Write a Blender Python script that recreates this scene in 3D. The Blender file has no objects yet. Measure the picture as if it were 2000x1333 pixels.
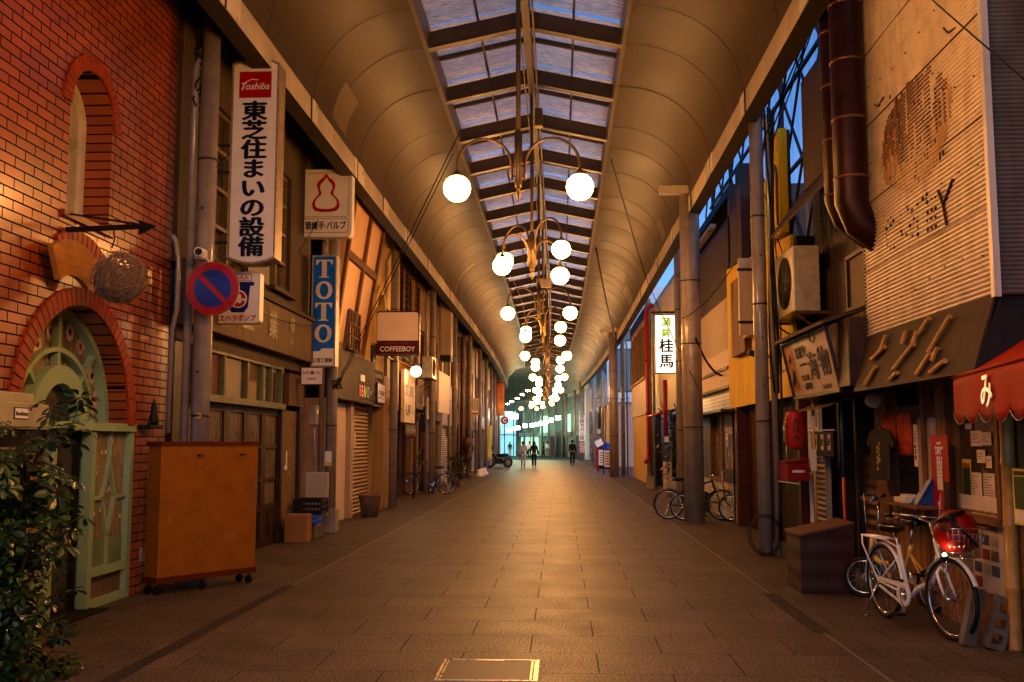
import bpy, bmesh, math, random
from mathutils import Vector, Matrix
R = math.radians
V = Vector
random.seed(7)
S = bpy.context.scene
COL = S.collection
# ---------------------------------------------------------------- camera (35 mm lens, tilted up a little, turned left of the street's line)
FPX = 1944.0
TH = math.atan(197.5 / FPX)
PS = math.atan(94 * math.cos(TH) / FPX)
EYE = V((0, 0, 1.6))
cam_d = bpy.data.cameras.new('camera')
cam_d.sensor_width = 36.0
cam_d.lens = FPX / 2000 * 36.0
cam_d.clip_start = 0.05
cam_d.clip_end = 2000
cam = bpy.data.objects.new('camera', cam_d)
COL.objects.link(cam)
cam.location = EYE
cam.rotation_euler = (R(90) + TH, 0, PS)
S.camera = cam
# ---------------------------------------------------------------- world: dusk sky
w = bpy.data.worlds.new('World')
S.world = w
w.use_nodes = True
nt = w.node_tree
nt.nodes.clear()
wo = nt.nodes.new('ShaderNodeOutputWorld')
bg = nt.nodes.new('ShaderNodeBackground')
sky = nt.nodes.new('ShaderNodeTexSky')
sky.sky_type = 'NISHITA'
sky.sun_disc = False
sky.sun_elevation = R(24.0)
sky.sun_rotation = R(200)
sky.ozone_density = 3.0
sky.dust_density = 0.2
tint = nt.nodes.new('ShaderNodeMixRGB')
tint.blend_type = 'MULTIPLY'
tint.inputs[0].default_value = 1.0
tint.inputs[2].default_value = (0.50, 0.76, 1.15, 1)
nt.links.new(sky.outputs[0], tint.inputs[1])
# a glow added low in the sky, right and behind, to light the far gap
wt = nt.nodes.new('ShaderNodeTexCoord'); dp = nt.nodes.new('ShaderNodeVectorMath'); dp.operation = 'DOT_PRODUCT'; dp.inputs[1].default_value = (.80, -.59, .08)
nt.links.new(wt.outputs['Generated'], dp.inputs[0])
pw_ = nt.nodes.new('ShaderNodeMath'); pw_.operation = 'POWER'; pw_.inputs[1].default_value = 3; mx_ = nt.nodes.new('ShaderNodeMath'); mx_.operation = 'MAXIMUM'; mx_.inputs[1].default_value = 0
nt.links.new(dp.outputs['Value'], mx_.inputs[0]); nt.links.new(mx_.outputs[0], pw_.inputs[0])
gc = nt.nodes.new('ShaderNodeMixRGB'); gc.blend_type = 'MULTIPLY'; gc.inputs[0].default_value = 1; gc.inputs[2].default_value = (19, 23, 34, 1); nt.links.new(pw_.outputs[0], gc.inputs[1])
ad_ = nt.nodes.new('ShaderNodeMixRGB'); ad_.blend_type = 'ADD'; ad_.inputs[0].default_value = 1; nt.links.new(tint.outputs[0], ad_.inputs[1]); nt.links.new(gc.outputs[0], ad_.inputs[2])
nt.links.new(ad_.outputs[0], bg.inputs[0])
bg.inputs[1].default_value = 0.13
nt.links.new(bg.outputs[0], wo.inputs[0])
# ---------------------------------------------------------------- exposure
S.view_settings.view_transform = 'Standard'
S.view_settings.look = 'None'
S.view_settings.exposure = 0.0
S.view_settings.gamma = 1.0
S.view_settings.use_curve_mapping = False
S.cycles.use_denoising = True
S.cycles.max_bounces = 8
S.cycles.diffuse_bounces = 5
S.cycles.glossy_bounces = 3
S.cycles.transmission_bounces = 6
S.cycles.transparent_max_bounces = 12
S.cycles.sample_clamp_indirect = 6.0
S.cycles.caustics_reflective = False
S.cycles.caustics_refractive = False
LAMP_COL = (1.0, 0.41, 0.10)
LAMP_STR = 135.0

# ---------------------------------------------------------------- measuring the photograph: a pixel's ray met with a real plane
_ct, _st, _cp, _sp = math.cos(TH), math.sin(TH), math.cos(PS), math.sin(PS)
_RT = V((_cp, _sp, 0)); _FW = V((-_sp * _ct, _cp * _ct, _st)); _UP = V((_sp * _st, -_cp * _st, _ct))
def ray(px, py):
    return _FW + _RT * ((px - 1000) / FPX) + _UP * ((666.5 - py) / FPX)
def onx(px, py, X):
    d = ray(px, py); return EYE + d * (X / d.x)
def ony(px, py, Y):
    d = ray(px, py); return EYE + d * (Y / d.y)
def onz(px, py, Z):
    d = ray(px, py); return EYE + d * ((Z - EYE.z) / d.z)

# ---------------------------------------------------------------- materials
MATS = {}
def _lin(c):
    return tuple(c) if len(c) == 4 else (c[0], c[1], c[2], 1)
def mat(name, col, rough=0.6, metal=0.0, var=0.25, scale=3.0, bump=0.0, bscale=40.0, streak=0.0, dirt=None, dirt_amt=0.0,
        spec=0.25, emit=None, estr=0.0, trans=0.0, coat=0.0, rvar=0.15, wave=None):
    """a weathered surface: colour drifts by noise, optional vertical streaks and dirt patches, bump"""
    if name in MATS: return MATS[name]
    m = bpy.data.materials.new(name); MATS[name] = m
    if max(col[:3]) < .6: col = tuple(x ** 1.45 for x in col[:3])
    m.use_nodes = True
    n = m.node_tree.nodes; l = m.node_tree.links
    b = n['Principled BSDF']
    tc = n.new('ShaderNodeTexCoord')
    no = n.new('ShaderNodeTexNoise'); no.inputs['Scale'].default_value = scale; no.inputs['Detail'].default_value = 6
    l.new(tc.outputs['Object'], no.inputs['Vector'])
    cr = n.new('ShaderNodeValToRGB')
    c = _lin(col)
    d = tuple(x * (1 - var) for x in c[:3]) + (1,)
    e = tuple(min(1, x * (1 + var * .7)) for x in c[:3]) + (1,)
    cr.color_ramp.elements[0].position = .3; cr.color_ramp.elements[0].color = d
    cr.color_ramp.elements[1].position = .7; cr.color_ramp.elements[1].color = e
    l.new(no.outputs['Fac'], cr.inputs[0])
    out = cr.outputs[0]
    if streak > 0:
        mp = n.new('ShaderNodeMapping'); mp.inputs['Scale'].default_value = (9, 9, .5)
        l.new(tc.outputs['Object'], mp.inputs[0])
        n2 = n.new('ShaderNodeTexNoise'); n2.inputs['Scale'].default_value = 1.3; n2.inputs['Detail'].default_value = 5
        l.new(mp.outputs[0], n2.inputs['Vector'])
        r2 = n.new('ShaderNodeValToRGB'); r2.color_ramp.elements[0].position = .42; r2.color_ramp.elements[1].position = .68
        r2.color_ramp.elements[0].color = (0, 0, 0, 1)
        mx = n.new('ShaderNodeMixRGB'); mx.blend_type = 'MIX'
        dc = _lin(dirt or tuple(x * .25 for x in c[:3]))
        mx.inputs[2].default_value = dc
        ml = n.new('ShaderNodeMath'); ml.operation = 'MULTIPLY'; ml.inputs[1].default_value = streak
        l.new(n2.outputs['Fac'], r2.inputs[0]); l.new(r2.outputs[0], ml.inputs[0]); l.new(ml.outputs[0], mx.inputs[0])
        l.new(out, mx.inputs[1]); out = mx.outputs[0]
    if dirt_amt > 0:
        n3 = n.new('ShaderNodeTexNoise'); n3.inputs['Scale'].default_value = scale * 2.7; n3.inputs['Detail'].default_value = 9
        n3.inputs['Roughness'].default_value = .7
        l.new(tc.outputs['Object'], n3.inputs['Vector'])
        r3 = n.new('ShaderNodeValToRGB'); r3.color_ramp.elements[0].position = .5; r3.color_ramp.elements[1].position = .62
        r3.color_ramp.elements[0].color = (0, 0, 0, 1)
        mx3 = n.new('ShaderNodeMixRGB'); mx3.inputs[2].default_value = _lin(dirt or tuple(x * .2 for x in c[:3]))
        ml3 = n.new('ShaderNodeMath'); ml3.operation = 'MULTIPLY'; ml3.inputs[1].default_value = dirt_amt
        l.new(n3.outputs['Fac'], r3.inputs[0]); l.new(r3.outputs[0], ml3.inputs[0]); l.new(ml3.outputs[0], mx3.inputs[0])
        l.new(out, mx3.inputs[1]); out = mx3.outputs[0]
    l.new(out, b.inputs['Base Color'])
    mr = n.new('ShaderNodeMapRange'); mr.inputs['To Min'].default_value = max(0.03, rough - rvar); mr.inputs['To Max'].default_value = min(1, rough + rvar)
    l.new(no.outputs['Fac'], mr.inputs['Value']); l.new(mr.outputs[0], b.inputs['Roughness'])
    b.inputs['Metallic'].default_value = metal
    b.inputs['Specular IOR Level'].default_value = spec
    if trans: b.inputs['Transmission Weight'].default_value = trans
    if coat:
        b.inputs['Coat Weight'].default_value = coat
        b.inputs['Coat Roughness'].default_value = .15 if coat < 1 else .03
    if emit:
        b.inputs['Emission Color'].default_value = _lin(emit); b.inputs['Emission Strength'].default_value = estr
    hgt = None
    if bump > 0:
        n4 = n.new('ShaderNodeTexNoise'); n4.inputs['Scale'].default_value = bscale; n4.inputs['Detail'].default_value = 4
        l.new(tc.outputs['Object'], n4.inputs['Vector']); hgt = n4.outputs['Fac']
        bp = n.new('ShaderNodeBump'); bp.inputs['Strength'].default_value = bump; bp.inputs['Distance'].default_value = .01
        l.new(hgt, bp.inputs['Height']); l.new(bp.outputs[0], b.inputs['Normal'])
    if wave:   # (axis, pitch_m, depth_m): ribs or boards
        ax, pitch, dep = wave
        sp = n.new('ShaderNodeSeparateXYZ'); l.new(tc.outputs['Object'], sp.inputs[0])
        mu = n.new('ShaderNodeMath'); mu.operation = 'MULTIPLY'; mu.inputs[1].default_value = 2 * math.pi / pitch
        l.new(sp.outputs['XYZ'.index(ax)], mu.inputs[0])
        si = n.new('ShaderNodeMath'); si.operation = 'SINE'; l.new(mu.outputs[0], si.inputs[0])
        bp2 = n.new('ShaderNodeBump'); bp2.inputs['Strength'].default_value = 1; bp2.inputs['Distance'].default_value = dep
        l.new(si.outputs[0], bp2.inputs['Height'])
        if hgt is not None: l.new(bp.outputs[0], bp2.inputs['Normal'])
        l.new(bp2.outputs[0], b.inputs['Normal'])
    return m

def brick_mat(name, c1, c2, mortar, bw, bh, ms=.012, axes='YZ', rough=.35, bump=.6, offset=.5, phase=(0, 0), coat=0.0, speck=0.0, var=.3, sm=.1):
    if name in MATS: return MATS[name]
    m = bpy.data.materials.new(name); MATS[name] = m; m.use_nodes = True
    n = m.node_tree.nodes; l = m.node_tree.links; b = n['Principled BSDF']
    tc = n.new('ShaderNodeTexCoord'); sp = n.new('ShaderNodeSeparateXYZ'); l.new(tc.outputs['Object'], sp.inputs[0])
    cb = n.new('ShaderNodeCombineXYZ')
    for i in (0, 1):
        ad = n.new('ShaderNodeMath'); ad.operation = 'ADD'; ad.inputs[1].default_value = phase[i]
        l.new(sp.outputs['XYZ'.index(axes[i])], ad.inputs[0]); l.new(ad.outputs[0], cb.inputs[i])
    br = n.new('ShaderNodeTexBrick'); l.new(cb.outputs[0], br.inputs['Vector'])
    br.inputs['Scale'].default_value = 1; br.inputs['Brick Width'].default_value = bw; br.inputs['Row Height'].default_value = bh
    br.inputs['Mortar Size'].default_value = ms; br.inputs['Mortar Smooth'].default_value = sm
    br.offset = offset; br.squash = 1
    br.inputs['Color1'].default_value = _lin(c1); br.inputs['Color2'].default_value = _lin(c2); br.inputs['Mortar'].default_value = _lin(mortar)
    no = n.new('ShaderNodeTexNoise'); no.inputs['Scale'].default_value = 2.2; no.inputs['Detail'].default_value = 7
    l.new(tc.outputs['Object'], no.inputs['Vector'])
    mr = n.new('ShaderNodeMapRange'); mr.inputs['From Min'].default_value = .3; mr.inputs['From Max'].default_value = .7
    mr.inputs['To Min'].default_value = 1 - var; mr.inputs['To Max'].default_value = 1 + var * .5
    l.new(no.outputs['Fac'], mr.inputs['Value'])
    mx = n.new('ShaderNodeMixRGB'); mx.blend_type = 'MULTIPLY'; mx.inputs[0].default_value = 1
    l.new(br.outputs['Color'], mx.inputs[1]); l.new(mr.outputs[0], mx.inputs[2]); out = mx.outputs[0]
    n5 = None
    if speck:
        n5 = n.new('ShaderNodeTexNoise'); n5.inputs['Scale'].default_value = 60; n5.inputs['Detail'].default_value = 3
        l.new(tc.outputs['Object'], n5.inputs['Vector'])
        m5 = n.new('ShaderNodeMapRange'); m5.inputs['From Min'].default_value = .42; m5.inputs['From Max'].default_value = .58
        m5.inputs['To Min'].default_value = 1 - speck; m5.inputs['To Max'].default_value = 1 + speck
        l.new(n5.outputs['Fac'], m5.inputs['Value'])
        mx5 = n.new('ShaderNodeMixRGB'); mx5.blend_type = 'MULTIPLY'; mx5.inputs[0].default_value = 1
        l.new(out, mx5.inputs[1]); l.new(m5.outputs[0], mx5.inputs[2]); out = mx5.outputs[0]
    if speck:   # worn lanes, stains and gum spots
        n7 = n.new('ShaderNodeTexNoise'); n7.inputs['Scale'].default_value = .9; n7.inputs['Detail'].default_value = 8; n7.inputs['Roughness'].default_value = .65; l.new(tc.outputs['Object'], n7.inputs['Vector'])
        m7 = n.new('ShaderNodeMapRange'); m7.inputs['From Min'].default_value = .35; m7.inputs['From Max'].default_value = .65; m7.inputs['To Min'].default_value = .68; m7.inputs['To Max'].default_value = 1.18; l.new(n7.outputs['Fac'], m7.inputs['Value'])
        v7 = n.new('ShaderNodeTexVoronoi'); v7.inputs['Scale'].default_value = 2.6; l.new(tc.outputs['Object'], v7.inputs['Vector'])
        g7 = n.new('ShaderNodeMapRange'); g7.inputs['From Min'].default_value = .03; g7.inputs['From Max'].default_value = .05; g7.inputs['To Min'].default_value = .62; g7.inputs['To Max'].default_value = 1; l.new(v7.outputs['Distance'], g7.inputs['Value'])
        k7 = n.new('ShaderNodeMath'); k7.operation = 'MULTIPLY'; l.new(m7.outputs[0], k7.inputs[0]); l.new(g7.outputs[0], k7.inputs[1])
        x7 = n.new('ShaderNodeMixRGB'); x7.blend_type = 'MULTIPLY'; x7.inputs[0].default_value = 1; l.new(out, x7.inputs[1]); l.new(k7.outputs[0], x7.inputs[2]); out = x7.outputs[0]
    l.new(out, b.inputs['Base Color'])
    b.inputs['Specular IOR Level'].default_value = .5 if not speck else .22
    m2 = n.new('ShaderNodeMapRange'); m2.inputs['To Min'].default_value = rough - .1; m2.inputs['To Max'].default_value = rough + .15
    l.new(no.outputs['Fac'], m2.inputs['Value']); l.new(m2.outputs[0], b.inputs['Roughness'])
    r0 = n.new('ShaderNodeMath'); r0.operation = 'MULTIPLY_ADD'; r0.inputs[1].default_value = .6; l.new(br.outputs['Fac'], r0.inputs[0]); l.new(m2.outputs[0], r0.inputs[2]); l.new(r0.outputs[0], b.inputs['Roughness'])
    s0 = n.new('ShaderNodeMath'); s0.operation = 'MULTIPLY_ADD'; s0.inputs[1].default_value = -.45; s0.inputs[2].default_value = .5 if not speck else .18; s0.use_clamp = True; l.new(br.outputs['Fac'], s0.inputs[0]); l.new(s0.outputs[0], b.inputs['Specular IOR Level'])
    if speck:
        g0 = n.new('ShaderNodeMath'); g0.operation = 'MULTIPLY'; l.new(s0.outputs[0], g0.inputs[0]); l.new(m5.outputs[0], g0.inputs[1]); l.new(g0.outputs[0], b.inputs['Specular IOR Level'])
    bp = n.new('ShaderNodeBump'); bp.invert = True; bp.inputs['Strength'].default_value = bump; bp.inputs['Distance'].default_value = .012
    l.new(br.outputs['Fac'], bp.inputs['Height'])
    n6 = n.new('ShaderNodeTexNoise'); n6.inputs['Scale'].default_value = 9 if not speck else 60; l.new(tc.outputs['Object'], n6.inputs['Vector'])
    b6 = n.new('ShaderNodeBump'); b6.inputs['Strength'].default_value = .25 if not speck else .22; b6.inputs['Distance'].default_value = .012
    l.new(n6.outputs['Fac'], b6.inputs['Height']); l.new(bp.outputs[0], b6.inputs['Normal']); l.new(b6.outputs[0], b.inputs['Normal'])
    if coat:
        c0 = n.new('ShaderNodeMath'); c0.operation = 'MULTIPLY_ADD'; c0.inputs[1].default_value = -coat; c0.inputs[2].default_value = coat; c0.use_clamp = True; l.new(br.outputs['Fac'], c0.inputs[0]); l.new(c0.outputs[0], b.inputs['Coat Weight']); b.inputs['Coat Roughness'].default_value = .16
    return m

def emis(name, col, s):
    if name in MATS: return MATS[name]
    m = bpy.data.materials.new(name); MATS[name] = m; m.use_nodes = True
    n = m.node_tree.nodes; l = m.node_tree.links; b = n['Principled BSDF']
    b.inputs['Base Color'].default_value = _lin(tuple(min(1, x) for x in col)); b.inputs['Emission Color'].default_value = _lin(col)
    b.inputs['Emission Strength'].default_value = s
    if name == 'lit globe':   # opal glass: dimmer round the neck
        tc = n.new('ShaderNodeTexCoord'); sp = n.new('ShaderNodeSeparateXYZ'); l.new(tc.outputs['Normal'], sp.inputs[0])
        mr = n.new('ShaderNodeMapRange'); mr.interpolation_type = 'SMOOTHSTEP'; mr.inputs['From Min'].default_value = .35; mr.inputs['From Max'].default_value = .97; mr.inputs['To Min'].default_value = s; mr.inputs['To Max'].default_value = 1.3
        l.new(sp.outputs[2], mr.inputs['Value']); l.new(mr.outputs[0], b.inputs['Emission Strength'])
    return m

def glass_mat(name, col=(.9, .9, .85), rough=.08, alpha=.5, bump=0):
    """old window glass: part mirror, part see-through"""
    if name in MATS: return MATS[name]
    m = bpy.data.materials.new(name); MATS[name] = m; m.use_nodes = True
    n = m.node_tree.nodes; l = m.node_tree.links; b = n['Principled BSDF']
    b.inputs['Base Color'].default_value = _lin(col); b.inputs['Roughness'].default_value = rough
    b.inputs['Alpha'].default_value = alpha; b.inputs['Specular IOR Level'].default_value = .8
    if bump:
        tc = n.new('ShaderNodeTexCoord'); no = n.new('ShaderNodeTexNoise'); no.inputs['Scale'].default_value = 6
        l.new(tc.outputs['Object'], no.inputs['Vector'])
        bp = n.new('ShaderNodeBump'); bp.inputs['Strength'].default_value = bump; bp.inputs['Distance'].default_value = .02
        l.new(no.outputs['Fac'], bp.inputs['Height']); l.new(bp.outputs[0], b.inputs['Normal'])
    return m

# ---------------------------------------------------------------- mesh builder
class MB:
    def __init__(s): s.v = []; s.f = []; s.sm = []
    def add(s, vs, fs, sm=False):
        o = len(s.v); s.v += [V(x) for x in vs]
        for f in fs: s.f.append(tuple(i + o for i in f)); s.sm.append(sm)
        return s
    def box(s, x0, x1, y0, y1, z0, z1):
        return s.hexa([(x0, y0, z0), (x1, y0, z0), (x1, y1, z0), (x0, y1, z0), (x0, y0, z1), (x1, y0, z1), (x1, y1, z1), (x0, y1, z1)])
    def hexa(s, p):
        return s.add(p, [(3, 2, 1, 0), (4, 5, 6, 7), (0, 1, 5, 4), (1, 2, 6, 5), (2, 3, 7, 6), (3, 0, 4, 7)])
    def obox(s, c, a, b, d):
        c, a, b, d = V(c), V(a), V(b), V(d)
        return s.hexa([c - a - b - d, c + a - b - d, c + a + b - d, c - a + b - d, c - a - b + d, c + a - b + d, c + a + b + d, c - a + b + d])
    def bar(s, a, b, w, h=None, up=(0, 0, 1)):
        a, b = V(a), V(b); h = h or w; d = (b - a)
        if d.length < 1e-6: return s
        u = V(up)
        if abs(d.normalized().dot(u)) > .98: u = V((1, 0, 0))
        x = d.cross(u).normalized(); y = x.cross(d).normalized()
        return s.obox((a + b) / 2, d / 2, x * w / 2, y * h / 2)
    def quad(s, a, b, c, d): return s.add([a, b, c, d], [(0, 1, 2, 3)])
    def tube(s, pts, r, n=8, closed=False, cap=True, sm=True):
        pts = [V(p) for p in pts]; N = len(pts)
        rs = r if isinstance(r, (list, tuple)) else [r] * N
        t0 = (pts[1] - pts[0]).normalized()
        u = V((0, 0, 1)) if abs(t0.z) < .9 else V((1, 0, 0))
        x = t0.cross(u).normalized(); vs = []; fs = []
        for i, p in enumerate(pts):
            if closed: t = (pts[(i + 1) % N] - pts[i - 1]).normalized()
            else: t = (pts[min(i + 1, N - 1)] - pts[max(i - 1, 0)]).normalized()
            x = (x - t * x.dot(t)).normalized(); y = t.cross(x)
            for k in range(n):
                a = 2 * math.pi * k / n; vs.append(p + (x * math.cos(a) + y * math.sin(a)) * rs[i])
        m = N if closed else N - 1
        for i in range(m):
            j = (i + 1) % N
            for k in range(n): fs.append((i * n + k, i * n + (k + 1) % n, j * n + (k + 1) % n, j * n + k))
        s.add(vs, fs, sm)
        if cap and not closed:
            o = len(s.v) - N * n
            s.f.append(tuple(o + k for k in range(n))[::-1]); s.sm.append(False)
            s.f.append(tuple(o + (N - 1) * n + k for k in range(n))); s.sm.append(False)
        return s
    def cyl(s, a, b, r, r2=None, n=16): return s.tube([a, b], [r, r if r2 is None else r2], n)
    def lathe(s, prof, c=(0, 0, 0), n=20, axis=(0, 0, 1), sm=True):
        c = V(c); q = V((0, 0, 1)).rotation_difference(V(axis)); vs = []; fs = []
        for (r, z) in prof:
            for k in range(n):
                a = 2 * math.pi * k / n; vs.append(c + q @ V((r * math.cos(a), r * math.sin(a), z)))
        for i in range(len(prof) - 1):
            for k in range(n): fs.append((i * n + k, i * n + (k + 1) % n, (i + 1) * n + (k + 1) % n, (i + 1) * n + k))
        return s.add(vs, fs, sm)
    def ball(s, c, r, n=16, m=10, sc=(1, 1, 1)):
        c = V(c); vs = []; fs = []
        for i in range(m + 1):
            ph = math.pi * i / m
            for k in range(n):
                a = 2 * math.pi * k / n
                vs.append(c + V((math.sin(ph) * math.cos(a) * r * sc[0], math.sin(ph) * math.sin(a) * r * sc[1], math.cos(ph) * r * sc[2])))
        for i in range(m):
            for k in range(n): fs.append((i * n + k, i * n + (k + 1) % n, (i + 1) * n + (k + 1) % n, (i + 1) * n + k))
        return s.add(vs, fs, True)
    def prism(s, pts, vec):
        pts = [V(p) for p in pts]; vec = V(vec); n = len(pts)
        fs = [tuple(range(n))[::-1], tuple(range(n, 2 * n))] + [(i, (i + 1) % n, n + (i + 1) % n, n + i) for i in range(n)]
        return s.add(pts + [p + vec for p in pts], fs)
    def strip(s, rows, sm=False):
        n = len(rows[0]); vs = [p for r in rows for p in r]
        return s.add(vs, [(i * n + k, i * n + k + 1, (i + 1) * n + k + 1, (i + 1) * n + k) for i in range(len(rows) - 1) for k in range(n - 1)], sm)
    def mesh(s, me):
        s.add([x.co for x in me.vertices], [tuple(p.vertices) for p in me.polygons]); return s
    def build(s, name, m, parent=None, bevel=0, label=None, keep=False, solid=0):
        off = V((0, 0, 0)); p = parent
        while p is not None: off += p.location; p = p.parent
        me = bpy.data.meshes.new(name)
        org = V((0, 0, 0))
        vs = [v - off for v in s.v]
        if parent is None and not keep and vs:   # a thing of one mesh: its origin at its base
            lo = V((min(v.x for v in vs), min(v.y for v in vs), min(v.z for v in vs))); hi = V((max(v.x for v in vs), max(v.y for v in vs), 0))
            org = V(((lo.x + hi.x) / 2, (lo.y + hi.y) / 2, lo.z)); vs = [v - org for v in vs]
        me.from_pydata([tuple(v) for v in vs], [], s.f)
        me.polygons.foreach_set('use_smooth', s.sm)
        bm = bmesh.new(); bm.from_mesh(me)
        bmesh.ops.remove_doubles(bm, verts=bm.verts, dist=1e-6)
        bmesh.ops.recalc_face_normals(bm, faces=bm.faces); bm.to_mesh(me); bm.free()
        o = bpy.data.objects.new(name, me); COL.objects.link(o); o.location = org
        if m: me.materials.append(m)
        o.parent = parent
        if bevel:
            md = o.modifiers.new('bevel', 'BEVEL'); md.width = bevel; md.segments = 2; md.limit_method = 'ANGLE'
        if solid:
            md = o.modifiers.new('solid', 'SOLIDIFY'); md.thickness = solid; md.offset = 0
        if label: o['label'] = label
        return o

def tag(o, label, cat, group=None):
    o['label'] = label; o['category'] = cat
    if group: o['group'] = group
    return o
def thing(name, label, cat, loc=(0, 0, 0), group=None):
    o = bpy.data.objects.new(name, None); COL.objects.link(o); o.location = loc; o.empty_display_size = .2
    return tag(o, label, cat, group)
def struct(o, kind='structure'):
    o['kind'] = kind; return o
def kids(o): return [c for c in bpy.data.objects if c.parent == o]
def copy_tree(o, parent=None, loc=None, rz=None, label=None):
    c = o.copy(); COL.objects.link(c); c.parent = parent
    if loc is not None: c.location = loc
    if rz is not None: c.rotation_euler = (c.rotation_euler.x, c.rotation_euler.y, rz)
    if label: c['label'] = label
    for ch in kids(o):
        if ch is not c: copy_tree(ch, c)
    return c

# facade frame: a runs along the street (world Y), b is height, c is how far it stands out from the wall plane towards the street
class Fr:
    def __init__(s, X, side): s.X = X; s.d = 1 if side == 'L' else -1; s.side = side
    def p(s, a, b, c=0): return V((s.X + s.d * c, a, b))
    def at(s, px, py, c=0):
        q = onx(px, py, s.X + s.d * c); return q.y, q.z
    def box(s, mb, a0, a1, b0, b1, c0, c1):
        x0, x1 = s.X + s.d * c0, s.X + s.d * c1
        return mb.box(min(x0, x1), max(x0, x1), min(a0, a1), max(a0, a1), min(b0, b1), max(b0, b1))
def fwall(mb, fr, a0, a1, b0, b1, holes=(), depth=.2, c=0.0):
    """wall front with real openings and reveals"""
    As = sorted({a0, a1, *[h[0] for h in holes], *[h[1] for h in holes]}); Bs = sorted({b0, b1, *[h[2] for h in holes], *[h[3] for h in holes]})
    As = [a for a in As if a0 <= a <= a1]; Bs = [b for b in Bs if b0 <= b <= b1]
    for i in range(len(As) - 1):
        for j in range(len(Bs) - 1):
            am, bm_ = (As[i] + As[i + 1]) / 2, (Bs[j] + Bs[j + 1]) / 2
            if any(h[0] < am < h[1] and h[2] < bm_ < h[3] for h in holes): continue
            mb.quad(fr.p(As[i], Bs[j], c), fr.p(As[i + 1], Bs[j], c), fr.p(As[i + 1], Bs[j + 1], c), fr.p(As[i], Bs[j + 1], c))
    for h in list(holes) + [(a0, a1, b0, b1)]:
        q = [(h[0], h[2]), (h[1], h[2]), (h[1], h[3]), (h[0], h[3])]
        for k in range(4):
            p, r = q[k], q[(k + 1) % 4]
            mb.quad(fr.p(*p, c), fr.p(*r, c), fr.p(*r, c - depth), fr.p(*p, c - depth))
    return mb

# ---------------------------------------------------------------- lettering
_TC = {}
def glyph(s, off=0.0, shear=0.0, ext=.003):
    k = (s, off, shear, ext)
    if k in _TC: return _TC[k]
    c = bpy.data.curves.new('letters', 'FONT'); c.body = s; c.size = 1; c.offset = off; c.shear = shear; c.extrude = ext; c.resolution_u = 3
    c.align_x = 'CENTER'; c.align_y = 'BOTTOM_BASELINE'
    o = bpy.data.objects.new('letters', c); COL.objects.link(o)
    dg = bpy.context.evaluated_depsgraph_get(); me = bpy.data.meshes.new_from_object(o.evaluated_get(dg))
    vs = [v.co.copy() for v in me.vertices]; fs = [tuple(p.vertices) for p in me.polygons]
    bpy.data.objects.remove(o); bpy.data.curves.remove(c); bpy.data.meshes.remove(me)
    _TC[k] = (vs, fs); return _TC[k]
def write(mb, s, pos, u, v, size, off=0.0, sx=1.0, vertical=False, pitch=1.05, shear=0.0, fit=None):
    """letters centred on pos, in the plane of u (reading direction) and v (up)"""
    u, v = V(u).normalized(), V(v).normalized(); n = u.cross(v); pos = V(pos)
    if vertical:
        N = len(s)
        for i, ch in enumerate(s):
            if ch == ' ': continue
            write(mb, ch, pos + v * ((N - 1) / 2 - i) * size * pitch, u, v, size, off, sx, shear=shear)
        return mb
    cjk = any(ord(ch) > 0x2000 for ch in s); bold = off if cjk else 0
    vs, fs = glyph(s, 0 if cjk else off, shear)
    if not vs: return mb
    w_ = max(x.x for x in vs) - min(x.x for x in vs)
    if fit: sx = fit / (w_ * size)
    cy = .36 if cjk else (max(x.y for x in vs) + min(x.y for x in vs)) / 2
    if len(s) == 1 and cjk: cy = (max(x.y for x in vs) + min(x.y for x in vs)) / 2 if False else .36
    cx = (max(x.x for x in vs) + min(x.x for x in vs)) / 2 if not (cjk and len(s) == 1) else 0
    for i, (dx, dy) in enumerate([(0, 0)] + ([(bold, 0), (-bold, 0), (0, bold * .6), (0, -bold * .6)] if bold else [])):
        mb.add([pos + u * (x.x - cx + dx) * size * sx + v * (x.y - cy + dy) * size + n * (x.z * .5 + .0004 * i) for x in vs], fs)
    return mb
def poly2d(outer, holes=(), thick=.1):
    """filled outline with holes as vertices/faces in XY, extruded in Z"""
    c = bpy.data.curves.new('o', 'CURVE'); c.dimensions = '2D'; c.fill_mode = 'BOTH'; c.extrude = thick / 2
    for ring in [outer] + list(holes):
        sp = c.splines.new('POLY'); sp.points.add(len(ring) - 1); sp.use_cyclic_u = True
        for i, q in enumerate(ring): sp.points[i].co = (q[0], q[1], 0, 1)
    o = bpy.data.objects.new('o', c); COL.objects.link(o)
    dg = bpy.context.evaluated_depsgraph_get(); me = bpy.data.meshes.new_from_object(o.evaluated_get(dg))
    vs = [v.co.copy() for v in me.vertices]; fs = [tuple(p.vertices) for p in me.polygons]
    bpy.data.objects.remove(o); bpy.data.curves.remove(c); bpy.data.meshes.remove(me)
    return vs, fs
def flat(mb, outer, holes, thick, pos, u, v):
    u, v = V(u).normalized(), V(v).normalized(); n = u.cross(v); pos = V(pos)
    vs, fs = poly2d(outer, holes, thick)
    mb.add([pos + u * x.x + v * x.y + n * x.z for x in vs], fs); return mb
def rrect(w_, h_, r, n=5, cx=0, cy=0):
    o = []
    for sx, sy, a0 in ((1, 1, 0), (-1, 1, 90), (-1, -1, 180), (1, -1, 270)):
        for k in range(n + 1):
            a = R(a0 + 90 * k / n); o.append((cx + sx * (w_ / 2 - r) + r * math.cos(a), cy + sy * (h_ / 2 - r) + r * math.sin(a)))
    return o
def circ(r, n=32, cx=0, cy=0, sx=1, sy=1): return [(cx + r * sx * math.cos(2 * math.pi * k / n), cy + r * sy * math.sin(2 * math.pi * k / n)) for k in range(n)]
UX, UY, UZ = V((1, 0, 0)), V((0, 1, 0)), V((0, 0, 1))
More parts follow.
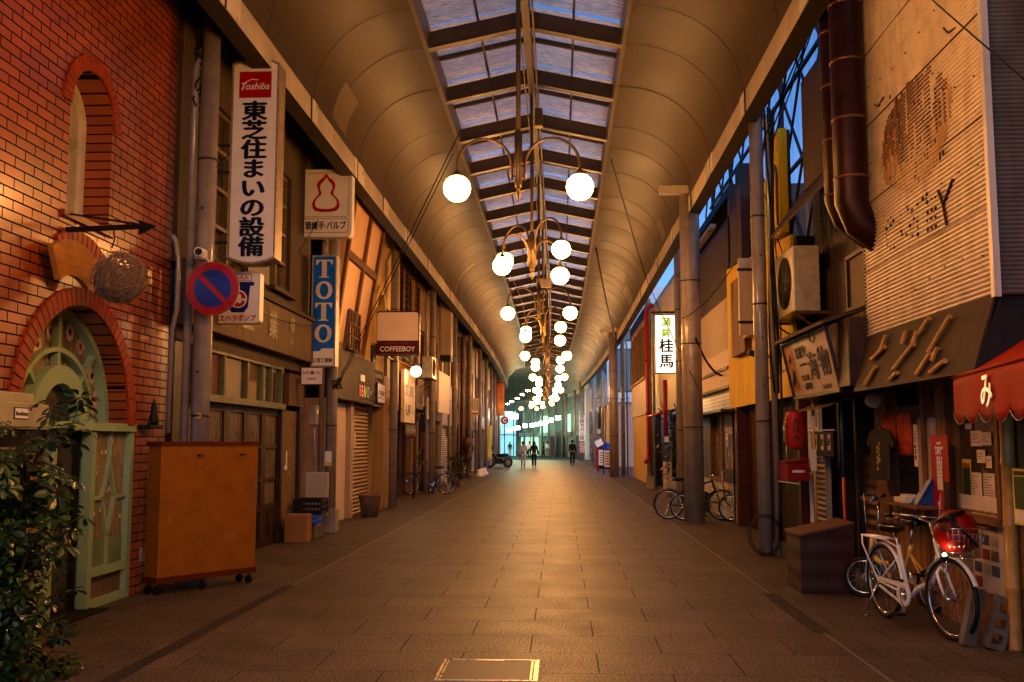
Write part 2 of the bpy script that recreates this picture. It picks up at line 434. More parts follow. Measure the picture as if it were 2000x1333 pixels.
# ================================================================ palette
M_STEEL = mat('grey painted steel', (.42, .375, .33), .36, .0, .25, 4, bump=.2, bscale=14, streak=.45, dirt=(.12, .07, .04), coat=.5)
M_STEEL_D = mat('dark steel', (.10, .09, .085), .5, .3, .3, 5)
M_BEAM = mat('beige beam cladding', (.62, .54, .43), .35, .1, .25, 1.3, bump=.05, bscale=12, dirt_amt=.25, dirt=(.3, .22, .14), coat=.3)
M_BEAM_B = mat('painted beam glint', (.85, .80, .70), .3, .1, .1, 1.3, coat=.4)  # lamp glints on the beam, put into a brighter colour
M_BRASS = mat('brass', (.25, .19, .115), .42, .45, .25, 8)
M_RUST = mat('rusty metal', (.20, .10, .05), .7, .3, .5, 9, bump=.3)
M_BLACK = mat('black rubber', (.02, .02, .02), .55, 0, .3, 20)
M_WHITE = mat('white enamel', (.78, .76, .72), .4, 0, .08, 6, dirt_amt=.12, dirt=(.35, .24, .15))
M_CABLE = mat('black cable', (.02, .018, .016), .6)
M_CORR = mat('corrugated ceiling', (.17, .13, .095), .5, .1, .25, .7, dirt_amt=.35, dirt=(.06, .038, .02), wave=('Y', .05, .0028))
M_CORR_P = mat('pale ceiling patch', (.30, .26, .20), .45, .1, .1, 1, wave=('Y', .05, .003))
M_TRUSS = mat('skylight steel', (.15, .125, .10), .5, .1, .3, 3, bump=.2, bscale=30, dirt_amt=.3, dirt=(.09, .05, .03))
M_GLOBE = emis('lit globe', LAMP_COL, LAMP_STR)

def bend(Y):
    return -.65 * ((Y - 40) / 39.0) ** 2 if Y > 40 else 0.0
CX = -.47
XL, XR, ZB, ZT = -3.62, 2.68, 6.3, 6.63
Y0, Y1 = -2.0, 86.0
ys = [Y0 + i * (Y1 - Y0) / 60 for i in range(61)]

# ---------------------------------------------------------------- ground and paving
g = MB(); g.quad((-300, -300, -.012), (300, -300, -.012), (300, 500, -.012), (-300, 500, -.012))
struct(g.build('ground', mat('asphalt', (.05, .05, .052), .85, 0, .2, 2, bump=.3), keep=True))
gp = onz(1035.4, 1274.8, 0); row = .68; gx_ = gp.x
M_PAVE = brick_mat('granite paving', (.104, .077, .058), (.080, .059, .045), (.056, .042, .031), 1.005, row, .004, 'XY', rough=.48, bump=.2, speck=.62, var=.25, phase=(0, 0), sm=.0)
M_PAVE2 = brick_mat('pale side paving', (.080, .059, .044), (.070, .052, .040), (.036, .027, .02), .6, .6, .004, 'XY', rough=.55, bump=.15, speck=.5, var=.35)
pv = MB()
pv.quad((-3.0 + 0, -12, 0), (2.2, -12, 0), (2.2, 60, 0), (-3.0, 60, 0))
pv.strip([[V((-3.0 + bend(y) * 1.0, y, 0)), V((2.2 + bend(y), y, 0))] for y in [60 + i * 2 for i in range(16)]])
p = pv.build('street_paving', M_PAVE, keep=True); struct(p); p['label'] = 'granite slab paving of the arcade street'
p.location = (0, (gp.y + row) % (2 * row), 0)
for v_ in p.data.vertices: v_.co.y -= p.location.y; v_.co.x -= (gx_ % 1.005)
p.location.x = gx_ % 1.005
for nm, xa, xb in (('left_pavement', -7.5, -3.03), ('right_pavement', 2.23, 9.0)):
    q = MB()
    q.strip([[V((xa + bend(y), y, 0)), V((xb + bend(y), y, 0))] for y in [-12 + i * 4 for i in range(27)]])
    struct(q.build(nm, M_PAVE2, keep=True))
M_DRAIN = mat('drain strip', (.10, .085, .075), .5, .2, .3, 6, wave=('Y', .03, .004))
M_DRAIN2 = mat('worn drain strip', (.30, .25, .2), .4, .2, .3, 6)
for nm, xa in (('left_gutter', -3.03), ('right_gutter', 2.2)):
    q = MB(); q.strip([[V((xa + bend(y), y, .001)), V((xa + .03 + bend(y), y, .001))] for y in [-12 + i * 4 for i in range(27)]])
    struct(q.build(nm, M_DRAIN2, keep=True))
jn = MB()
for kx in range(-5, 8):
    xj = gx_ + .5025 * kx; wj = .010 if -2 <= kx <= 3 else .004
    for j in range(-10, 110):
        if (j + kx) % 2: continue
        ya = gp.y + row * j; 
        if xj < -2.9 or xj > 2.1: continue
        jn.quad((xj - wj / 2, ya + .02, .0015), (xj + wj / 2, ya + .02, .0015), (xj + wj / 2, ya + row - .02, .0015), (xj - wj / 2, ya + row - .02, .0015))
struct(jn.build('paving_joints', mat('open paving joint', (.02, .015, .012), .8), keep=True))
q = MB(); q.quad((2.13, 8.72, .005), (2.27, 8.72, .005), (2.27, 10.9, .005), (2.13, 10.9, .005)); struct(q.build('gutter_grate', M_DRAIN, keep=True))
q = MB(); q.quad((-3.1, 5.5, .005), (-2.98, 5.5, .005), (-2.98, 11.2, .005), (-3.1, 11.2, .005)); struct(q.build('gutter_grate', M_DRAIN, keep=True))
# access cover with its brass frame
c = [onz(866, 1288, 0), onz(1057, 1289, 0), onz(1050, 1330, 0), onz(850, 1328, 0)]
t = thing('access_cover', 'rectangular paving access cover with bright brass frame in the middle of the street', 'access cover', (c[3] + c[1]) / 2)
f = MB()
x0, x1, y0_, y1_ = -.86, -.16, 6.88, 7.53
M_CBR = mat('worn brass edging', (.72, .60, .40), .3, .8, .2, 20)
f.box(x0, x1, y1_ - .012, y1_, -.02, .006).box(x0, x1, y0_, y0_ + .012, -.02, .006)
f.box(x0, x0 + .018, y0_ + .012, y1_ - .012, -.02, .006).box(x0 + .03, x0 + .04, y0_ + .02, y1_ - .02, -.02, .006)
f.box(x1 - .03, x1, y0_ + .012, y1_ - .012, -.02, .007).box(x1 - .055, x1 - .042, y0_ + .03, y1_ - .03, -.02, .006)
f.box(-.62, -.42, y1_ - .04, y1_ - .014, -.02, .007)
f.build('frame', M_CBR, t)
g = MB(); g.box(x0 + .05, x1 - .06, y0_ + .02, y1_ - .045, -.02, .004); g.build('lid', mat('speckled cover', (.15, .12, .10), .5, 0, .5, 60, bump=.3, bscale=80), t)

# ---------------------------------------------------------------- arcade roof
roof = thing('arcade_roof', 'long corrugated barrel vault roof with central skylight over the shopping street', 'arcade roof', (CX, Y0, ZB))
def vault(side):
    """section from the eaves beam up to the skylight edge, (x offset, z)"""
    xa, xb = (XL, -2.18) if side == 'L' else (XR, 1.09)
    out = []
    for i in range(15):
        t_ = i / 14 * math.pi / 2
        out.append((xb + (xa - xb) * math.cos(t_), ZT + (8.0 - ZT) * math.sin(t_)))
    return out
for side in 'LR':
    m_ = MB()
    sec = vault(side)
    m_.strip([[V((x + bend(y), y, z)) for x, z in sec] for y in ys], True)
    m_.build('vault_panel', M_CORR, roof)
    # panel seams
    sm_ = MB(); k = 0; y = Y0 + .5
    while y < Y1 - 1:
        sm_.tube([V((x + bend(y), y, z - .006)) for x, z in sec], .0035, 4, cap=False); y += 1.9 + .5 * math.sin(k * 2.1); k += 1
    sm_.build('seam', mat('seam', (.06, .045, .03), .6), roof)
    xi, xo = (XL, XL - .24) if side == 'L' else (XR, XR + .24)
    b = MB()
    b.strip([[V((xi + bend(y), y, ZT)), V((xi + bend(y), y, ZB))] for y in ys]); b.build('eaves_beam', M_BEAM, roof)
    b = MB(); b.strip([[V((xi + bend(y), y, ZB)), V((xo + bend(y), y, ZB)), V((xo + bend(y), y, ZT + .2))] for y in ys]); b.build('beam_soffit', mat('shaded beam underside', (.085, .062, .045), .6, .1, .25, 1.3), roof)  # shade under the beam put into a darker colour
    if side == 'L':
        b = MB(); b.strip([[V((xo + bend(y), y, ZT + .19)), V((-5.2 + bend(y), y, ZT + .6))] for y in ys]); b.build('sky_blocker', M_STEEL_D, roof)  # dark closure added to keep sky light out on the left
    # light glinting by the joints, painted as bright pieces; dark joint strips
    jt = MB(); brt = MB(); d = -1 if side == 'L' else 1
    for j in range(27):
        y = 1.0 + j * 3.2 + .4 * math.sin(j * 1.7)
        if y > Y1 - 2: break
        x = xi + bend(y) - d * .006
        jt.box(min(x, x - d * .012), max(x, x - d * .012), y - .02, y + .02, ZB - .006, ZT + .004)
        L = .25 + .35 * abs(math.sin(j * 2.3))
        brt.box(min(x, x - d * .01), max(x, x - d * .01), y + .04, y + .04 + L, ZB + .004, ZT)
        if j % 2: brt.box(min(x, x - d * .01), max(x, x - d * .01), y - .04 - .22, y - .04, ZB + .004, ZT)
    jt.build('beam_joint', M_STEEL_D, roof); brt.build('beam_glint', M_BEAM_B, roof)
    # outer roof skin above, so that no sky leaks in
    o = MB(); xs_ = XL - .24 if side == 'L' else XR + .24
    o.strip([[V((x + bend(y), y, z + .12)) for x, z in [(xs_, ZT + .2)] + sec[3:]] for y in ys])
    o.build('outer_skin', M_STEEL_D, roof)
# skylight: edge beams, rafters, purlins, glazing
SX0, SX1, SZ = -2.18, 1.09, 8.0
RX = (SX0 + SX1) / 2 + .03
e = MB()
for x in (SX0, SX1):
    d = 1 if x == SX0 else -1
    e.strip([[V((x + bend(y), y, SZ - .03)), V((x + d * .07 + bend(y), y, SZ - .03)), V((x + d * .07 + bend(y), y, SZ + .5)), V((x + bend(y), y, SZ + .5)), V((x + bend(y), y, SZ - .03))] for y in ys])
e.build('skylight_edge', mat('edge steel', (.30, .26, .2), .45, .1), roof)
fy = ony(852, 166, 18).y
raf = MB(); arch = MB(); pur = MB(); gl = MB(); gap = MB()
k = 0; RS = 2.55; y = 2.9 - 2.55
yr = []
while y < Y1 - 1:
    yr.append(y); y += RS
for i, y in enumerate(yr):
    b_ = bend(y)
    l, r_, a = V((SX0 + .07 + b_, y, SZ + .08)), V((SX1 - .07 + b_, y, SZ + .08)), V((RX + b_, y, SZ + .42))
    for p0, p1 in ((l, a), (r_, a)):
        raf.bar(p0 + UZ * .06, p1 + UZ * .06, .10, .26, up=(0, 0, 1))
        arch.bar(p0 - UZ * .09, p1 - UZ * .09, .17, .02)
    for q_ in (.5,):   # intermediate purlins across
        yy = y + RS * q_
        for p0, p1 in ((l, a), (r_, a)):
            pur.bar(V((p0.x, yy, p0.z + .26)), V((p1.x, yy, p1.z + .26)), .06, .09)
    for s_ in (0, 1):
        for fr_ in ((.5,) if i % 2 else (.5,)):
            xm = l.x + (a.x - l.x) * fr_ if s_ == 0 else r_.x + (a.x - r_.x) * fr_
            zm = l.z + (a.z - l.z) * fr_ + .25
            pur.bar((xm, y, zm), (xm, y + RS, zm), .04, .05)
    # glazing leaf each half bay, a few lifted to leave a slot of sky
    for s_ in (0, 1):
        e0 = V((SX0 + b_, y, SZ + .36)) if s_ == 0 else V((SX1 + b_, y, SZ + .36)); a0 = V((RX + b_, y, SZ + .72))
        sl = .07 if (i * 7 + s_ * 3) % 5 in (1, 3) else 0
        for h in (0, 1):
            ya, yb = y + RS * h / 2, y + RS * (h + 1) / 2
            if h == 1 and sl: yb -= sl
            up = .0 if not h else .02
            gl.quad((e0.x, ya, e0.z + up), (a0.x, ya, a0.z + up), (a0.x, yb, a0.z + up), (e0.x, yb, e0.z + up))
raf.build('rafter', M_TRUSS, roof); arch.build('rafter_flange', mat('flange steel', (.15, .12, .09), .4, .1), roof); pur.build('purlin', M_TRUSS, roof)
rid = MB(); rid.strip([[V((RX - .06 + bend(y), y, SZ + .3)), V((RX + .06 + bend(y), y, SZ + .3)), V((RX + .06 + bend(y), y, SZ + .75)), V((RX - .06 + bend(y), y, SZ + .75)), V((RX - .06 + bend(y), y, SZ + .3))] for y in ys])
rid.build('ridge_beam', M_TRUSS, roof)
pp = MB(); pp.tube([V((RX + .12 + bend(y), y, SZ + .22)) for y in ys], .02, 6); pp.tube([V((RX - .11 + bend(y), y, SZ + .26)) for y in ys], .012, 6)
pp.build('conduit', mat('conduit', (.4, .3, .2), .4, .5), roof)
def frosted():
    m = bpy.data.materials.new('wired frosted glazing'); m.use_nodes = True
    n = m.node_tree.nodes; l = m.node_tree.links; b = n['Principled BSDF']; o = n['Material Output']
    tc = n.new('ShaderNodeTexCoord'); mp = n.new('ShaderNodeMapping'); mp.inputs['Scale'].default_value = (1, 4, 1)
    l.new(tc.outputs['Object'], mp.inputs[0])
    no = n.new('ShaderNodeTexNoise'); no.inputs['Scale'].default_value = 5; no.inputs['Detail'].default_value = 12; no.inputs['Roughness'].default_value = .85
    l.new(mp.outputs[0], no.inputs['Vector'])
    cr = n.new('ShaderNodeValToRGB'); cr.color_ramp.elements[0].position = .34; cr.color_ramp.elements[0].color = (.12, .10, .085, 1)
    cr.color_ramp.elements[1].position = .64; cr.color_ramp.elements[1].color = (.95, .76, .62, 1)
    l.new(no.outputs['Fac'], cr.inputs[0]); l.new(cr.outputs[0], b.inputs['Base Color']); b.inputs['Roughness'].default_value = .35
    tr = n.new('ShaderNodeBsdfTranslucent'); l.new(cr.outputs[0], tr.inputs[0])
    mx = n.new('ShaderNodeMixShader'); mx.inputs[0].default_value = .60
    l.new(b.outputs[0], mx.inputs[1]); l.new(tr.outputs[0], mx.inputs[2]); l.new(mx.outputs[0], o.inputs[0])
    return m
gl.build('glazing', frosted(), roof)
# front gable edge of the roof
# pale replacement sheets on the vault
pt = MB()
def patch(side, y0, y1, i0, i1, lift=.012):
    sec = vault(side)[i0:i1 + 1]
    pt.strip([[V((x + bend(y), y, z - lift)) for x, z in sec] for y in (y0, y1)])
patch('L', 15.3, 16.3, 1, 5); patch('L', 34, 34.25, 1, 9); patch('L', 44, 44.25, 1, 9)
patch('R', 24.8, 25.6, 1, 4); patch('R', 36.2, 38.2, 1, 5); patch('R', 51, 53.5, 1, 5)
pt.build('roof_patch', M_CORR_P, roof)

# ---------------------------------------------------------------- columns
def column(x, y, r, top, label, name='arcade_column', clamps=True, group=None, pipes=(), base=False, parts=True):
    t = thing(name, label, 'column', (x, y, 0), group)
    m = MB(); m.lathe([(0, 0), (r, 0), (r, top), (0, top)], (x, y, 0), 20)
    m.build('shaft', M_STEEL, t)
    if parts:
        k = MB()
        for z in (1.9, 3.6, 4.9):
            k.lathe([(r + .002, z - .012), (r + .009, z - .012), (r + .009, z + .012), (r + .002, z + .012)], (x, y, 0), 20)
        for z in (2.4, 3.1, 4.3): k.cyl((x, y - r + .01, z), (x, y - r - .05, z), .012, n=6)
        k.build('clamp', M_STEEL_D, t)
    if base:
        b = MB(); b.box(x - r - .035, x + r + .035, y - r - .035, y + r + .035, 0, .42); b.build('base', M_STEEL, t, bevel=.01)
    for i, (dx, dy, pr, pt_) in enumerate(pipes):
        q = MB(); q.tube([(x + dx, y + dy, 0), (x + dx, y + dy, pt_ - .3), (x + dx * .6, y + dy, pt_ - .05), (x, y, pt_)], pr, 8); q.build('drain_pipe', M_STEEL, t)
    return t
GL = 'slim steel columns along the left side'
GR = 'steel columns along the right side'
lefty = [(-4.12, 11.25), (-4.12, 17.84), (-4.12, 24.54), (-4.0, 31.12), (-4.0, 37.7), (-4.02, 44.3), (-4.1, 50.9), (-4.25, 57.5), (-4.4, 64), (-4.62, 70.6), (-4.9, 77.2), (-5.1, 83.5)]
names_l = ['grey column beside the brick building behind the orange board', 'grey column with square base below the blue vertical sign', 'grey column behind the red and cream coffee sign',
           'grey column behind the blue bicycle', 'grey column just past the blue bicycle', 'left column sixth from the camera', 'left column seventh, by the paper notice', 'left column eighth from the camera', 'left column beside the parked motorcycle',
           'left column just past the motorcycle', 'left column next to last before the bend', 'last left column before the bend']
for i, (x, y) in enumerate(lefty):
    column(x, y, .10 if i else .105, 6.62, names_l[i], 'arcade_column', group=GL, base=(i == 1), parts=i < 6,
           pipes=[(-.2, .05, .05, 6.3)] if i in (0, 1) else ([(-.22, .02, .045, 6.4)] if i < 7 else ()))
rightb = [(2.70, 20.46, .205, 6.75, 'thick grey column standing in front of the parked bicycles'), (2.50, 46.55, .21, 6.75, 'thick grey column beside the folding signboards'),
          (1.86, 85.28, .21, 6.75, 'far thick column with vertical white notice before the bend')]
for x, y, r, tp, lb in rightb:
    t = column(x, y, r, tp, lb, group='thick columns along the right side')
    hb = MB(); hb.box(x - .62, x + .3, y - .22, y - .02, tp - .04, tp + .12); hb.box(x + .05, x + .3, y - .6, y - .225, tp + .0, tp + .14); hb.build('head_beam', M_BEAM, t)
rights = [(2.92, 14.54, 'slim column wrapped with pipes in front of the yellow building'), (2.98, 24.9, 'slim column just behind the thick near column'), (3.1, 34.88, 'slim column beside the red pipe'),
          (2.97, 47.3, 'slim column with black cables behind thick column'), (3.02, 71, 'slim right column beyond the blue bin'), (2.62, 79, 'slim right column near the bend')]
for i, (x, y, lb) in enumerate(rights):
    column(x, y, .10, 6.62, lb, group=GR, parts=i < 4, pipes=[(.16, -.06, .045, 6.5), (.2, .12, .035, 6.5)] if i in (0, 2) else [(.2, .02, .04, 6.5)], base=(i == 2))

# ---------------------------------------------------------------- chandeliers
def arc(cx, z, r, ang, a0=180, a1=0, n=14, drop0=0.0, drop1=0.0):
    d = V((math.cos(ang), math.sin(ang), 0)); pts = []
    return d
def chandelier(four, label):
    """built at the origin: z = 0 at the finial's tip"""
    t = thing('chandelier', label, 'chandelier', (0, 0, 0), 'globe chandeliers hung down the middle of the arcade')
    st = MB(); st.cyl((0, 0, .22), (0, 0, 3.75), .032, n=10)
    st.cyl((0, 0, .2), (0, 0, .95), .042, n=10)
    for a in range(8): st.cyl((.044 * math.cos(a * .785), .044 * math.sin(a * .785), .25), (.044 * math.cos(a * .785), .044 * math.sin(a * .785), .9), .007, n=5)
    st.build('stem', M_BRASS, t)
    fi = MB(); fi.lathe([(0, 0), (.008, .03), (.035, .09), (.03, .13), (.012, .17), (.03, .19), (.042, .2), (.042, .23)], n=12); fi.build('finial', M_BRASS, t)
    sets = [(0, 0.0)] if not four else [(math.pi / 4 + .04, .0), (-math.pi / 4 - .0, .30)]
    for ang, lift in sets:
        for s_ in (0, math.pi):
            a = ang + s_; d = V((math.cos(a), math.sin(a), 0))
            r_ = .352; x0_ = .085
            pts = [d * x0_ + UZ * (.30 + lift), d * x0_ + UZ * (.40 + lift), d * x0_ + UZ * (.49 + lift)]
            for k in range(1, 15):
                th = math.pi * (1 - k / 14); pts.append(d * (x0_ + r_ + r_ * math.cos(th)) + UZ * (.49 + lift + r_ * 1.02 * math.sin(th)))
            ex = pts[-1]; pts.append(ex - UZ * .09)
            m = MB(); m.tube(pts, .02, 8); m.cyl((d * .03) + UZ * (.35 + lift), (d * x0_) + UZ * (.35 + lift), .012, n=6); m.cyl((d * .03) + UZ * (.48 + lift), (d * x0_) + UZ * (.48 + lift), .012, n=6)
            arm = m.build('arm', M_BRASS, t)
            c = ex - UZ * .29
            cp = MB(); cp.lathe([(.02, .24), (.05, .20), (.085, .172), (.09, .155)], c, 14); cp.lathe([(0, -.205), (.018, -.19), (.012, -.172)], c, 8); cp.build('lamp_cap', M_BRASS, arm)
            gb = MB(); gb.ball(c, .175, 16, 10); gb.build('globe', M_GLOBE, arm)
    return t
ch2 = chandelier(False, 'two globe chandelier'); ch4 = chandelier(True, 'four globe chandelier')
ordn = ['nearest', 'second', 'third', 'fourth', 'fifth', 'sixth', 'seventh', 'eighth', 'ninth', 'tenth', 'eleventh', 'twelfth', 'thirteenth', 'fourteenth', 'last']
first2 = first4 = True
for k in range(-2, 15):
    y = 12.5 + 6.25 * k
    if k == 1: y -= .0
    two = k % 2 == 0
    lb = ('two globe' if two else 'four globe') + ' brass chandelier, ' + (ordn[k] + ' of the row from the camera' if k >= 0 else ('hung overhead beside the camera' if k == -1 else 'hung overhead behind the camera'))
    if k == -1: y = 6.0
    loc = V((-.52 + bend(y), y, 4.65)) if k < 12 else V(((-1.5, -2.15, -3.1)[k - 12], y, 4.75))
    if two and first2: o = ch2; first2 = False
    elif not two and first4: o = ch4; first4 = False
    else: o = copy_tree(ch2 if two else ch4)
    o.location = loc; o['label'] = lb
# ================================================================ LEFT SIDE
FL = Fr(-4.5, 'L')
M_BRICK = brick_mat('glazed red brick', (.34, .066, .008), (.24, .040, .006), (.010, .007, .006), .30, .092, .0075, 'YZ', rough=.30, bump=.8, coat=.5, var=.25, sm=.1)
M_BRICK_END = brick_mat('glazed brick across', (.26, .05, .010), (.20, .035, .008), (.02, .014, .012), .30, .092, .010, 'XZ', rough=.3, bump=.9, coat=.3)
M_MINT = mat('mint green paint', (.40, .52, .34), .42, 0, .12, 4, bump=.08, dirt_amt=.15, dirt=(.2, .24, .16))
M_CREAMGL = mat('curtained glass', (.38, .31, .20), .25, 0, .25, 2.5, coat=.5, wave=('Y', .09, .004))
M_DARKGL = mat('dark window glass', (.05, .04, .032), .08, 0, .3, 2, spec=.9)
M_WOOD_D = mat('dark stained wood', (.10, .052, .026), .5, 0, .4, 5, bump=.25, bscale=30, streak=.3)
M_WOOD_M = mat('weathered brown wood', (.25, .125, .05), .6, 0, .35, 4, bump=.25, bscale=30, streak=.5)
M_DARK = mat('near black brown', (.012, .009, .007), .8, 0, .2, 3)  # near black colour for boards and gaps

def ell(cx, cy, rx, ry, a0, a1, n=28):
    return [(cx + rx * math.cos(R(a0 + (a1 - a0) * k / n)), cy + ry * math.sin(R(a0 + (a1 - a0) * k / n))) for k in range(n + 1)]
# ---- brick building
bk = thing('brick_building', 'glossy red brick building with arched window and arched green doorway', 'building', (-4.5, 7.7, 0))
wY0, wY1, wH = 2.2, 11.2, 10.5
doorhole = [(10.42, 0.0), (10.42, 1.77), (10.17, 1.77)] + ell(9.12, 1.77, 1.05, 1.10, 0, 180)[1:-1] + [(8.07, 1.77), (7.84, 1.77), (7.84, 0.0)]
outer = [(wY0, 0)] + [(7.84, 0)] + [q for q in doorhole[::-1] if q not in ((7.84, 0.0), (10.42, 0.0))] + [(10.42, 0), (wY1, 0), (wY1, wH), (wY0, wH)]
winhole = [(8.72, 3.72), (9.58, 3.72)] + ell(9.15, 4.72, .43, .44, 0, 180)
m = MB(); flat(m, outer, [winhole], .34, (-4.67, 0, 0), UY, UZ)
m.box(-12, -4.85, wY0, wY0 + .3, 0, wH)
m.build('wall', M_BRICK, bk)
m = MB(); m.box(-12, -4.86, wY1 - .3, wY1, 0, wH); m.box(-12, -4.86, wY0 + .31, wY1 - .31, wH - .3, wH); m.build('side_wall', M_BRICK_END, bk)
m = MB(); m.box(-6.2, -6.1, wY0 + .4, wY1 - .4, 0, 9.9); m.build('interior', mat('dim cafe interior', (.10, .07, .045), .8, 0, .4, 2), bk)
# soldier-course arches standing a little proud
M_SOLD = mat('soldier brick', (.40, .09, .03), .5, 0, .35, 9, spec=.15)
def soldier(parent, cx, cy, rx, ry, a0, a1, n, w_, x=-4.5, name='brick_arch', proud=.025):
    mm = MB(); mt = MB()
    for k in range(n):
        p0, p1 = R(a0 + (a1 - a0) * (k + .06) / n), R(a0 + (a1 - a0) * (k + .94) / n)
        q = [(cx + (rx + e_) * math.cos(p), cy + (ry + e_) * math.sin(p)) for p, e_ in ((p0, .0), (p1, .0), (p1, w_), (p0, w_))]
        mm.prism([V((x - .02, a, b)) for a, b in q], (.02 + proud, 0, 0))
    o_ = mm.build(name, M_SOLD, parent, bevel=.004)
soldier(bk, 9.12, 1.77, 1.055, 1.105, 0, 180, 40, .17)
soldier(bk, 9.15, 4.72, .435, .445, 0, 180, 22, .15)
soldier(bk, 9.0, 2.84, .66, .56, 32, 125, 13, .16, name='brick_eyebrow')
# arched upper window
wf = MB()
flat(wf, [(8.72, 3.72), (9.58, 3.72)] + ell(9.15, 4.72, .43, .44, 0, 180), [[(8.80, 3.8), (9.50, 3.8)] + ell(9.15, 4.72, .35, .36, 0, 180)], .06, (-4.80, 0, 0), UY, UZ)
win = wf.build('window', mat('cream window frame', (.66, .62, .48), .4), bk)
g = MB(); flat(g, [(8.79, 3.79), (9.51, 3.79)] + ell(9.15, 4.72, .36, .37, 0, 180), [], .01, (-4.82, 0, 0), UY, UZ); g.build('pane', mat('pale blind behind glass', (.55, .52, .42), .3, coat=.6), win)
sl = MB(); sl.box(-4.82, -4.46, 8.62, 9.66, 3.64, 3.70); sl.build('sill', mat('tiled sill', (.3, .07, .03), .3, coat=.3), win)
# ---- door and its fan light
dr = MB()
xo = -4.74
def dbar(mb, a, b, w_=.05, d_=.07, x=xo): mb.bar((x, a[0], a[1]), (x, b[0], b[1]), w_, d_, up=(1, 0, 0))
C0 = (9.12, 1.77)
flat(dr, ell(*C0, 1.05, 1.10, 0, 180), [ell(*C0, .98, 1.03, 1.0, 179.0)], .10, (xo, 0, 0), UY, UZ)
flat(dr, ell(*C0, .74, .72, 0, 180) + ell(*C0, .695, .675, 180, 0), [], .08, (xo, 0, 0), UY, UZ)
flat(dr, ell(*C0, .53, .55, 0, 180) + ell(*C0, .36, .38, 180, 0), [], .12, (xo + .02, 0, 0), UY, UZ)
for a in (42, 90, 138):
    ca, sa = math.cos(R(a)), math.sin(R(a)); dbar(dr, (C0[0] + .52 * ca, C0[1] + .54 * sa), (C0[0] + 1.0 * ca, C0[1] + 1.05 * sa))
for (u0, v0), (u1, v1) in (((9.75, 1.75), (9.3, 2.1)), ((8.1, 1.75), (8.55, 2.1))): pass
dr.box(xo - .03, -4.49, 7.86, 10.40, 1.71, 1.79)          # ledge under the fan light
door = dr.build('door', M_MINT, bk)
fl = MB()
xf = -4.56
for y in (10.36, 9.50, 8.74, 7.90): fl.box(xf - .05, xf + .05, y - .045, y + .045, 0, 1.71)
for y in (9.57, 8.67): fl.box(xf - .12, xf - .03, y - .04, y + .04, 0, 1.82)
for ya, yb in ((9.545, 10.315), (7.945, 8.695)):
    fl.box(xf - .04, xf + .04, ya, yb, 0.0, .08); fl.box(xf - .04, xf + .045, ya, yb, .30, .38)
    ym = (ya + yb) / 2
    for (p, q_) in (((ym, .38), (ym, .66)), ((ym, .66), (ym - .14, 1.05)), ((ym, .66), (ym + .14, 1.05)), ((ym - .14, 1.05), (ym, 1.41)), ((ym + .14, 1.05), (ym, 1.41)), ((ym, 1.41), (ym, 1.71)), ((ya, 1.05), (ym - .14, 1.05)), ((ym + .14, 1.05), (yb, 1.05))):
        dbar(fl, p, q_, .035, .04, xf)
fl.build('frame', M_MINT, door)
pn = MB(); pn.box(-4.79, -4.78, 7.67, 10.19, 1.54, 2.86)
vs_, fs_ = None, None
pn = MB(); flat(pn, ell(*C0, 1.03, 1.08, 0, 180), [], .01, (-4.79, 0, 0), UY, UZ)
pn.box(xf - .025, xf - .015, 9.545, 10.315, .38, 1.71).box(xf - .025, xf - .015, 7.945, 8.695, .38, 1.71)
pn.build('pane', M_CREAMGL, door)
pl = MB(); pl.box(xf - .03, xf - .01, 9.545, 10.315, .08, .30).box(xf - .03, xf - .01, 7.945, 8.695, .08, .30); pl.build('kick_panel', mat('brown kick panel', (.25, .18, .13), .5, wave=('Y', .05, .003)), door)
gr = MB(); gr.box(xf - .012, xf - .006, 9.55, 10.31, .385, .65); gr.build('film', mat('green frosted film', (.26, .33, .22), .35), door)
leaf = MB(); leaf.box(xf - .14, xf - .10, 8.72, 9.53, 0, 1.80); flat(leaf, ell(*C0, .37, .41, 0, 180), [], .02, (-4.765, 0, 0), UY, UZ); leaf.build('door_leaf', mat('dark glass door', (.08, .055, .035), .12, spec=.9), door)
# round fruit stickers on the fan light
st1 = MB(); st2 = MB(); st3 = MB()
for k, (cx_, cy_) in enumerate(((130, 115), (180, 118), (207, 155), (236, 230), (246, 290), (96, 148))):
    q_ = onx(cx_ / 1.318, 560 + cy_ / 1.318, -4.779); yy, zz = q_.y, q_.z
    ring = [(yy + (.075 + .007 * math.cos(8 * p)) * math.cos(p), zz + (.085 + .007 * math.cos(8 * p)) * math.sin(p)) for p in [2 * math.pi * j / 32 for j in range(32)]]
    st1 = MB(); flat(st1, ring, [], .004, (-4.779, 0, 0), UY, UZ); stk = st1.build('sticker', mat('pink sticker', (.62, .42, .34), .4), door)
    st2 = MB(); st2.ball((-4.775, yy, zz), .036, 10, 6, (.1, .8, 1)); st2.build('fruit', mat('red fruit print', (.45, .04, .02), .4) if k % 2 == 0 else mat('dark fruit print', (.08, .02, .04), .4), stk)
dots = MB()
for k in range(16): dots.ball((xf - .012, 9.58 + .7 * random.random(), .8 + .85 * random.random()), .022, 8, 5, (.1, 1, 1))
dots.build('curtain_dot', mat('pale dots', (.6, .5, .38), .5), door)
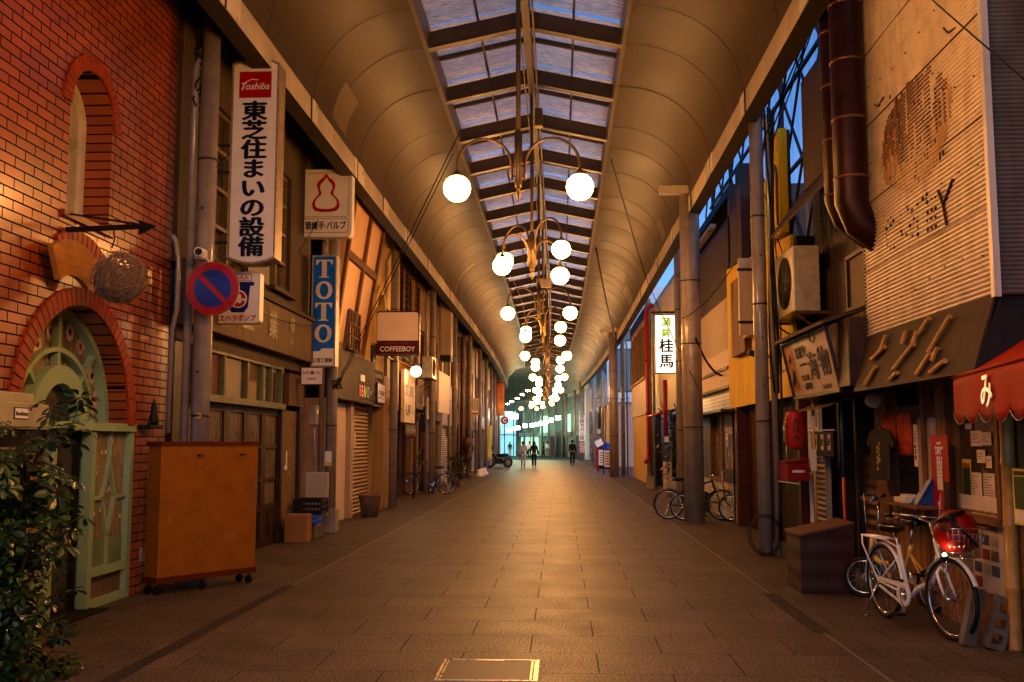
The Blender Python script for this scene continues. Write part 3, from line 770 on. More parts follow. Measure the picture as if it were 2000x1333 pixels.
# letter box, cream shelf with sign, keypad at the near side of the door
cb = thing('cream_canopy_box', 'cream box canopy with small white nameplate over the near doorway', 'canopy', (-4.3, 7.3, 1.6))
m = MB(); m.box(-4.5, -4.05, 6.6, 7.74, 1.71, 1.90); m.box(-4.5, -4.15, 6.6, 7.68, 1.902, 1.98); m.build('box', mat('cream paint', (.46, .43, .30), .45), cb, bevel=.01)
m = MB(); m.box(-4.05, -4.046, 7.22, 7.42, 1.77, 1.86); pl_ = m.build('nameplate', M_BLACK, cb)
m = MB(); m.box(-4.046, -4.042, 7.23, 7.41, 1.778, 1.852); m.build('plate_face', M_WHITE, pl_)
m = MB(); write(m, 'foodmax', (-4.040, 7.32, 1.815), UY, UZ, .048, .012); m.build('lettering', M_BLACK, pl_)
ps = [(7.35, 7.62, 1.30, 1.55), (7.66, 7.88, 1.33, 1.56), (7.9, 8.04, 1.18, 1.52), (7.4, 7.6, .95, 1.22), (7.7, 7.9, 1.0, 1.25)]
t = thing('menu_board', 'dark board with pinned menus beside the leafy plant', 'notice board', (-4.4, 7.8, .5))
m = MB(); m.box(-4.46, -4.40, 7.3, 8.12, .5, 1.66); m.build('board', M_DARK, t)
m = MB()
for a, b, c_, d_ in ps: m.box(-4.398, -4.394, a, b, c_, d_)
pa = m.build('menu', mat('menu paper', (.62, .45, .36), .6), t)
m = MB()
for a, b, c_, d_ in ps:
    z = d_ - .03
    while z > c_ + .02:
        m.box(-4.393, -4.391, a + .02, b - .02 - .08 * random.random(), z - .008, z); z -= .024
m.build('print', mat('menu print', (.10, .05, .04), .6), pa)
t = thing('door_keypad', 'black entry keypad with glowing red light by the door', 'keypad', (-4.36, 8.2, 1.0))
m = MB(); m.box(-4.39, -4.36, 8.14, 8.30, 1.02, 1.28); m.build('body', M_BLACK, t, bevel=.008)
m = MB()
for i in range(3):
    for j in range(3): m.box(-4.36, -4.354, 8.16 + .045 * i, 8.19 + .045 * i, 1.0 + .05 * j, 1.03 + .05 * j)
m.build('keys', mat('grey keys', (.25, .25, .25), .4), t); m = MB(); m.ball((-4.356, 8.2, 1.2), .007, 8, 5); m.build('indicator', emis('red indicator', (1, .03, .02), 6), t)
# bracket with the ball of twigs, fan-shaped wooden board, cat figure
t = thing('iron_bracket', 'black iron bracket with triangular end projecting under the arched window', 'bracket', (-4.48, 8.7, 3.5))
m = MB(); m.bar((-4.49, 8.74, 3.53), (-3.66, 8.50, 3.50), .045, .04); m.bar((-4.49, 8.74, 3.68), (-3.75, 8.53, 3.53), .018, .018)
m.prism([(-3.72, 8.5, 3.56), (-3.56, 8.47, 3.50), (-3.72, 8.5, 3.43)], (0, .03, 0)); m.build('arm', M_BLACK, t)
m = MB(); m.tube([(-4.0, 8.62, 3.50), (-3.99, 8.63, 3.42), (-4.0, 8.6, 3.33)], .006, 5); m.build('hook', M_BLACK, t)
bc = V((-4.0, 8.78, 3.09)); m = MB(); rnd = random.Random(3)
for i in range(420):
    u = V((rnd.gauss(0, 1), rnd.gauss(0, 1), rnd.gauss(0, 1))).normalized(); v_ = u.orthogonal().normalized(); v_.rotate(Matrix.Rotation(rnd.random() * 6.3, 3, u))
    rr = .235 * (.72 + .3 * rnd.random()); sp_ = .5 + rnd.random() * 1.3; q = []
    for k in range(7):
        a = (k / 6 - .5) * sp_; q.append(bc + (u * math.cos(a) + v_ * math.sin(a)) * rr * (1 + .06 * rnd.random()) * (1 if abs(a) < .7 else 1.06))
    m.tube(q, .0028 + .0016 * rnd.random(), 3, cap=False)
m.tube([bc + UZ * .2, bc + UZ * .27], .008, 5)
tag(m.build('twig_ball', mat('dry twigs', (.40, .31, .22), .8, 0, .5, 30)), 'round ball of dry tangled twigs hanging from the iron bracket', 'twig ball')
m = MB(); cF = (8.62, 2.58)
flat(m, ell(cF[0], cF[1], .78, .82, 58, 122, 16) + ell(cF[0], cF[1], .5, .5, 122, 58, 12), [], .05, (-4.36, 0, 0), UY, UZ)
tag(m.build('fan_board', mat('golden varnished wood', (.50, .26, .05), .75, 0, .35, 3, wave=('Z', .08, .001))), 'fan shaped golden wooden board on the brick wall', 'wooden board')
m = MB(); kt = onx(300, 825, -4.42); ky, kz = kt.y, kt.z
m.box(-4.5, -4.36, ky - .22, ky + .13, kz - .06, kz - .03); m.lathe([(0, 0), (.05, 0), (.055, .05), (.03, .14), (.035, .18), (.03, .22), (0, .24)], (-4.42, ky, kz - .03), 12)
m.cyl((-4.42, ky - .015, kz + .19), (-4.42, ky - .03, kz + .25), .012, .002, 6); m.cyl((-4.42, ky + .015, kz + .19), (-4.42, ky + .03, kz + .25), .012, .002, 6); m.tube([(-4.42, ky - .05, kz - .02), (-4.42, ky - .1, kz - .0), (-4.42, ky - .15, kz - .03)], .012, 6)
tag(m.build('cat_figure', M_BLACK), 'small black cat figure sitting on a shelf on the brick corner', 'figurine')
m = MB(); m.box(-4.5, -4.485, 10.62, 10.72, .33, .47); o = m.build('outlet_plate', mat('beige plastic', (.5, .45, .33), .4), None, bevel=.003); tag(o, 'beige outlet plate low on the brick wall beside the green door', 'outlet')
m = MB(); m.box(-4.95, -4.34, 8.68, 9.56, .002, .02); tag(m.build('door_mat', mat('black rubber mat', (.012, .012, .012), .9, 0, .3, 40, bump=.6, bscale=120)), 'black door mat in front of the arched green door', 'door mat')

# ---- orange rolling board
t = thing('rolling_board', 'tall orange board box on casters in front of the brick corner', 'display board', (-3.95, 10.7, 0))
A_, B_ = V((-4.22, 10.42, 0)), V((-3.50, 11.45, 0)); dx_ = (B_ - A_).normalized(); nx_ = V((dx_.y, -dx_.x, 0)); bk_ = -nx_
M_ORB = mat('orange fibreboard', (.42, .19, .03), .42, 0, .18, 5, bump=.2, bscale=90, dirt_amt=.12, dirt=(.25, .11, .02), coat=.15)
m = MB(); mid = (A_ + B_) / 2 + bk_ * .12; hw = (B_ - A_).length / 2
A0 = MB().obox(mid + UZ * .87, dx_ * hw, bk_ * .12, UZ * .69); A0.build('panel', M_ORB, t, bevel=.004)
m = MB(); m.obox(mid + UZ * 1.585, dx_ * (hw + .015), bk_ * .135, UZ * .022); m.obox(mid + UZ * .15, dx_ * (hw + .012), bk_ * .132, UZ * .03); m.build('trim', mat('red brown trim', (.20, .055, .025), .4), t)
for k, (s_, b_) in enumerate(((-.93, -.7), (-.05, -.7), (.93, -.7), (-.93, .7), (.93, .7))):
    c_ = mid + dx_ * hw * s_ + bk_ * .12 * b_
    m = MB(); m.cyl(c_ + dx_ * -.015 + UZ * .045 + nx_ * .012, c_ + UZ * .045 - nx_ * .012 + dx_ * -.015, .045, n=14); wl = m.build('caster', M_BLACK, t)
    m = MB(); m.bar(c_ + UZ * .05 + nx_ * .02, c_ + UZ * .12 + nx_ * .02, .03, .006); m.bar(c_ + UZ * .05 - nx_ * .02, c_ + UZ * .12 - nx_ * .02, .03, .006); m.build('bracket', M_STEEL_D, wl)
for s_ in (-.28, .62):
    m = MB(); p = mid + dx_ * hw * s_ + nx_ * .12 + UZ * 1.46; m.tube([p, p + nx_ * .04, p + nx_ * .05 + dx_ * .05], .008, 6); m.ball(p + nx_ * .02, .016, 8, 6); m.build('hook', M_STEEL_D, t)
m = MB()
for s_ in (-.6, -.1, .55): m.ball(mid + dx_ * hw * s_ + nx_ * .12 + UZ * 1.32, .006, 8, 5)
m.obox(mid + dx_ * hw * -.8 + nx_ * .121 + UZ * .78, dx_ * .008 + UZ * .03, nx_ * .001, UZ * .002 + dx_ * .003); m.build('screw', mat('screw', (.6, .45, .3), .4, .6), t)

# ---- column A fittings: security camera, no-parking sign
t = thing('security_camera', 'white round security camera on the column above the no parking sign', 'security camera', (-4.1, 11.1, 3.7))
m = MB(); m.box(-4.16, -4.05, 11.02, 11.14, 3.68, 3.80); m.build('mount', M_WHITE, t, bevel=.01)
m = MB(); m.cyl((-4.10, 11.04, 3.76), (-4.07, 10.90, 3.74), .052, n=18); m.build('body', M_WHITE, t)
m = MB(); m.cyl((-4.0695, 10.898, 3.74), (-4.068, 10.89, 3.74), .04, n=18); m.build('lens', M_BLACK, t)
m = MB(); m.tube([(-4.05, 11.05, 3.7), (-3.98, 11.0, 3.64), (-3.97, 11.02, 3.56), (-4.02, 11.08, 3.50)], .012, 6); m.build('cable', M_WHITE, t)
t = thing('no_parking_sign', 'round red and blue no parking sign on the near left column', 'road sign', (-3.92, 10.95, 3.04))
c_ = V((-3.92, 10.98, 3.33))
m = MB(); m.cyl(c_, c_ - UY * .012, .298, n=48); m.build('disc', mat('red sign face', (.50, .018, .02), .3, coat=.3), t)
m = MB(); m.lathe([(.300, -.006), (.306, -.006), (.306, .018), (.300, .018)], c_ - UY * .012, 48, (0, 1, 0)); m.build('rim', mat('sign rim', (.45, .2, .15), .4), t)
m = MB()   # two blue half moons either side of the bar
for s_ in (1, -1):
    pts = []
    for k in range(33):
        a = R(-45 if s_ > 0 else 135) + math.pi * k / 32; x_, z_ = .215 * math.cos(a), .215 * math.sin(a)
        n_ = (x_ + z_) * .7071 * s_; 
        if n_ < .028: sft = .028 - n_; x_ += sft * .7071 * s_; z_ += sft * .7071 * s_
        pts.append((x_, z_))
    flat(m, pts, [], .003, c_ - UY * .0135, UX, UZ)
m.build('face_print', mat('blue sign face', (.02, .085, .42), .3, coat=.3), t)
m = MB(); m.bar(c_ + V((-.2, .03, .05)), c_ + V((-.2, .2, .05)), .03, .03); m.bar(c_ + V((-.22, .012, .03)), c_ + V((.1, .012, .03)), .03, .012); m.build('bracket', M_STEEL_D, t)
# sticker on the column
m = MB(); m.cyl((-4.12 + .02, 11.143, 1.9), (-4.12 + .02, 11.141, 1.9), .035, n=20); tag(m.build('round_sticker', mat('orange sticker', (.6, .33, .05), .5)), 'small round orange sticker on the near left column', 'sticker')

# ================================================================ mortar shop building (B)
FB = Fr(-4.45, 'L')
t = B = thing('mortar_shop_building', 'old dark mortar building with metal lattice windows and wooden doors', 'building', (-4.5, 14.4, 0))
M_MORT = mat('stained mortar', (.165, .125, .08), .75, 0, .35, 1.5, bump=.35, bscale=18, streak=.75, dirt=(.045, .03, .02), dirt_amt=.4)
M_MORT2 = mat('streaked band mortar', (.27, .19, .105), .7, 0, .35, 2, bump=.3, bscale=18, streak=.85, dirt=(.06, .04, .025))
up1, up2 = (12.15, 13.9, 3.95, 6.05), (15.1, 16.25, 4.05, 6.0)
m = MB(); fwall(m, FB, 11.35, 17.6, 3.72, 9.5, [up1, up2], .25, -.05); m.box(-12, -4.76, 17.3, 17.6, 0, 9.5); m.box(-12, -4.76, 11.35, 11.6, 0, 9.5); m.build('wall', M_MORT, B)
m = MB(); FB.box(m, 11.35, 17.25, 2.98, 3.70, -.02, .12); m.build('sign_band', M_MORT2, B, bevel=.01)
m = MB(); FB.box(m, 11.35, 17.25, 2.80, 2.978, -.3, -.02); FB.box(m, 11.35, 17.2, 3.70, 3.76, -.05, .17); m.build('ledge', M_MORT, B)
for (a0, a1, b0, b1), nv in ((up1, 3), (up2, 2)):
    m = MB()
    for k in range(nv + 1):
        a = a0 + (a1 - a0) * k / nv; FB.box(m, a - .03, a + .03, b0, b1, -.2, -.12)
    for k in range(5):
        b = b0 + (b1 - b0) * k / 4; FB.box(m, a0, a1, b - .025, b + .025, -.19, -.125)
    wf = m.build('window', mat('old putty frame', (.33, .27, .17), .6, 0, .2, 5, streak=.4), B)
    m = MB(); FB.box(m, a0, a1, b0, b1, -.22, -.20); m.build('pane', mat('dusty amber glass', (.16, .12, .07), .15, 0, .45, 1.6, spec=.8), wf)
    m = MB(); FB.box(m, a0 - .08, a1 + .08, b0 - .09, b0 - .02, -.2, .06); m.build('sill', M_MORT, wf)
m = MB(); FB.box(m, 13.95, 15.0, 4.0, 6.02, -.06, -.02); m.build('shutter_box', mat('dull zinc', (.19, .17, .15), .5, .4, .3, 3, streak=.4), B)
m = MB()   # raised rusted letters on the band
for ch, a in (('工', 13.55), ('業', 14.75), ('株', 15.85)):
    b = 3.36
    if ch == '株':
        write(m, '株', FB.p(a, 3.50, .13), UY, UZ, .30, .03); write(m, '会社', FB.p(a, 3.2, .13), UY, UZ, .16, .02)
    else: write(m, ch, FB.p(a, b, .13), UY, UZ, .52 if ch == '工' else .46, .035)
m.build('lettering', mat('grey raised letters', (.30, .26, .19), .5, .2), B)
# ground floor: row of mint framed top lights over wooden glazed doors
m = MB()
for a in (12.05, 13.15, 14.15, 14.9, 15.35, 15.9): FB.box(m, a - .035, a + .035, 2.21, 2.80, -.12, -.04)
FB.box(m, 12.0, 15.95, 2.12, 2.21, -.12, .02); FB.box(m, 12.0, 15.95, 2.76, 2.80, -.12, -.03)
tl = m.build('transom_window', mat('faded green frame', (.25, .27, .15), .5, 0, .25, 5, streak=.5), B)
m = MB(); FB.box(m, 12.05, 15.9, 2.21, 2.78, -.1, -.09); m.build('pane', mat('reflecting old glass', (.14, .10, .06), .06, 0, .4, 1.2, spec=1.0, bump=.05, bscale=3, rvar=.03, coat=1), tl)
a = 11.7
for k in range(5):
    w_ = .86
    m = MB(); a1 = a + w_ - .01
    for x_ in (a + .05, a1 - .05): FB.box(m, x_ - .05, x_ + .05, 0, 2.1, -.16, -.09)
    for z0, z1 in ((0, .12), (.55, .65), (1.0, 1.05), (1.5, 1.55), (2.02, 2.1)): FB.box(m, a + .1, a1 - .1, z0, z1, -.155, -.095)
    FB.box(m, a + .1, a1 - .1, .12, .55, -.14, -.12); FB.box(m, (a + a1) / 2 - .02, (a + a1) / 2 + .02, .12, .55, -.12, -.1)
    d = m.build('glazed_door', M_WOOD_D, B)
    m = MB(); FB.box(m, a + .1, a1 - .1, .65, 2.02, -.13, -.125); m.build('pane', mat('curtained old glass', (.30, .25, .17), .2, 0, .3, 3, spec=.7, wave=('Y', .11, .005)), d)
    a += w_
m = MB(); 
for a_, b_, c0_, c1_ in ((11.4, 11.66, -.3, -.05), (15.93, 16.02, -.2, -.04), (16.9, 17.02, -.2, .0)): m = MB(); FB.box(m, a_, b_, 0, 2.98, c0_, c1_); m.build('post', M_WOOD_D, B)
m = MB(); FB.box(m, 16.02, 16.9, 0, 2.12, -.12, -.06)
for z in (.65, 1.05): FB.box(m, 16.02, 16.9, z, z + .02, -.06, -.05)
m.build('peeling_board', mat('peeling plywood', (.33, .25, .15), .7, 0, .3, 4, bump=.5, bscale=20, dirt_amt=.95, dirt=(.07, .045, .03), streak=.5), B)
m = MB(); FB.box(m, 16.3, 16.36, 1.15, 1.45, -.06, -.056); FB.box(m, 16.2, 16.28, 1.15, 1.22, -.06, -.03); m.build('notice', M_WHITE, B)
m = MB(); FB.box(m, 16.0, 16.95, 2.2, 2.72, -.2, .05); vb = m.build('vent_box', mat('brown box', (.19, .11, .05), .6, 0, .3, 3, streak=.3), B)
m = MB()
for k in range(9): FB.box(m, 16.5, 16.93, 2.24 + .05 * k, 2.262 + .05 * k, .05, .062)
m.build('louvre', M_BLACK, vb)
m = MB(); FB.box(m, 17.02, 19.0, 0, 2.9, -.75, -.7); m.build('recess_wall', mat('red brown boards', (.15, .05, .025), .6, 0, .35, 4, bump=.2, wave=('Y', .16, .012)), B)
m = MB(); m.box(-12, -5.2, 17.62, 19.0, 2.95, 9.5); m.build('recess_upper_wall', M_MORT, B)

# ================================================================ hanging signs
def box_sign(name, label, cat, xc, y, z0, z1, w_, d_, face_mat, body_mat, r=.03, arch=0.0, group=None, rim=.02):
    """lit-box sign standing out from the wall: front faces the camera end of the street"""
    t = thing(name, label, cat, (xc, y, z0), group)
    h = z1 - z0; zc = (z0 + z1) / 2
    def outl(w2, h2, rr):
        if not arch: return rrect(w2, h2, rr)
        o_ = []
        for k in range(13):
            x_ = w2 / 2 - w2 * k / 12; o_.append((x_, h2 / 2 - arch + arch * (1 - (2 * x_ / w2) ** 2)))
        for k in range(13):
            x_ = -w2 / 2 + w2 * k / 12; o_.append((x_, -h2 / 2 + arch - arch * (1 - (2 * x_ / w2) ** 2)))
        return o_
    m = MB(); flat(m, outl(w_, h, r), [outl(w_ - 2 * rim, h - 2 * rim, max(.005, r - rim / 2))], d_, (xc, y + d_ / 2, zc), UX, UZ); m.build('casing', body_mat, t)
    m = MB(); flat(m, outl(w_ - 2 * rim - .002, h - 2 * rim - .002, max(.005, r - rim / 2)), [], d_ - .02, (xc, y + d_ / 2, zc), UX, UZ); m.build('face', face_mat, t)
    return t, V((xc, y + .008, zc))
M_RUSTW = mat('rusty white casing', (.48, .41, .32), .45, .2, .3, 8, dirt_amt=.6, dirt=(.12, .06, .03), streak=.5)
M_FACE = mat('white acrylic', (.86, .81, .74), .3, 0, .06, 3, coat=.3)
M_NAVY = mat('navy letters', (.008, .010, .05), .35)
M_REDP = mat('red print', (.55, .01, .025), .35)
# tall electrical maker's sign
t, c_ = box_sign('vertical_sign', 'tall white vertical sign with red square and navy Japanese characters', 'shop sign', -3.82, 12.0, 3.80, 6.44, .60, .30, M_FACE, M_RUSTW, arch=.07, rim=.022)
fz = c_.y - .003
m = MB(); m.box(c_.x - .205, c_.x + .205, fz - .002, fz + .002, 5.92, 6.26); m.build('red_square', M_REDP, t)
m = MB(); write(m, 'Toshiba', (c_.x, fz - .004, 6.07), UX, UZ, .125, .004, shear=.35, fit=.36); m.tube([(c_.x - .16, fz - .004, 6.02), (c_.x - .13, fz - .004, 6.12), (c_.x - .05, fz - .004, 6.16), (c_.x + .04, fz - .004, 6.15)], .006, 4); m.build('script_logo', M_FACE, t)
m = MB(); write(m, '東芝住まいの設備', (c_.x, fz - .002, 4.88), UX, UZ, .265, .045, 1.25, vertical=True, pitch=.935); m.build('lettering', M_NAVY, t)
m = MB()
for z in (5.0, 5.35, 4.1): m.bar((-4.5, 12.15, z), (-4.12, 12.15, z), .03, .03)
m.bar((-4.5, 12.15, 4.9), (-4.12, 12.15, 5.3), .015, .015); m.bar((-4.1, 11.3, 3.84), (-3.95, 12.1, 3.78), .02, .02); m.build('bracket', M_STEEL_D, t)
# gourd sign
t, c_ = box_sign('gourd_sign', 'squarish cream sign with red gourd outline and navy characters', 'shop sign', -4.12, 17.1, 5.20, 6.42, .93, .22, M_FACE, M_WHITE, r=.09, rim=.025)
fz = c_.y - .003
def gourd(s_, e_=0):
    o_ = []
    N = 48
    for k in range(N):
        a = 2 * math.pi * k / N - math.pi / 2
        z_ = -math.cos(a + math.pi / 2) if False else math.sin(a)
        zz = z_
        wd = .27 if zz < -.05 else .2
        # two lobes: radius as a function of height
        hgt = .36
        zz_m = zz * hgt
        if zz_m < -.02: r_ = .205 * math.sqrt(max(0, 1 - ((zz_m + .17) / .2) ** 2))
        else: r_ = .135 * math.sqrt(max(0, 1 - ((zz_m - .13) / .155) ** 2)) + (.03 if zz_m > .27 else 0)
        r_ = max(r_, .105 if -.1 < zz_m < .06 else 0)
        o_.append(((r_ * s_ + e_) * (1 if math.cos(a) >= 0 else -1), zz_m * s_ + e_ * zz))
    return o_
gp_o = []
prof = [(0, .36), (.03, .33), (.05, .285), (.105, .255), (.15, .205), (.165, .14), (.15, .08), (.128, .03), (.135, -.02), (.18, -.06), (.225, -.12), (.245, -.19), (.235, -.26), (.19, -.31), (.09, -.33)]
outp = [(x, z) for x, z in prof] + [(-x, z) for x, z in prof[::-1][:-1]]
inp = [(max(0, x - .048) if x else 0, z * .84 - .003) for x, z in prof if x == 0 or x > .05]; inp = inp + [(-x, z) for x, z in inp[::-1][:-1]]
m = MB(); flat(m, outp, [inp], .012, (c_.x, fz - .004, 5.98), UX, UZ); m.build('gourd_emblem', M_REDP, t)
m = MB(); write(m, '管継手·バルブ', (c_.x, fz - .003, 5.405), UX, UZ, .155, .03, fit=.72); m.build('lettering', M_NAVY, t)
m = MB(); ro = rrect(.82, .26, .05); flat(m, ro, [rrect(.80, .24, .045)], .006, (c_.x, fz - .002, 5.405), UX, UZ); ro = rrect(.82, .80, .06); flat(m, ro, [rrect(.80, .78, .055)], .006, (c_.x, fz - .002, 5.96), UX, UZ); m.build('border_line', mat('worn line', (.4, .33, .27), .5), t)
m = MB(); m.bar((-4.5, 17.2, 5.5), (-4.5, 17.2, 6.2), .05, .05); m.bar((-4.6, 17.2, 5.55), (-4.45, 17.2, 5.55), .05, .05); m.bar((-4.6, 17.2, 6.1), (-4.45, 17.2, 6.1), .05, .05); m.build('bracket', M_WHITE, t)
# blue vertical sign
t, c_ = box_sign('blue_vertical_sign', 'blue and white vertical sign with four large serif letters', 'shop sign', -4.16, 17.25, 2.92, 4.90, .44, .26, mat('light blue sign face', (.003, .145, .75), .3, coat=.3), mat('grey sign casing', (.55, .52, .46), .4, .2, .15, 4, streak=.2), r=.012, rim=.022)
fz = c_.y - .003
m = MB(); flat(m, [(-.19, -.17), (.19, -.17), (.19, .13), (-.02, .13), (-.06, .08), (-.19, .08)], [], .004, (c_.x, fz - .001, 3.11), UX, UZ); m.build('white_field', M_FACE, t)
def serif(mb, ch, cx_, z, w_, h_, y):
    if ch == 'O':
        flat(mb, circ(.5, 36, 0, 0, w_, h_), [circ(.5, 36, 0, 0, w_ * .52, h_ * .78)], .008, (cx_, y, z), UX, UZ)
    else:
        a, b = w_ / 2, h_ / 2
        flat(mb, [(-a, b), (a, b), (a, b * .45), (a * .86, b * .45), (a * .62, b * .84), (a * .28, b * .86), (a * .28, -b * .84), (a * .6, -b * .92), (a * .6, -b), (-a * .6, -b), (-a * .6, -b * .92), (-a * .28, -b * .84), (-a * .28, b * .86), (-a * .62, b * .84), (-a * .86, b * .45), (-a, b * .45)], [], .008, (cx_, y, z), UX, UZ)
m = MB()
for k, ch in enumerate('TOTO'): serif(m, ch, c_.x, 4.66 - .385 * k, .30, .32, fz - .004)
m.build('lettering', mat('warm white letters', (.78, .72, .60), .35), t)
m = MB(); write(m, '三笠工業㈱', (c_.x, fz - .004, 3.03), UX, UZ, .082, .03, fit=.34); m.build('small_lettering', M_NAVY, t)
# pump sign
t, c_ = box_sign('pump_sign', 'small white sign with blue and red emblem half behind the no parking sign', 'shop sign', -4.08, 12.35, 3.10, 3.76, .56, .16, M_FACE, M_WHITE, r=.05, rim=.016)
fz = c_.y - .003
m = MB(); flat(m, [(-.2, .2), (.2, .2), (.2, .15), (.15, .15), (.13, -.12), (.08, -.19), (-.08, -.19), (-.13, -.12), (-.15, .15), (-.2, .15)], [], .004, (c_.x, fz - .001, 3.43), UX, UZ); m.build('blue_emblem', mat('royal blue print', (.01, .03, .25), .4), t)
m = MB(); m.cyl((c_.x, fz - .002, 3.41), (c_.x, fz - .006, 3.41), .115, n=32); m.build('white_ring', M_FACE, t)
m = MB()
for k in range(3):
    a0 = R(120 * k); pts = []
    for j in range(12): pts.append((.1 * math.cos(a0 + R(100) * j / 11), .1 * math.sin(a0 + R(100) * j / 11)))
    for j in range(8): a = a0 + R(100) * (1 - j / 7) + .25; rr = .035 + .03 * math.sin(j / 7 * math.pi); pts.append((rr * math.cos(a), rr * math.sin(a)))
    flat(m, pts, [], .004, (c_.x, fz - .008, 3.41), UX, UZ)
write(m, 'エハラポンプ', (c_.x, fz - .002, 3.165), UX, UZ, .088, .035, fit=.46)
write(m, 'EBARA', (c_.x - .0, fz - .002, 3.685), UX, UZ, .08, .002, fit=.26); m.build('lettering', M_REDP, t)
m = MB(); flat(m, rrect(.34, .09, .01), [rrect(.325, .075, .008)], .004, (c_.x, fz - .002, 3.685), UX, UZ); m.build('name_border', M_REDP, t)
m = MB(); m.bar((-4.5, 12.42, 3.6), (-4.35, 12.42, 3.6), .03, .03); m.bar((-4.5, 12.42, 3.25), (-4.35, 12.42, 3.25), .03, .03); m.build('bracket', M_STEEL_D, t)
# little toilet sign
t, c_ = box_sign('small_wall_sign', 'small white plate sign low beside the blue vertical sign', 'shop sign', -4.17, 16.55, 2.56, 2.86, .38, .05, M_FACE, M_RUST, r=.01, rim=.012)
m = MB(); write(m, 'ネポン トイレ', (c_.x, c_.y - .003, 2.76), UX, UZ, .066, .03, fit=.32); m.build('lettering', M_NAVY, t)
m = MB(); m.cyl((c_.x + .005, c_.y - .002, 2.765), (c_.x + .005, c_.y - .005, 2.765), .028, n=16); write(m, '取扱店', (c_.x, c_.y - .003, 2.66), UX, UZ, .05, .003); m.build('red_print', M_REDP, t)
m = MB(); m.bar((-4.36, 16.6, 2.85), (-4.45, 16.6, 2.92), .02, .02); m.bar((-4.36, 16.6, 2.6), (-4.46, 16.6, 2.6), .02, .02); m.build('bracket', M_STEEL_D, t)
# coffee sign (the drawn figure is left off)
t, c_ = box_sign('coffee_sign', 'cream and dark red square sign reading COFFEEBOY beside third left column', 'shop sign', -3.86, 23.45, 3.65, 4.72, 1.05, .14, mat('warm acrylic', (.82, .68, .56), .3, 0, .08, 2, coat=.2), mat('dark rim', (.10, .03, .025), .4), r=.08, rim=.03)
fz = c_.y - .003
m = MB(); m.box(c_.x - .495, c_.x + .495, fz - .001, fz + .004, 3.685, 4.01); m.build('red_field', mat('dark red field', (.17, .01, .018), .35), t)
m = MB(); write(m, 'COFFEEBOY', (c_.x, fz - .003, 3.81), UX, UZ, .17, .012, fit=.84); m.build('lettering', M_FACE, t)
m = MB(); write(m, 'GOOD TASTE', (c_.x, fz - .003, 3.945), UX, UZ, .065, 0, fit=.5); m.box(c_.x - .4, c_.x - .29, fz - .003, fz - .001, 3.943, 3.947); m.box(c_.x + .29, c_.x + .4, fz - .003, fz - .001, 3.943, 3.947); m.build('small_lettering', mat('dull red letters', (.45, .10, .06), .4), t)
m = MB(); m.bar((-3.45, 24.0, 4.55), (-3.05, 24.0, 4.55), .03, .03) if False else None; m.bar((-4.12, 23.5, 4.75), (-4.12, 24.44, 4.75), .04, .04); m.bar((-4.12, 23.5, 3.63), (-4.12, 24.44, 3.63), .04, .04); m.build('bracket', M_STEEL_D, t)

# ================================================================ half-timbered shop (C) and mustard building (D)
t = C_ = thing('half_timbered_shop', 'half timbered shop with salmon panels, slanted beams and roller shutter', 'building', (-4.5, 21, 0))
FC = Fr(-4.42, 'L')
# the upper storey leans out towards the street
def lean(a, b, c=0):
    return V((-4.42 + .13 * max(0, b - 3.5) + c, a, b))
m = MB()
m.hexa([lean(19.0, 3.5, -.3), lean(21.9, 3.5, -.3), lean(21.9, 3.5), lean(19.0, 3.5), lean(19.0, 6.9, -.5), lean(22.4, 6.9, -.5), lean(22.4, 6.9), lean(19.0, 6.9)])
m.build('upper_wall', mat('salmon plaster', (.72, .44, .25), .55, 0, .12, 1.5, bump=.1, streak=.15), C_)
m = MB()
def beamc(a0, b0, a1, b1, w_=.16): m.bar(lean(a0, b0, .03), lean(a1, b1, .03), .08, w_, up=(0, 1, 0) if abs(b1 - b0) > abs(a1 - a0) else (0, 0, 1))
M_ = M_WOOD_M
beamc(21.85, 3.45, 22.35, 6.95, .14); beamc(20.6, 3.5, 20.8, 6.9, .12); beamc(19.05, 5.3, 22.1, 5.3); beamc(19.05, 3.5, 21.9, 3.5); beamc(19.05, 6.75, 22.3, 6.75, .25); beamc(19.08, 3.5, 19.08, 6.9, .14); None
m.build('timber', M_WOOD_M, C_)
m = MB(); FC.box(m, 19.0, 22.75, 2.45, 3.42, -.25, .14); m.build('fascia', mat('ribbed brown sheet', (.07, .034, .024), .6, 0, .3, 3, wave=('Y', .09, .012), bump=.1), C_)
m = MB(); FC.box(m, 19.95, 21.0, 3.48, 4.3, .02, .14); wf = m.build('lattice_window', M_DARKGL, C_)
m = MB()
for k in range(5): FC.box(m, 19.95 + .2625 * k - .02, 19.95 + .2625 * k + .02, 3.48, 4.3, .14, .165)
for k in range(4): FC.box(m, 19.95, 21.0, 3.48 + .27 * k, 3.51 + .27 * k, .141, .16)
m.build('lattice', M_WOOD_M, wf)
m = MB(); FC.box(m, 19.0, 19.55, 0, 2.45, -.7, -.02); FC.box(m, 19.551, 21.1, 0, 2.45, -.7, -.62); FC.box(m, 21.1, 21.4, 0, 2.45, -.7, -.03); m.build('lower_wall', mat('pinkish white plaster', (.58, .44, .33), .6, 0, .1, 2, dirt_amt=.15), C_)
m = MB(); FC.box(m, 19.55, 20.9, 0.0, 2.40, -.16, -.1); m.build('side_panel', mat('pinkish white panel', (.60, .46, .35), .55, 0, .1, 2), C_)
m = MB(); FC.box(m, 21.45, 23.6, 0.02, 2.44, -.2, -.14); m.build('roller_shutter', mat('beige shutter', (.50, .38, .24), .4, .2, .15, 3, streak=.3, wave=('Z', .085, .018)), C_)
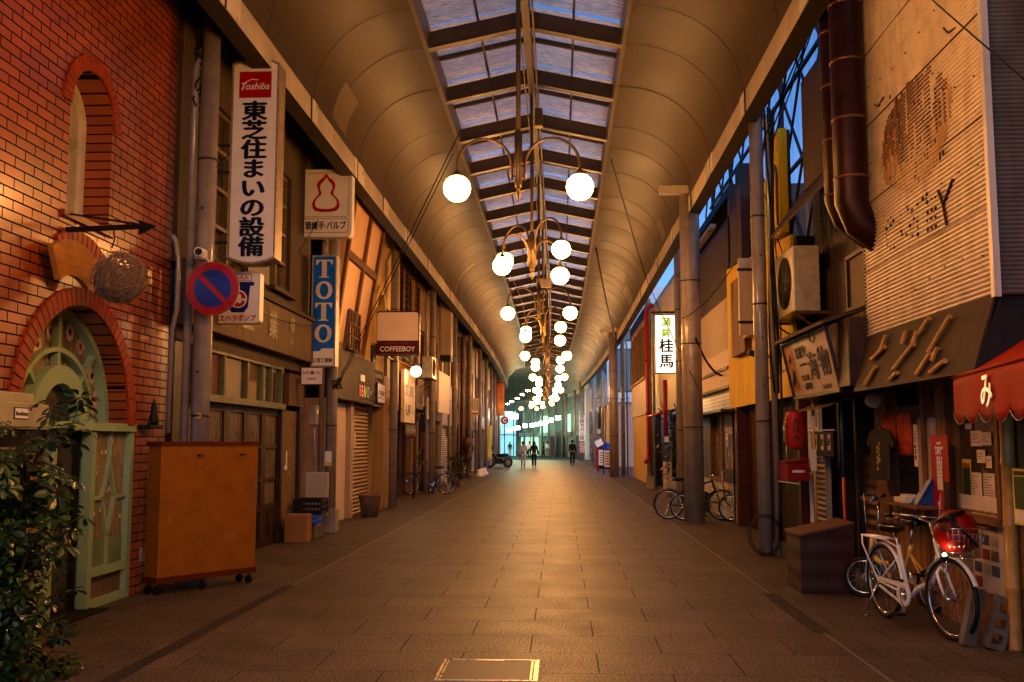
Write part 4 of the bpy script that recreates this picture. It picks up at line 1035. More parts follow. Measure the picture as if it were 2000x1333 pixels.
m = MB(); FC.box(m, 21.36, 21.45, 0, 2.45, -.15, -.05); m.build('shutter_rail', M_STEEL_D, C_)
m = MB(); m.box(-12, -4.95, 19.02, 22.5, 0, 9.5); m.build('rear_block', M_MORT, C_)
m = MB(); cols = [(.5, .02, .02), (.55, .2, .02), (.5, .4, .03), (.05, .3, .1), (.05, .15, .4), (.2, .3, .4)]
ly = [onx(695 + k * 4.9, 768 + k * .9, -4.24) for k in range(6)]
lt = thing('rainbow_letter_sign', 'rainbow coloured raised letters reading BEANS on the ribbed brown fascia', 'shop sign', (-4.25, 21.3, 2.6))
for k, ch in enumerate("BEANS'"):
    m = MB(); write(m, ch, (-4.262, 21.1 + .235 * k, 2.70), UY, UZ, .34, .022, .9); m.build('letter', mat('letter paint %s' % 'red orange yellow green blue grey'.split()[k], tuple(min(.95, c * 1.7) for c in cols[k]), .4), lt)
m = MB(); write(m, 'HOSHI', (-4.262, 21.35, 2.98), UY, UZ, .2, .01, .8); m.build('small_lettering', M_FACE, lt)
# mustard building
D_ = thing('mustard_building', 'mustard stucco building with tall arched window and plain pilaster', 'building', (-4.5, 25, 0))
FD = Fr(-4.40, 'L')
M_MUST = mat('mustard stucco', (.64, .42, .12), .7, 0, .15, 1.2, bump=.4, bscale=60, streak=.25, dirt=(.25, .15, .05))
arch_h = [(23.2, 3.9), (24.4, 3.9)] + ell(23.8, 4.55, .6, .62, 0, 180)
m = MB(); flat(m, [(22.05, 2.45), (27.0, 2.45), (27.0, 8.5), (22.7, 8.5)], [arch_h], .3, (-4.55, 0, 0), UY, UZ); m.box(-12, -4.71, 26.7, 27.0, 0, 8.5); m.build('wall', M_MUST, D_)
m = MB(); flat(m, [(23.0, 3.88), (24.6, 3.88)] + ell(23.8, 4.55, .82, .84, 0, 180), [[(23.2, 3.8), (24.4, 3.8)] + ell(23.8, 4.55, .6, .62, 0, 180)], .06, (-4.37, 0, 0), UY, UZ) if False else flat(m, [(24.6, 3.9)] + ell(23.8, 4.55, .82, .84, 0, 180) + [(23.0, 3.9), (23.2, 3.9)] + ell(23.8, 4.55, .6, .62, 180, 0) + [(24.4, 3.9)], [], .1, (-4.36, 0, 0), UY, UZ); m.build('arch_moulding', M_MUST, D_)
m = MB(); m.box(-4.66, -4.64, 23.1, 24.5, 3.8, 5.3); m.build('arch_window', M_DARKGL, D_)
m = MB(); m.box(-4.5, -4.34, 22.9, 23.3, 2.95, 3.85); m.build('dark_panel', mat('dark grey panel', (.07, .05, .045), .5), D_)
m = MB(); m.box(-4.55, -4.27, 24.0, 24.9, 0, 3.2); m.build('pilaster', mat('ochre pilaster', (.46, .30, .12), .6, 0, .15, 1.5, streak=.2), D_)
m = MB(); FD.box(m, 22.7, 24.0, 2.44, 3.3, -.2, .11); m.build('shingle_fascia', mat('brown boards', (.13, .08, .05), .6, 0, .3, 2, wave=('Z', .18, .01)), D_)
t = thing('white_shop_plate', 'small white framed plate sign at the end of the brown fascia', 'shop sign', (-4.25, 23.4, 2.5))
m = MB(); m.box(-4.285, -4.24, 23.0, 24.0, 2.50, 3.0); m.build('frame', M_WOOD_D, t)
m = MB(); m.box(-4.24, -4.235, 23.05, 23.95, 2.54, 2.96); m.build('plate', M_FACE, t); m = MB(); write(m, 'STORE UP', (-4.233, 23.5, 2.76), UY, UZ, .14, .01, fit=.7); m.box(-4.234, -4.232, 23.15, 23.8, 2.62, 2.635); m.build('lettering', M_NAVY, t)
m = MB(); write(m, 'ESF', (-4.285, 22.95, 3.12), UY, UZ, .2, .01, 1.4); tag(m.build('green_letter_sign', mat('green letters', (.18, .25, .12), .5)), 'small pale green letters on the brown board fascia', 'shop sign')
m = MB(); c_ = (-4.24, 22.5, 0)
m.lathe([(0, .0), (.17, 0), (.24, .45), (.25, .47), (.23, .47), (.22, .43), (0, .42)], (-4.12, 21.6, 0), 20)
tag(m.build('stone_planter', mat('dark stone', (.27, .20, .14), .7, 0, .4, 12, bump=.7, bscale=40)), 'empty round stone planter in front of the roller shutter', 'planter')
# things by the peeling board: panel, crate, cardboard box, stone with blue sheet
t = tag(MB().box(-4.44, -4.03, 17.30, 17.35, .33, 1.08).build('leaning_board', mat('cream panel', (.56, .47, .34), .5, 0, .08, 3), bevel=.02), 'cream rectangular panel leaning behind the black crate', 'board')
def crate(lbl):
    t = thing('plastic_crate', lbl, 'crate', (-4.15, 16.75, .42))
    m = MB(); x0, x1, y0, y1, z0, z1 = -4.42, -3.96, 16.5, 17.0, .42, .66
    for z in (z0, z0 + .09, z0 + .18, z1 - .03):
        m.box(x0, x1, y0, y0 + .02, z, z + .03).box(x0, x1, y1 - .02, y1, z, z + .03).box(x0, x0 + .02, y0 + .021, y1 - .021, z, z + .03).box(x1 - .02, x1, y0 + .021, y1 - .021, z, z + .03)
    n_ = 8
    for k in range(n_ + 1):
        for (xa, ya) in ((x0 + (x1 - x0) * k / n_, y0 + .01), (x0 + (x1 - x0) * k / n_, y1 - .01), (x0 + .01, y0 + (y1 - y0) * k / n_), (x1 - .01, y0 + (y1 - y0) * k / n_)):
            m.box(xa - .009, xa + .009, ya - .009, ya + .009, z0, z1)
    m.build('basket', M_BLACK, t); m = MB(); m.box(x0, x1, y0, y1, z0 - .015, z0 - .001); m.build('base', M_BLACK, t)
crate('black plastic crate stacked beside the second left column')
m = MB(); m.box(-4.42, -4.06, 15.98, 16.3, 0.0, .44); tag(m.build('cardboard_box', mat('cardboard', (.42, .24, .10), .7, 0, .15, 4, bump=.1), bevel=.006), 'upright brown cardboard box beside the peeling board', 'cardboard box')
m = MB(); m.hexa([(-4.40, 16.45, 0), (-4.02, 16.38, 0), (-3.98, 16.95, 0), (-4.42, 17.0, 0), (-4.34, 16.5, .3), (-4.06, 16.48, .22), (-4.04, 16.9, .26), (-4.36, 16.95, .34)])
tag(m.build('stone_block', mat('grey stone', (.17, .14, .11), .8, 0, .4, 8, bump=.6), bevel=.03), 'rough grey stone block under the blue sheet', 'stone block')
rnd = random.Random(5); m = MB(); rows = []
for i in range(11):
    th = math.pi * i / 10
    rows.append([V((-4.14, 16.46, .33)) + V((.19 * math.cos(a) * math.sin(th), .13 * math.sin(a) * math.sin(th), .085 * math.cos(th))) * (1 + .28 * math.sin(5 * a + i * 1.9) * math.sin(th) + .12 * math.sin(11 * a + 3 * i)) for a in [2 * math.pi * k / 24 for k in range(25)]])
m.strip(rows); tag(m.build('blue_sheet', mat('blue plastic sheet', (.10, .20, .58), .35, 0, .2, 8)), 'crumpled blue plastic sheet under the black crate', 'plastic sheet')
# notices on column B
m = MB(); m.box(-4.20, -4.08, 17.73, 17.735, 1.22, 1.44); o = tag(m.build('column_notice', M_WHITE), 'small white and yellow notice taped to the second left column', 'notice')
m = MB(); m.box(-4.20, -4.08, 17.728, 17.7295, 1.18, 1.24); m.build('yellow_strip', mat('yellow print', (.6, .45, .05), .5), o); o.children[0].location = o.children[0].location
# ================================================================ LEFT SIDE, further along
def shop(side, X, a0, a1, h, label, wall, lower=None, seed=0, zf=2.7, win=2, fascia=None, floor_kind='shutter', depth=6, name='shop_building', sill=True, up_c=0.0, b2=None):
    rnd = random.Random(seed)
    fr = Fr(X, side); t = thing(name, label, 'building', (X, (a0 + a1) / 2, 0))
    d = fr.d; L = a1 - a0; holes = []
    for k in range(win):
        w_ = L / win
        holes.append((a0 + w_ * k + w_ * .18, a0 + w_ * (k + 1) - w_ * .18, zf + 1.2, zf + 2.5))
        if h > 8.5: holes.append((a0 + w_ * k + w_ * .18, a0 + w_ * (k + 1) - w_ * .18, zf + 4.0, zf + 5.2))
    m = MB(); fwall(m, fr, a0, a1, zf, h, holes, .2, up_c)
    x1, x2 = sorted((X - d * depth, X - d * .25 + d * up_c)); m.box(x1, x2, a0, a0 + .15, 0, h); m.box(x1, x2, a1 - .15, a1 - .01, 0, h); m.box(x1, x2, a0 + .15, a1 - .15, h - .2, h)
    m.build('wall', wall, t)
    for hh in holes:
        m = MB(); fw = .045; c0, c1 = up_c - .16, up_c - .1
        fr.box(m, hh[0], hh[1], hh[2], hh[2] + fw, c0, c1); fr.box(m, hh[0], hh[1], hh[3] - fw, hh[3], c0, c1)
        for q in (hh[0] + fw / 2, (hh[0] + hh[1]) / 2, hh[1] - fw / 2): fr.box(m, q - fw / 2, q + fw / 2, hh[2] + fw, hh[3] - fw, c0, c1)
        wf = m.build('window', rnd.choice([M_WOOD_M, M_STEEL, M_WHITE, M_STEEL_D]), t)
        m = MB(); fr.box(m, hh[0], hh[1], hh[2], hh[3], up_c - .19, up_c - .17); m.build('pane', rnd.choice([M_DARKGL, M_CREAMGL, M_DARKGL]), wf)
        if sill: m = MB(); fr.box(m, hh[0] - .05, hh[1] + .05, hh[2] - .06, hh[2] - .002, up_c - .1, up_c + .05); m.build('sill', wall, wf)
    if fascia:
        m = MB(); fr.box(m, a0 + .1, a1 - .1, zf - .35, zf + .35, up_c + .002, up_c + .14); m.build('fascia', fascia, t)
    lo = lower or wall
    # ground floor: piers, door or shutter, base
    m = MB(); fr.box(m, a0, a0 + .35, 0, zf - .002, -.3, -.01); fr.box(m, a1 - .36, a1 - .01, 0, zf - .002, -.3, -.01); fr.box(m, a0 + .351, a1 - .361, 2.25, zf - .002, -.3, -.03); m.build('lower_wall', lo, t)
    if floor_kind == 'shutter':
        m = MB(); fr.box(m, a0 + .36, a1 - .37, .02, 2.25, -.28, -.2); m.build('roller_shutter', mat('shutter %d' % (seed % 3), [(.42, .33, .23), (.36, .34, .31), (.30, .22, .14)][seed % 3], .4, .2, .2, 3, streak=.3, wave=('Z', .085, .018)), t)
    else:
        n_ = max(2, int((L - .7) / .9)); w_ = (L - .73) / n_
        for k in range(n_):
            s0 = a0 + .36 + w_ * k; m = MB(); s1 = s0 + w_ - .01
            fr.box(m, s0, s0 + .06, 0, 2.25, -.26, -.2); fr.box(m, s1 - .06, s1, 0, 2.25, -.26, -.2); fr.box(m, s0 + .06, s1 - .06, 0, .5, -.25, -.21); fr.box(m, s0 + .06, s1 - .06, 2.17, 2.25, -.25, -.21)
            dd = m.build('glazed_door', M_WOOD_D if floor_kind == 'door' else M_STEEL, t)
            m = MB(); fr.box(m, s0 + .06, s1 - .06, .5, 2.17, -.24, -.23); m.build('pane', M_DARKGL, dd)
    return t, fr
M_YEL = mat('yellow ochre render', (.50, .28, .05), .6, 0, .15, 1.5, streak=.3)
M_TAN = mat('tan boards', (.36, .235, .13), .6, 0, .25, 2, streak=.4, wave=('Y', .2, .006))
M_PALE = mat('pale panel wall', (.52, .46, .38), .5, 0, .12, 1.5, streak=.3, dirt=(.2, .14, .08))
M_GREYW = mat('grey mortar wall', (.30, .26, .22), .7, 0, .2, 1.5, streak=.5)
M_REDB = mat('red brown boards wall', (.26, .10, .05), .6, 0, .3, 2, wave=('Y', .15, .01), streak=.3)
spec = [
 (27.05, 30.9, 8.0, 'yellow wooden shop with slanted dark louvres and lit signboard', M_YEL, M_TAN, 'door', 1),
 (30.95, 33.6, 7.6, 'narrow brown shop behind the blue bicycle with tall glass doors', M_TAN, M_WOOD_M, 'door', 2),
 (33.65, 37.4, 8.6, 'yellow shop with big blank white panel between the fourth and fifth columns', M_YEL, M_GREYW, 'glass', 3),
 (37.45, 42.6, 8.8, 'pale panelled building with narrow windows past the bicycle', M_PALE, M_PALE, 'shutter', 4),
 (42.65, 46.5, 8.2, 'dark building fronted by many vertical pipes', M_WOOD_D, M_WOOD_D, 'door', 5),
 (46.55, 50.5, 8.2, 'red brown boarded building behind the paper notice', M_REDB, M_WOOD_M, 'door', 6),
 (50.55, 57, 8.4, 'pale building beyond the paper notice', M_PALE, M_GREYW, 'shutter', 7),
 (57.05, 63.5, 8.2, 'grey mortar building beside the yellow banner', M_GREYW, M_GREYW, 'glass', 8),
 (63.55, 70, 8.6, 'cream building behind the motorcycle', M_PALE, M_TAN, 'shutter', 9),
 (70.05, 78, 8.4, 'tan boarded building near the left end of the arcade', M_TAN, M_TAN, 'glass', 10),
 (78.05, 88, 9.0, 'last pale building on the left before the bend', M_PALE, M_GREYW, 'door', 11)]
for a0, a1, h, lb, w1, w2, fk, sd in spec:
    X = -4.45 + bend((a0 + a1) / 2) * 1.0 - (.1 if sd % 2 else 0)
    shop('L', X, a0, a1, h, lb, w1, w2, sd, floor_kind=fk, win=1 + (a1 - a0 > 4.5), fascia=[M_WOOD_M, None, M_PALE][sd % 3])
# dark louvres on the yellow shop
FE = Fr(-4.45, 'L')
t = thing('louvre_shutters', 'dark slanted louvre shutters high on the yellow wooden shop', 'shutters', (-4.4, 29, 5))
for (a0, a1, b0, b1) in ((27.4, 28.3, 5.1, 6.6), (28.9, 30.6, 4.9, 6.4)):
    m = MB()
    n_ = 8
    for k in range(n_): z = b0 + (b1 - b0) * k / n_; m.obox(FE.p((a0 + a1) / 2, z + .05, .05), (0, (a1 - a0) / 2, 0), (.045, 0, -.05), (.004, 0, .004))
    FE.box(m, a0 - .06, a0, b0, b1, 0, .1); FE.box(m, a1, a1 + .06, b0, b1, 0, .1)
    m.build('louvre', M_WOOD_D, t)
# lit signboard with lamp
t = thing('lit_signboard', 'cream signboard lit by a round white lamp on the yellow shop', 'shop sign', (-4.35, 28.6, 2.1))
m = MB(); m.box(-4.38, -4.28, 27.3, 29.3, 2.15, 3.62); m.build('board', mat('cream board', (.72, .58, .38), .5), t)
m = MB(); write(m, 'STORE', (-4.277, 28.2, 3.05), UY, UZ, .42, .03, fit=1.5); write(m, 'UP', (-4.277, 28.0, 2.5), UY, UZ, .42, .03, fit=.8); m.build('lettering', M_NAVY, t)
m = MB(); m.box(-4.28, -4.272, 27.35, 29.3, 1.72, 2.12)
bt = m.build('bottle_panel', M_DARK, t); m = MB()
for k in range(6): m.lathe([(.0, 0), (.05, 0), (.055, .18), (.02, .25), (.02, .32), (0, .33)], (-4.26, 27.55 + .3 * k, 1.75), 10)
m.build('bottle', mat('pale bottle print', (.4, .33, .26), .4), bt)
t = thing('wall_lamp', 'round white lit wall lamp above the cream signboard', 'lamp', (-4.2, 27.8, 3.4))
m = MB(); m.ball((-3.98, 27.35, 3.55), .15, 16, 10); m.build('globe', emis('wall lamp globe', (1, .74, .42), 40), t)
m = MB(); m.tube([(-4.38, 27.35, 3.95), (-4.1, 27.35, 3.98), (-3.98, 27.35, 3.9), (-3.98, 27.35, 3.72)], .015, 6); m.lathe([(.02, .17), (.06, .13), (.07, .12)], (-3.98, 27.35, 3.56), 12); m.build('bracket', M_STEEL_D, t)
t = thing('grille_sign', 'grey lattice signboard beside the lit cream signboard', 'shop sign', (-4.3, 29.9, 2.8))
m = MB(); m.box(-4.4, -4.26, 29.4, 30.9, 2.6, 3.3); m.build('board', M_GREYW, t); m = MB(); write(m, '居酒屋', (-4.255, 30.15, 2.95), UY, UZ, .42, .03); m.build('lettering', M_WOOD_D, t)
def ac_unit(X, side, a, b, label, sc=1.0, depthx=.32):
    fr = Fr(X, side); t = thing('air_conditioner', label, 'air conditioner', fr.p(a, b), 'outdoor air conditioner units')
    w_, h_ = .82 * sc, .58 * sc
    m = MB(); fr.box(m, a - w_ / 2, a + w_ / 2, b, b + h_, .1, .1 + depthx); m.build('casing', mat('aged beige casing', (.58, .52, .42), .35, .15, .2, 5, dirt_amt=.3, dirt=(.13, .08, .04), coat=.3), t, bevel=.015)
    c_ = fr.p(a - .1 * sc, b + h_ / 2, .1 + depthx + .004)
    m = MB(); m.lathe([(0, 0), (.23 * sc, 0), (.235 * sc, .012), (.0, .012)], c_, 28, (fr.d, 0, 0)); gr = m.build('fan_grille', mat('dark grille', (.05, .045, .04), .5), t)
    m = MB()
    for r_ in (.06, .10, .14, .18, .22): m.tube([c_ + V((fr.d * .018, r_ * sc * math.cos(q), r_ * sc * math.sin(q))) for q in [2 * math.pi * k / 24 for k in range(24)]], .004, 4, closed=True)
    for k in range(8): q = math.pi * k / 4; m.bar(c_ + V((fr.d * .018, 0, 0)), c_ + V((fr.d * .018, .22 * sc * math.cos(q), .22 * sc * math.sin(q))), .006)
    m.ball(c_ + V((fr.d * .02, 0, 0)), .03, 10, 6); m.build('wire_guard', M_STEEL_D, gr)
    m = MB(); fr.box(m, a - w_ / 2 - .03, a - w_ / 2, b - .04, b - .002, 0, .1 + depthx); fr.box(m, a + w_ / 2, a + w_ / 2 + .03, b - .04, b - .002, 0, .1 + depthx)
    m.bar(fr.p(a - w_ / 2, b - .04, .08 + depthx), fr.p(a - w_ / 2, b - .35, 0), .025); m.bar(fr.p(a + w_ / 2, b - .04, .08 + depthx), fr.p(a + w_ / 2, b - .35, 0), .025); m.build('bracket', M_RUST, t)
    return t
ac_unit(-4.3, 'L', 30.6, 3.55, 'beige air conditioner on brackets above the grey lattice sign', 1.15)
# big blank white boards, tall hanging lightbox
m = MB(); m.box(-4.1, -4.04, 33.2, 36.4, 2.6, 4.0); tag(m.build('blank_board', mat('blank white board', (.66, .58, .48), .5, 0, .08, 2), bevel=.01), 'big blank pale board on the left beside the fifth column', 'board')
t = thing('blank_tall_sign', 'tall unlit white box sign high between left columns, turned grey with age', 'shop sign', (-4.1, 36.2, 4.6))
m = MB(); m.box(-4.35, -3.95, 35.9, 36.6, 4.75, 6.6); m.build('casing', M_PALE, t, bevel=.02); m = MB(); m.box(-4.34, -3.96, 35.91, 36.59, 4.55, 4.74); m.build('base', M_BLACK, t)
m = MB(); m.box(-4.36, -4.2, 30.95, 31.2, 1.9, 2.7); m.box(-4.2, -4.19, 31.0, 31.12, 2.0, 2.2); tag(m.build('meter_box', M_BLACK, bevel=.02), 'dark electric meter box beside the fourth left column', 'meter box')
# bundle of vertical pipes
for k in range(9):
    y = 42.9 + .42 * k
    m = MB(); m.tube([(-4.35 + .08 * (k % 2) + bend(y), y, 0), (-4.35 + .08 * (k % 2) + bend(y), y, 6.2)], .04 + .01 * (k % 3), 8)
    tag(m.build('wall_pipe', M_RUST if k % 3 else M_STEEL), ('rusty' if k % 3 else 'grey') + ' vertical service pipe, ' + ['nearest', 'second', 'third', 'fourth', 'fifth', 'sixth', 'seventh', 'eighth', 'farthest'][k] + ' of the bundle on the dark building', 'pipe', 'bundle of vertical pipes on the left')
for k, (y, z, r_) in enumerate(((43.6, 1.5, .3), (45.0, 1.9, .32), (45.2, 1.35, .3), (44.2, .9, .25))):
    m = MB(); m.cyl((-4.2 + bend(y), y, z), (-3.95 + bend(y), y, z), r_, n=18); m.cyl((-3.95 + bend(y), y, z), (-3.9 + bend(y), y, z), r_ * .4, n=12)
    tag(m.build('wall_meter', M_RUST), ['rusty round meter, lowest and nearest of the four on the pipes', 'rusty round meter, topmost of the four', 'rusty round meter under the topmost one', 'small rusty round meter nearest the ground'][k] if k else 'rusty round meter nearest the camera on the pipe bundle', 'meter')
# paper notice
t, c_ = box_sign('paper_notice_sign', 'white notice sign with columns of text fixed to a far left column', 'notice', -4.02, 46.6, 2.85, 3.65, .48, .04, M_FACE, M_RUST, r=.01, rim=.012)
m = MB()
for k in range(5): m.box(c_.x - .18 + .085 * k, c_.x - .15 + .085 * k, c_.y - .004, c_.y - .001, 3.05 + .04 * (k % 2), 3.58)
m.build('print', M_NAVY, t); m = MB(); m.box(c_.x - .2, c_.x + .2, c_.y - .004, c_.y - .001, 2.9, 2.97); m.build('red_line', M_REDP, t)
# yellow banner and red banner far away
def banner(x, y, z0, z1, w_, m_, label, name='banner'):
    t = thing(name, label, 'banner', (x, y, 0))
    q = MB(); rows = []
    for i in range(8):
        z = z0 + (z1 - z0) * i / 7; rows.append([V((x + w_ * (j / 5 - .5), y + .02 * math.sin(i + j * 1.7), z)) for j in range(6)])
    q.strip(rows, True); q.build('cloth', m_, t, solid=.004)
    q = MB(); q.cyl((x - w_ / 2 - .02, y, 0 if z0 < 1 else z0), (x - w_ / 2 - .02, y, z1 + .08), .012, n=6); q.bar((x - w_ / 2, y, z1 + .02), (x + w_ / 2, y, z1 + .02), .012); q.build('pole', M_STEEL_D, t)
    return t
banner(-4.35, 59.8, .5, 2.6, .5, mat('yellow banner cloth', (.62, .5, .03), .7), 'yellow upright banner by the left wall near the motorcycle')
banner(-4.55, 76.0, 3.6, 6.2, .6, mat('red orange banner cloth', (.6, .12, .02), .7, 0, .8, .8), 'red and orange hanging banner near the left end of the arcade')
m = MB(); m.cyl((-4.35, 78.2, 3.3), (-4.35, 78.17, 3.3), .32, n=24); t = m.build('round_road_sign', M_REDP); tag(t, 'small round red sign hung at the left end of the arcade', 'road sign')
m = MB(); write(m, 'C', (-4.35, 78.15, 3.3), UX, UZ, .42, .03); m.build('lettering', M_WHITE, t)
# plants and small things on the left
def leafy(cx, cy, z0, h, r, n, col, seed, leaf=.05, parent=None, name='foliage', droop=0, clusters=0):
    rnd = random.Random(seed); m = MB()
    for i in range(n):
        a = rnd.random() * 6.283; hh = rnd.random() ** .8; rr = r * math.sqrt(rnd.random()) * (1 - .35 * abs(hh - .5))
        p = V((cx + rr * math.cos(a), cy + rr * math.sin(a), z0 + h * hh))
        d = V((math.cos(a) + rnd.gauss(0, .5), math.sin(a) + rnd.gauss(0, .5), rnd.gauss(-.1, .6))).normalized(); s = d.cross(UZ).normalized(); nrm = d.cross(s)
        L = leaf * (.7 + .6 * rnd.random())
        m.add([p, p + d * L * .5 + s * L * .28 + nrm * L * .06, p + d * L, p + d * L * .5 - s * L * .28 + nrm * L * .06], [(0, 1, 2, 3)])
    return m.build(name, col, parent)
M_LEAF = mat('dark leaves', (.035, .065, .02), .4, 0, .5, 6, spec=.6)
t = thing('potted_plant', 'bushy green plant on the ground beyond the blue bicycle', 'plant', (-3.9, 33.5, 0))
leafy(-3.75, 36.3, .15, 1.0, .42, 420, M_LEAF, 4, .13, t); m = MB(); m.lathe([(0, 0), (.13, 0), (.17, .25), (0, .25)], (-3.75, 36.3, 0), 14); m.build('pot', mat('clay pot', (.3, .13, .07), .7), t)
for k in range(3):
    m = MB(); y = 46.2 + 1.7 * k; m.lathe([(0, 0), (.2, 0), (.19, .1), (.1, .16), (.08, .34), (0, .36)], (-3.75, y, 0), 12)
    tag(m.build('weight_base', M_WHITE), 'white cone shaped weight on the ground, %s of three by the left columns' % ['nearest', 'middle', 'farthest'][k], 'weight')
# stair rail shape in the doorway behind the bicycle
m = MB(); m.tube([(-4.2, 28.6, 0), (-4.2, 28.6, .95), (-4.2, 30.4, 1.5), (-4.2, 30.4, 0)], .02, 6); m.tube([(-4.2, 29.2, .6), (-4.2, 30.2, .95)], .015, 6)
tag(m.build('handrail', M_BLACK), 'black metal handrail in the doorway left of the blue bicycle', 'handrail')
# guy cables across the arcade
def cable(p0, p1, sag, r, label, m_=None, name='cable', n=16, grp=None):
    p0, p1 = V(p0), V(p1); m = MB()
    m.tube([p0.lerp(p1, k / n) - UZ * sag * 4 * (k / n) * (1 - k / n) for k in range(n + 1)], r, 5)
    return tag(m.build(name, m_ or M_CABLE), label, 'cable', grp)
cable(onx(655, 757, -4.02), ony(897, 260, 13.5), .0, .009, 'thin stay cable from the second left column up to the nearest chandelier side')
cable(onx(657, 760, -4.02), ony(885, 300, 14.0), .02, .008, 'second thin cable running beside the stay cable on the left')
cable(ony(1193, 310, 16.5), ony(1262, 545, 19.0), .02, .009, 'thin cable from the skylight edge to the right eaves')
cable(onx(1262, 545, 2.6), onx(1364, 760, 2.62), .05, .010, 'black cable passing the lit white sign to the thick column')
m = MB(); pts = []
for k in range(25): q = k / 24; pts.append(V((-2.2 + .9 * math.sin(q * 2.2) - .1, 30 + 14 * q, 7.7 - .5 * q - 1.4 * q * q)))
tag(m.tube(pts, .014, 5).build('hanging_wire', mat('pale wire', (.45, .36, .25), .5)), 'loose pale wire looping down from the skylight edge', 'cable')
m = MB(); m.tube([(-4.05, 17.74, 2.75 + .05 * math.sin(k) ) if False else V((-4.0 + .1 * math.sin(k * 2.1), 17.7 + .05 * math.cos(k * 1.3), 2.55 + .05 * (k % 5))) for k in range(14)], .013, 5); tag(m.build('cable_coil', M_CABLE), 'tangled black cable tied to the second left column', 'cable')
# conduit at the brick corner
m = MB(); m.tube([(-4.42, 11.0, 3.95), (-4.40, 11.05, 3.90), (-4.36, 11.06, 3.7), (-4.36, 11.06, 3.1), (-4.42, 11.1, 2.9), (-4.43, 11.1, 1.7)], .03, 8); tag(m.build('conduit', M_STEEL), 'bent grey conduit running down the brick corner', 'conduit')
m = MB()
for k in range(10): q = [V((-4.2 + .12 * math.sin(k * 1.9 + j * .8), 11.3 + .1 * math.cos(k + j), 6.6 - .06 * j * (1 + .3 * (k % 3)))) for j in range(12)]; m.tube(q, .012, 4)
tag(m.build('cable_bunch', M_CABLE), 'bunch of tangled black cables above the near left column top', 'cable')
# ================================================================ RIGHT SIDE
FR = Fr(3.55, 'R')
MINUS_Y = V((0, -1, 0))
M_PLANK = mat('honey brown planks', (.36, .20, .085), .5, 0, .3, 3, bump=.2, bscale=20, streak=.45, dirt=(.12, .06, .03), wave=('Y', .16, .008))
M_BAMB = mat('bamboo', (.55, .34, .11), .4, 0, .3, 10, streak=.4, dirt=(.18, .1, .04), coat=.2)
M_PAPER = mat('paper', (.60, .50, .40), .7, 0, .12, 6, dirt_amt=.2, dirt=(.3, .2, .12))
M_INK = mat('ink', (.02, .015, .015), .6)
# ---- noodle shack (planks, bamboo) with corrugated upper panel
N = thing('plank_food_shack', 'plank walled food shack with bamboo posts and pale corrugated metal upper panel', 'building', (3.6, 9.5, 0))
m = MB(); fwall(m, FR, 7.95, 9.65, 0, 2.35, [(8.25, 9.2, 1.02, 2.05)], .12); m.build('plank_wall', M_PLANK, N)
m = MB(); fwall(m, FR, 9.65, 11.4, 0, .98, [], .12, 0); m.build('counter_wall', M_PLANK, N)
m = MB(); FR.box(m, 7.95, 11.4, 2.352, 2.75, -.5, -.02); FR.box(m, 9.3, 11.4, 2.0, 2.35, -.3, -.2); m.build('header_boards', mat('dark header boards', (.07, .04, .022), .6, 0, .3, 4, wave=('Y', .12, .006)), N)
m = MB(); FR.box(m, 7.9, 11.45, 0, 2.35, -1.9, -1.85); FR.box(m, 11.4, 11.5, 0, 2.8, -1.85, -.02); m.build('inner_wall', mat('warm inner wall', (.30, .16, .06), .6, 0, .4, 3), N)
m = MB(); FR.box(m, 9.85, 9.95, 0, 2.35, -.06, .03); FR.box(m, 9.25, 9.3, .98, 2.12, -.05, .06); FR.box(m, 8.17, 8.24, .98, 2.12, -.05, .06); FR.box(m, 8.17, 9.3, .93, .99, -.02, .08); FR.box(m, 8.17, 9.9, 2.12, 2.2, -.05, .07); FR.box(m, 11.0, 11.4, 0, 2.35, -.1, .02)
wf = m.build('window', M_WOOD_M, N)
m = MB(); FR.box(m, 8.25, 9.2, 1.02, 2.05, -.06, -.05); m.build('pane', mat('brown papered pane', (.14, .09, .045), .25, 0, .7, 5, spec=.6), wf)
m = MB(); FR.box(m, 8.25, 9.2, 1.02, 1.14, -.045, -.02); m.build('lower_rail', M_PAPER, wf)
m = MB(); FR.box(m, 9.32, 11.0, .99, 1.02, -.35, .32); m.build('counter_shelf', M_WOOD_M, N)
# corrugated panel, real ribs
PX, PY0, PY1 = 3.20, 7.33, 10.45
bl, br_ = onx(1694, 655, PX), onx(1943, 583, PX)
PZ0 = (bl.z + br_.z) / 2; PY1, PY0 = bl.y, br_.y
def corr(x, y0, y1, z0, z1, pitch, amp, axis='X', seed=2, n=8):
    m = MB(); rows = []; k = int((z1 - z0) / pitch * n); rnd = random.Random(seed)
    cut = []
    for i in range(k + 1):
        z = z0 + (z1 - z0) * i / k; off = amp * math.cos(2 * math.pi * i / n)
        row = []
        for j in range(9):
            q = j / 8; wob = .004 * math.sin(z * 3 + j * 1.3)
            row.append(V((x + off + wob, y0 + (y1 - y0) * q, z)) if axis == 'X' else V((x + (y1 - x) * q, y0 + off + wob, z)))
        rows.append(row)
    m.strip(rows, True); return m
M_ZINC = mat('pale zinc sheet', (.70, .60, .47), .42, .1, .15, 2, dirt_amt=.35, dirt=(.25, .16, .09), streak=.25)
M_ZINC_D = mat('grey zinc sheet', (.30, .27, .24), .45, .4, .3, 3, streak=.5, dirt=(.12, .08, .05))
corr(PX, PY0, PY1, PZ0, 6.9, .038, .0115, n=6).build('corrugated_panel', M_ZINC, N)
m = MB()
for k_, z_ in enumerate((3.35, 4.05, 4.85, 5.6)): m.box(PX - .013, PX + .002, PY0 + .02, PY1 - .01, z_, z_ + .004)
m.build('sheet_lap', M_RUST, N)
m = MB()
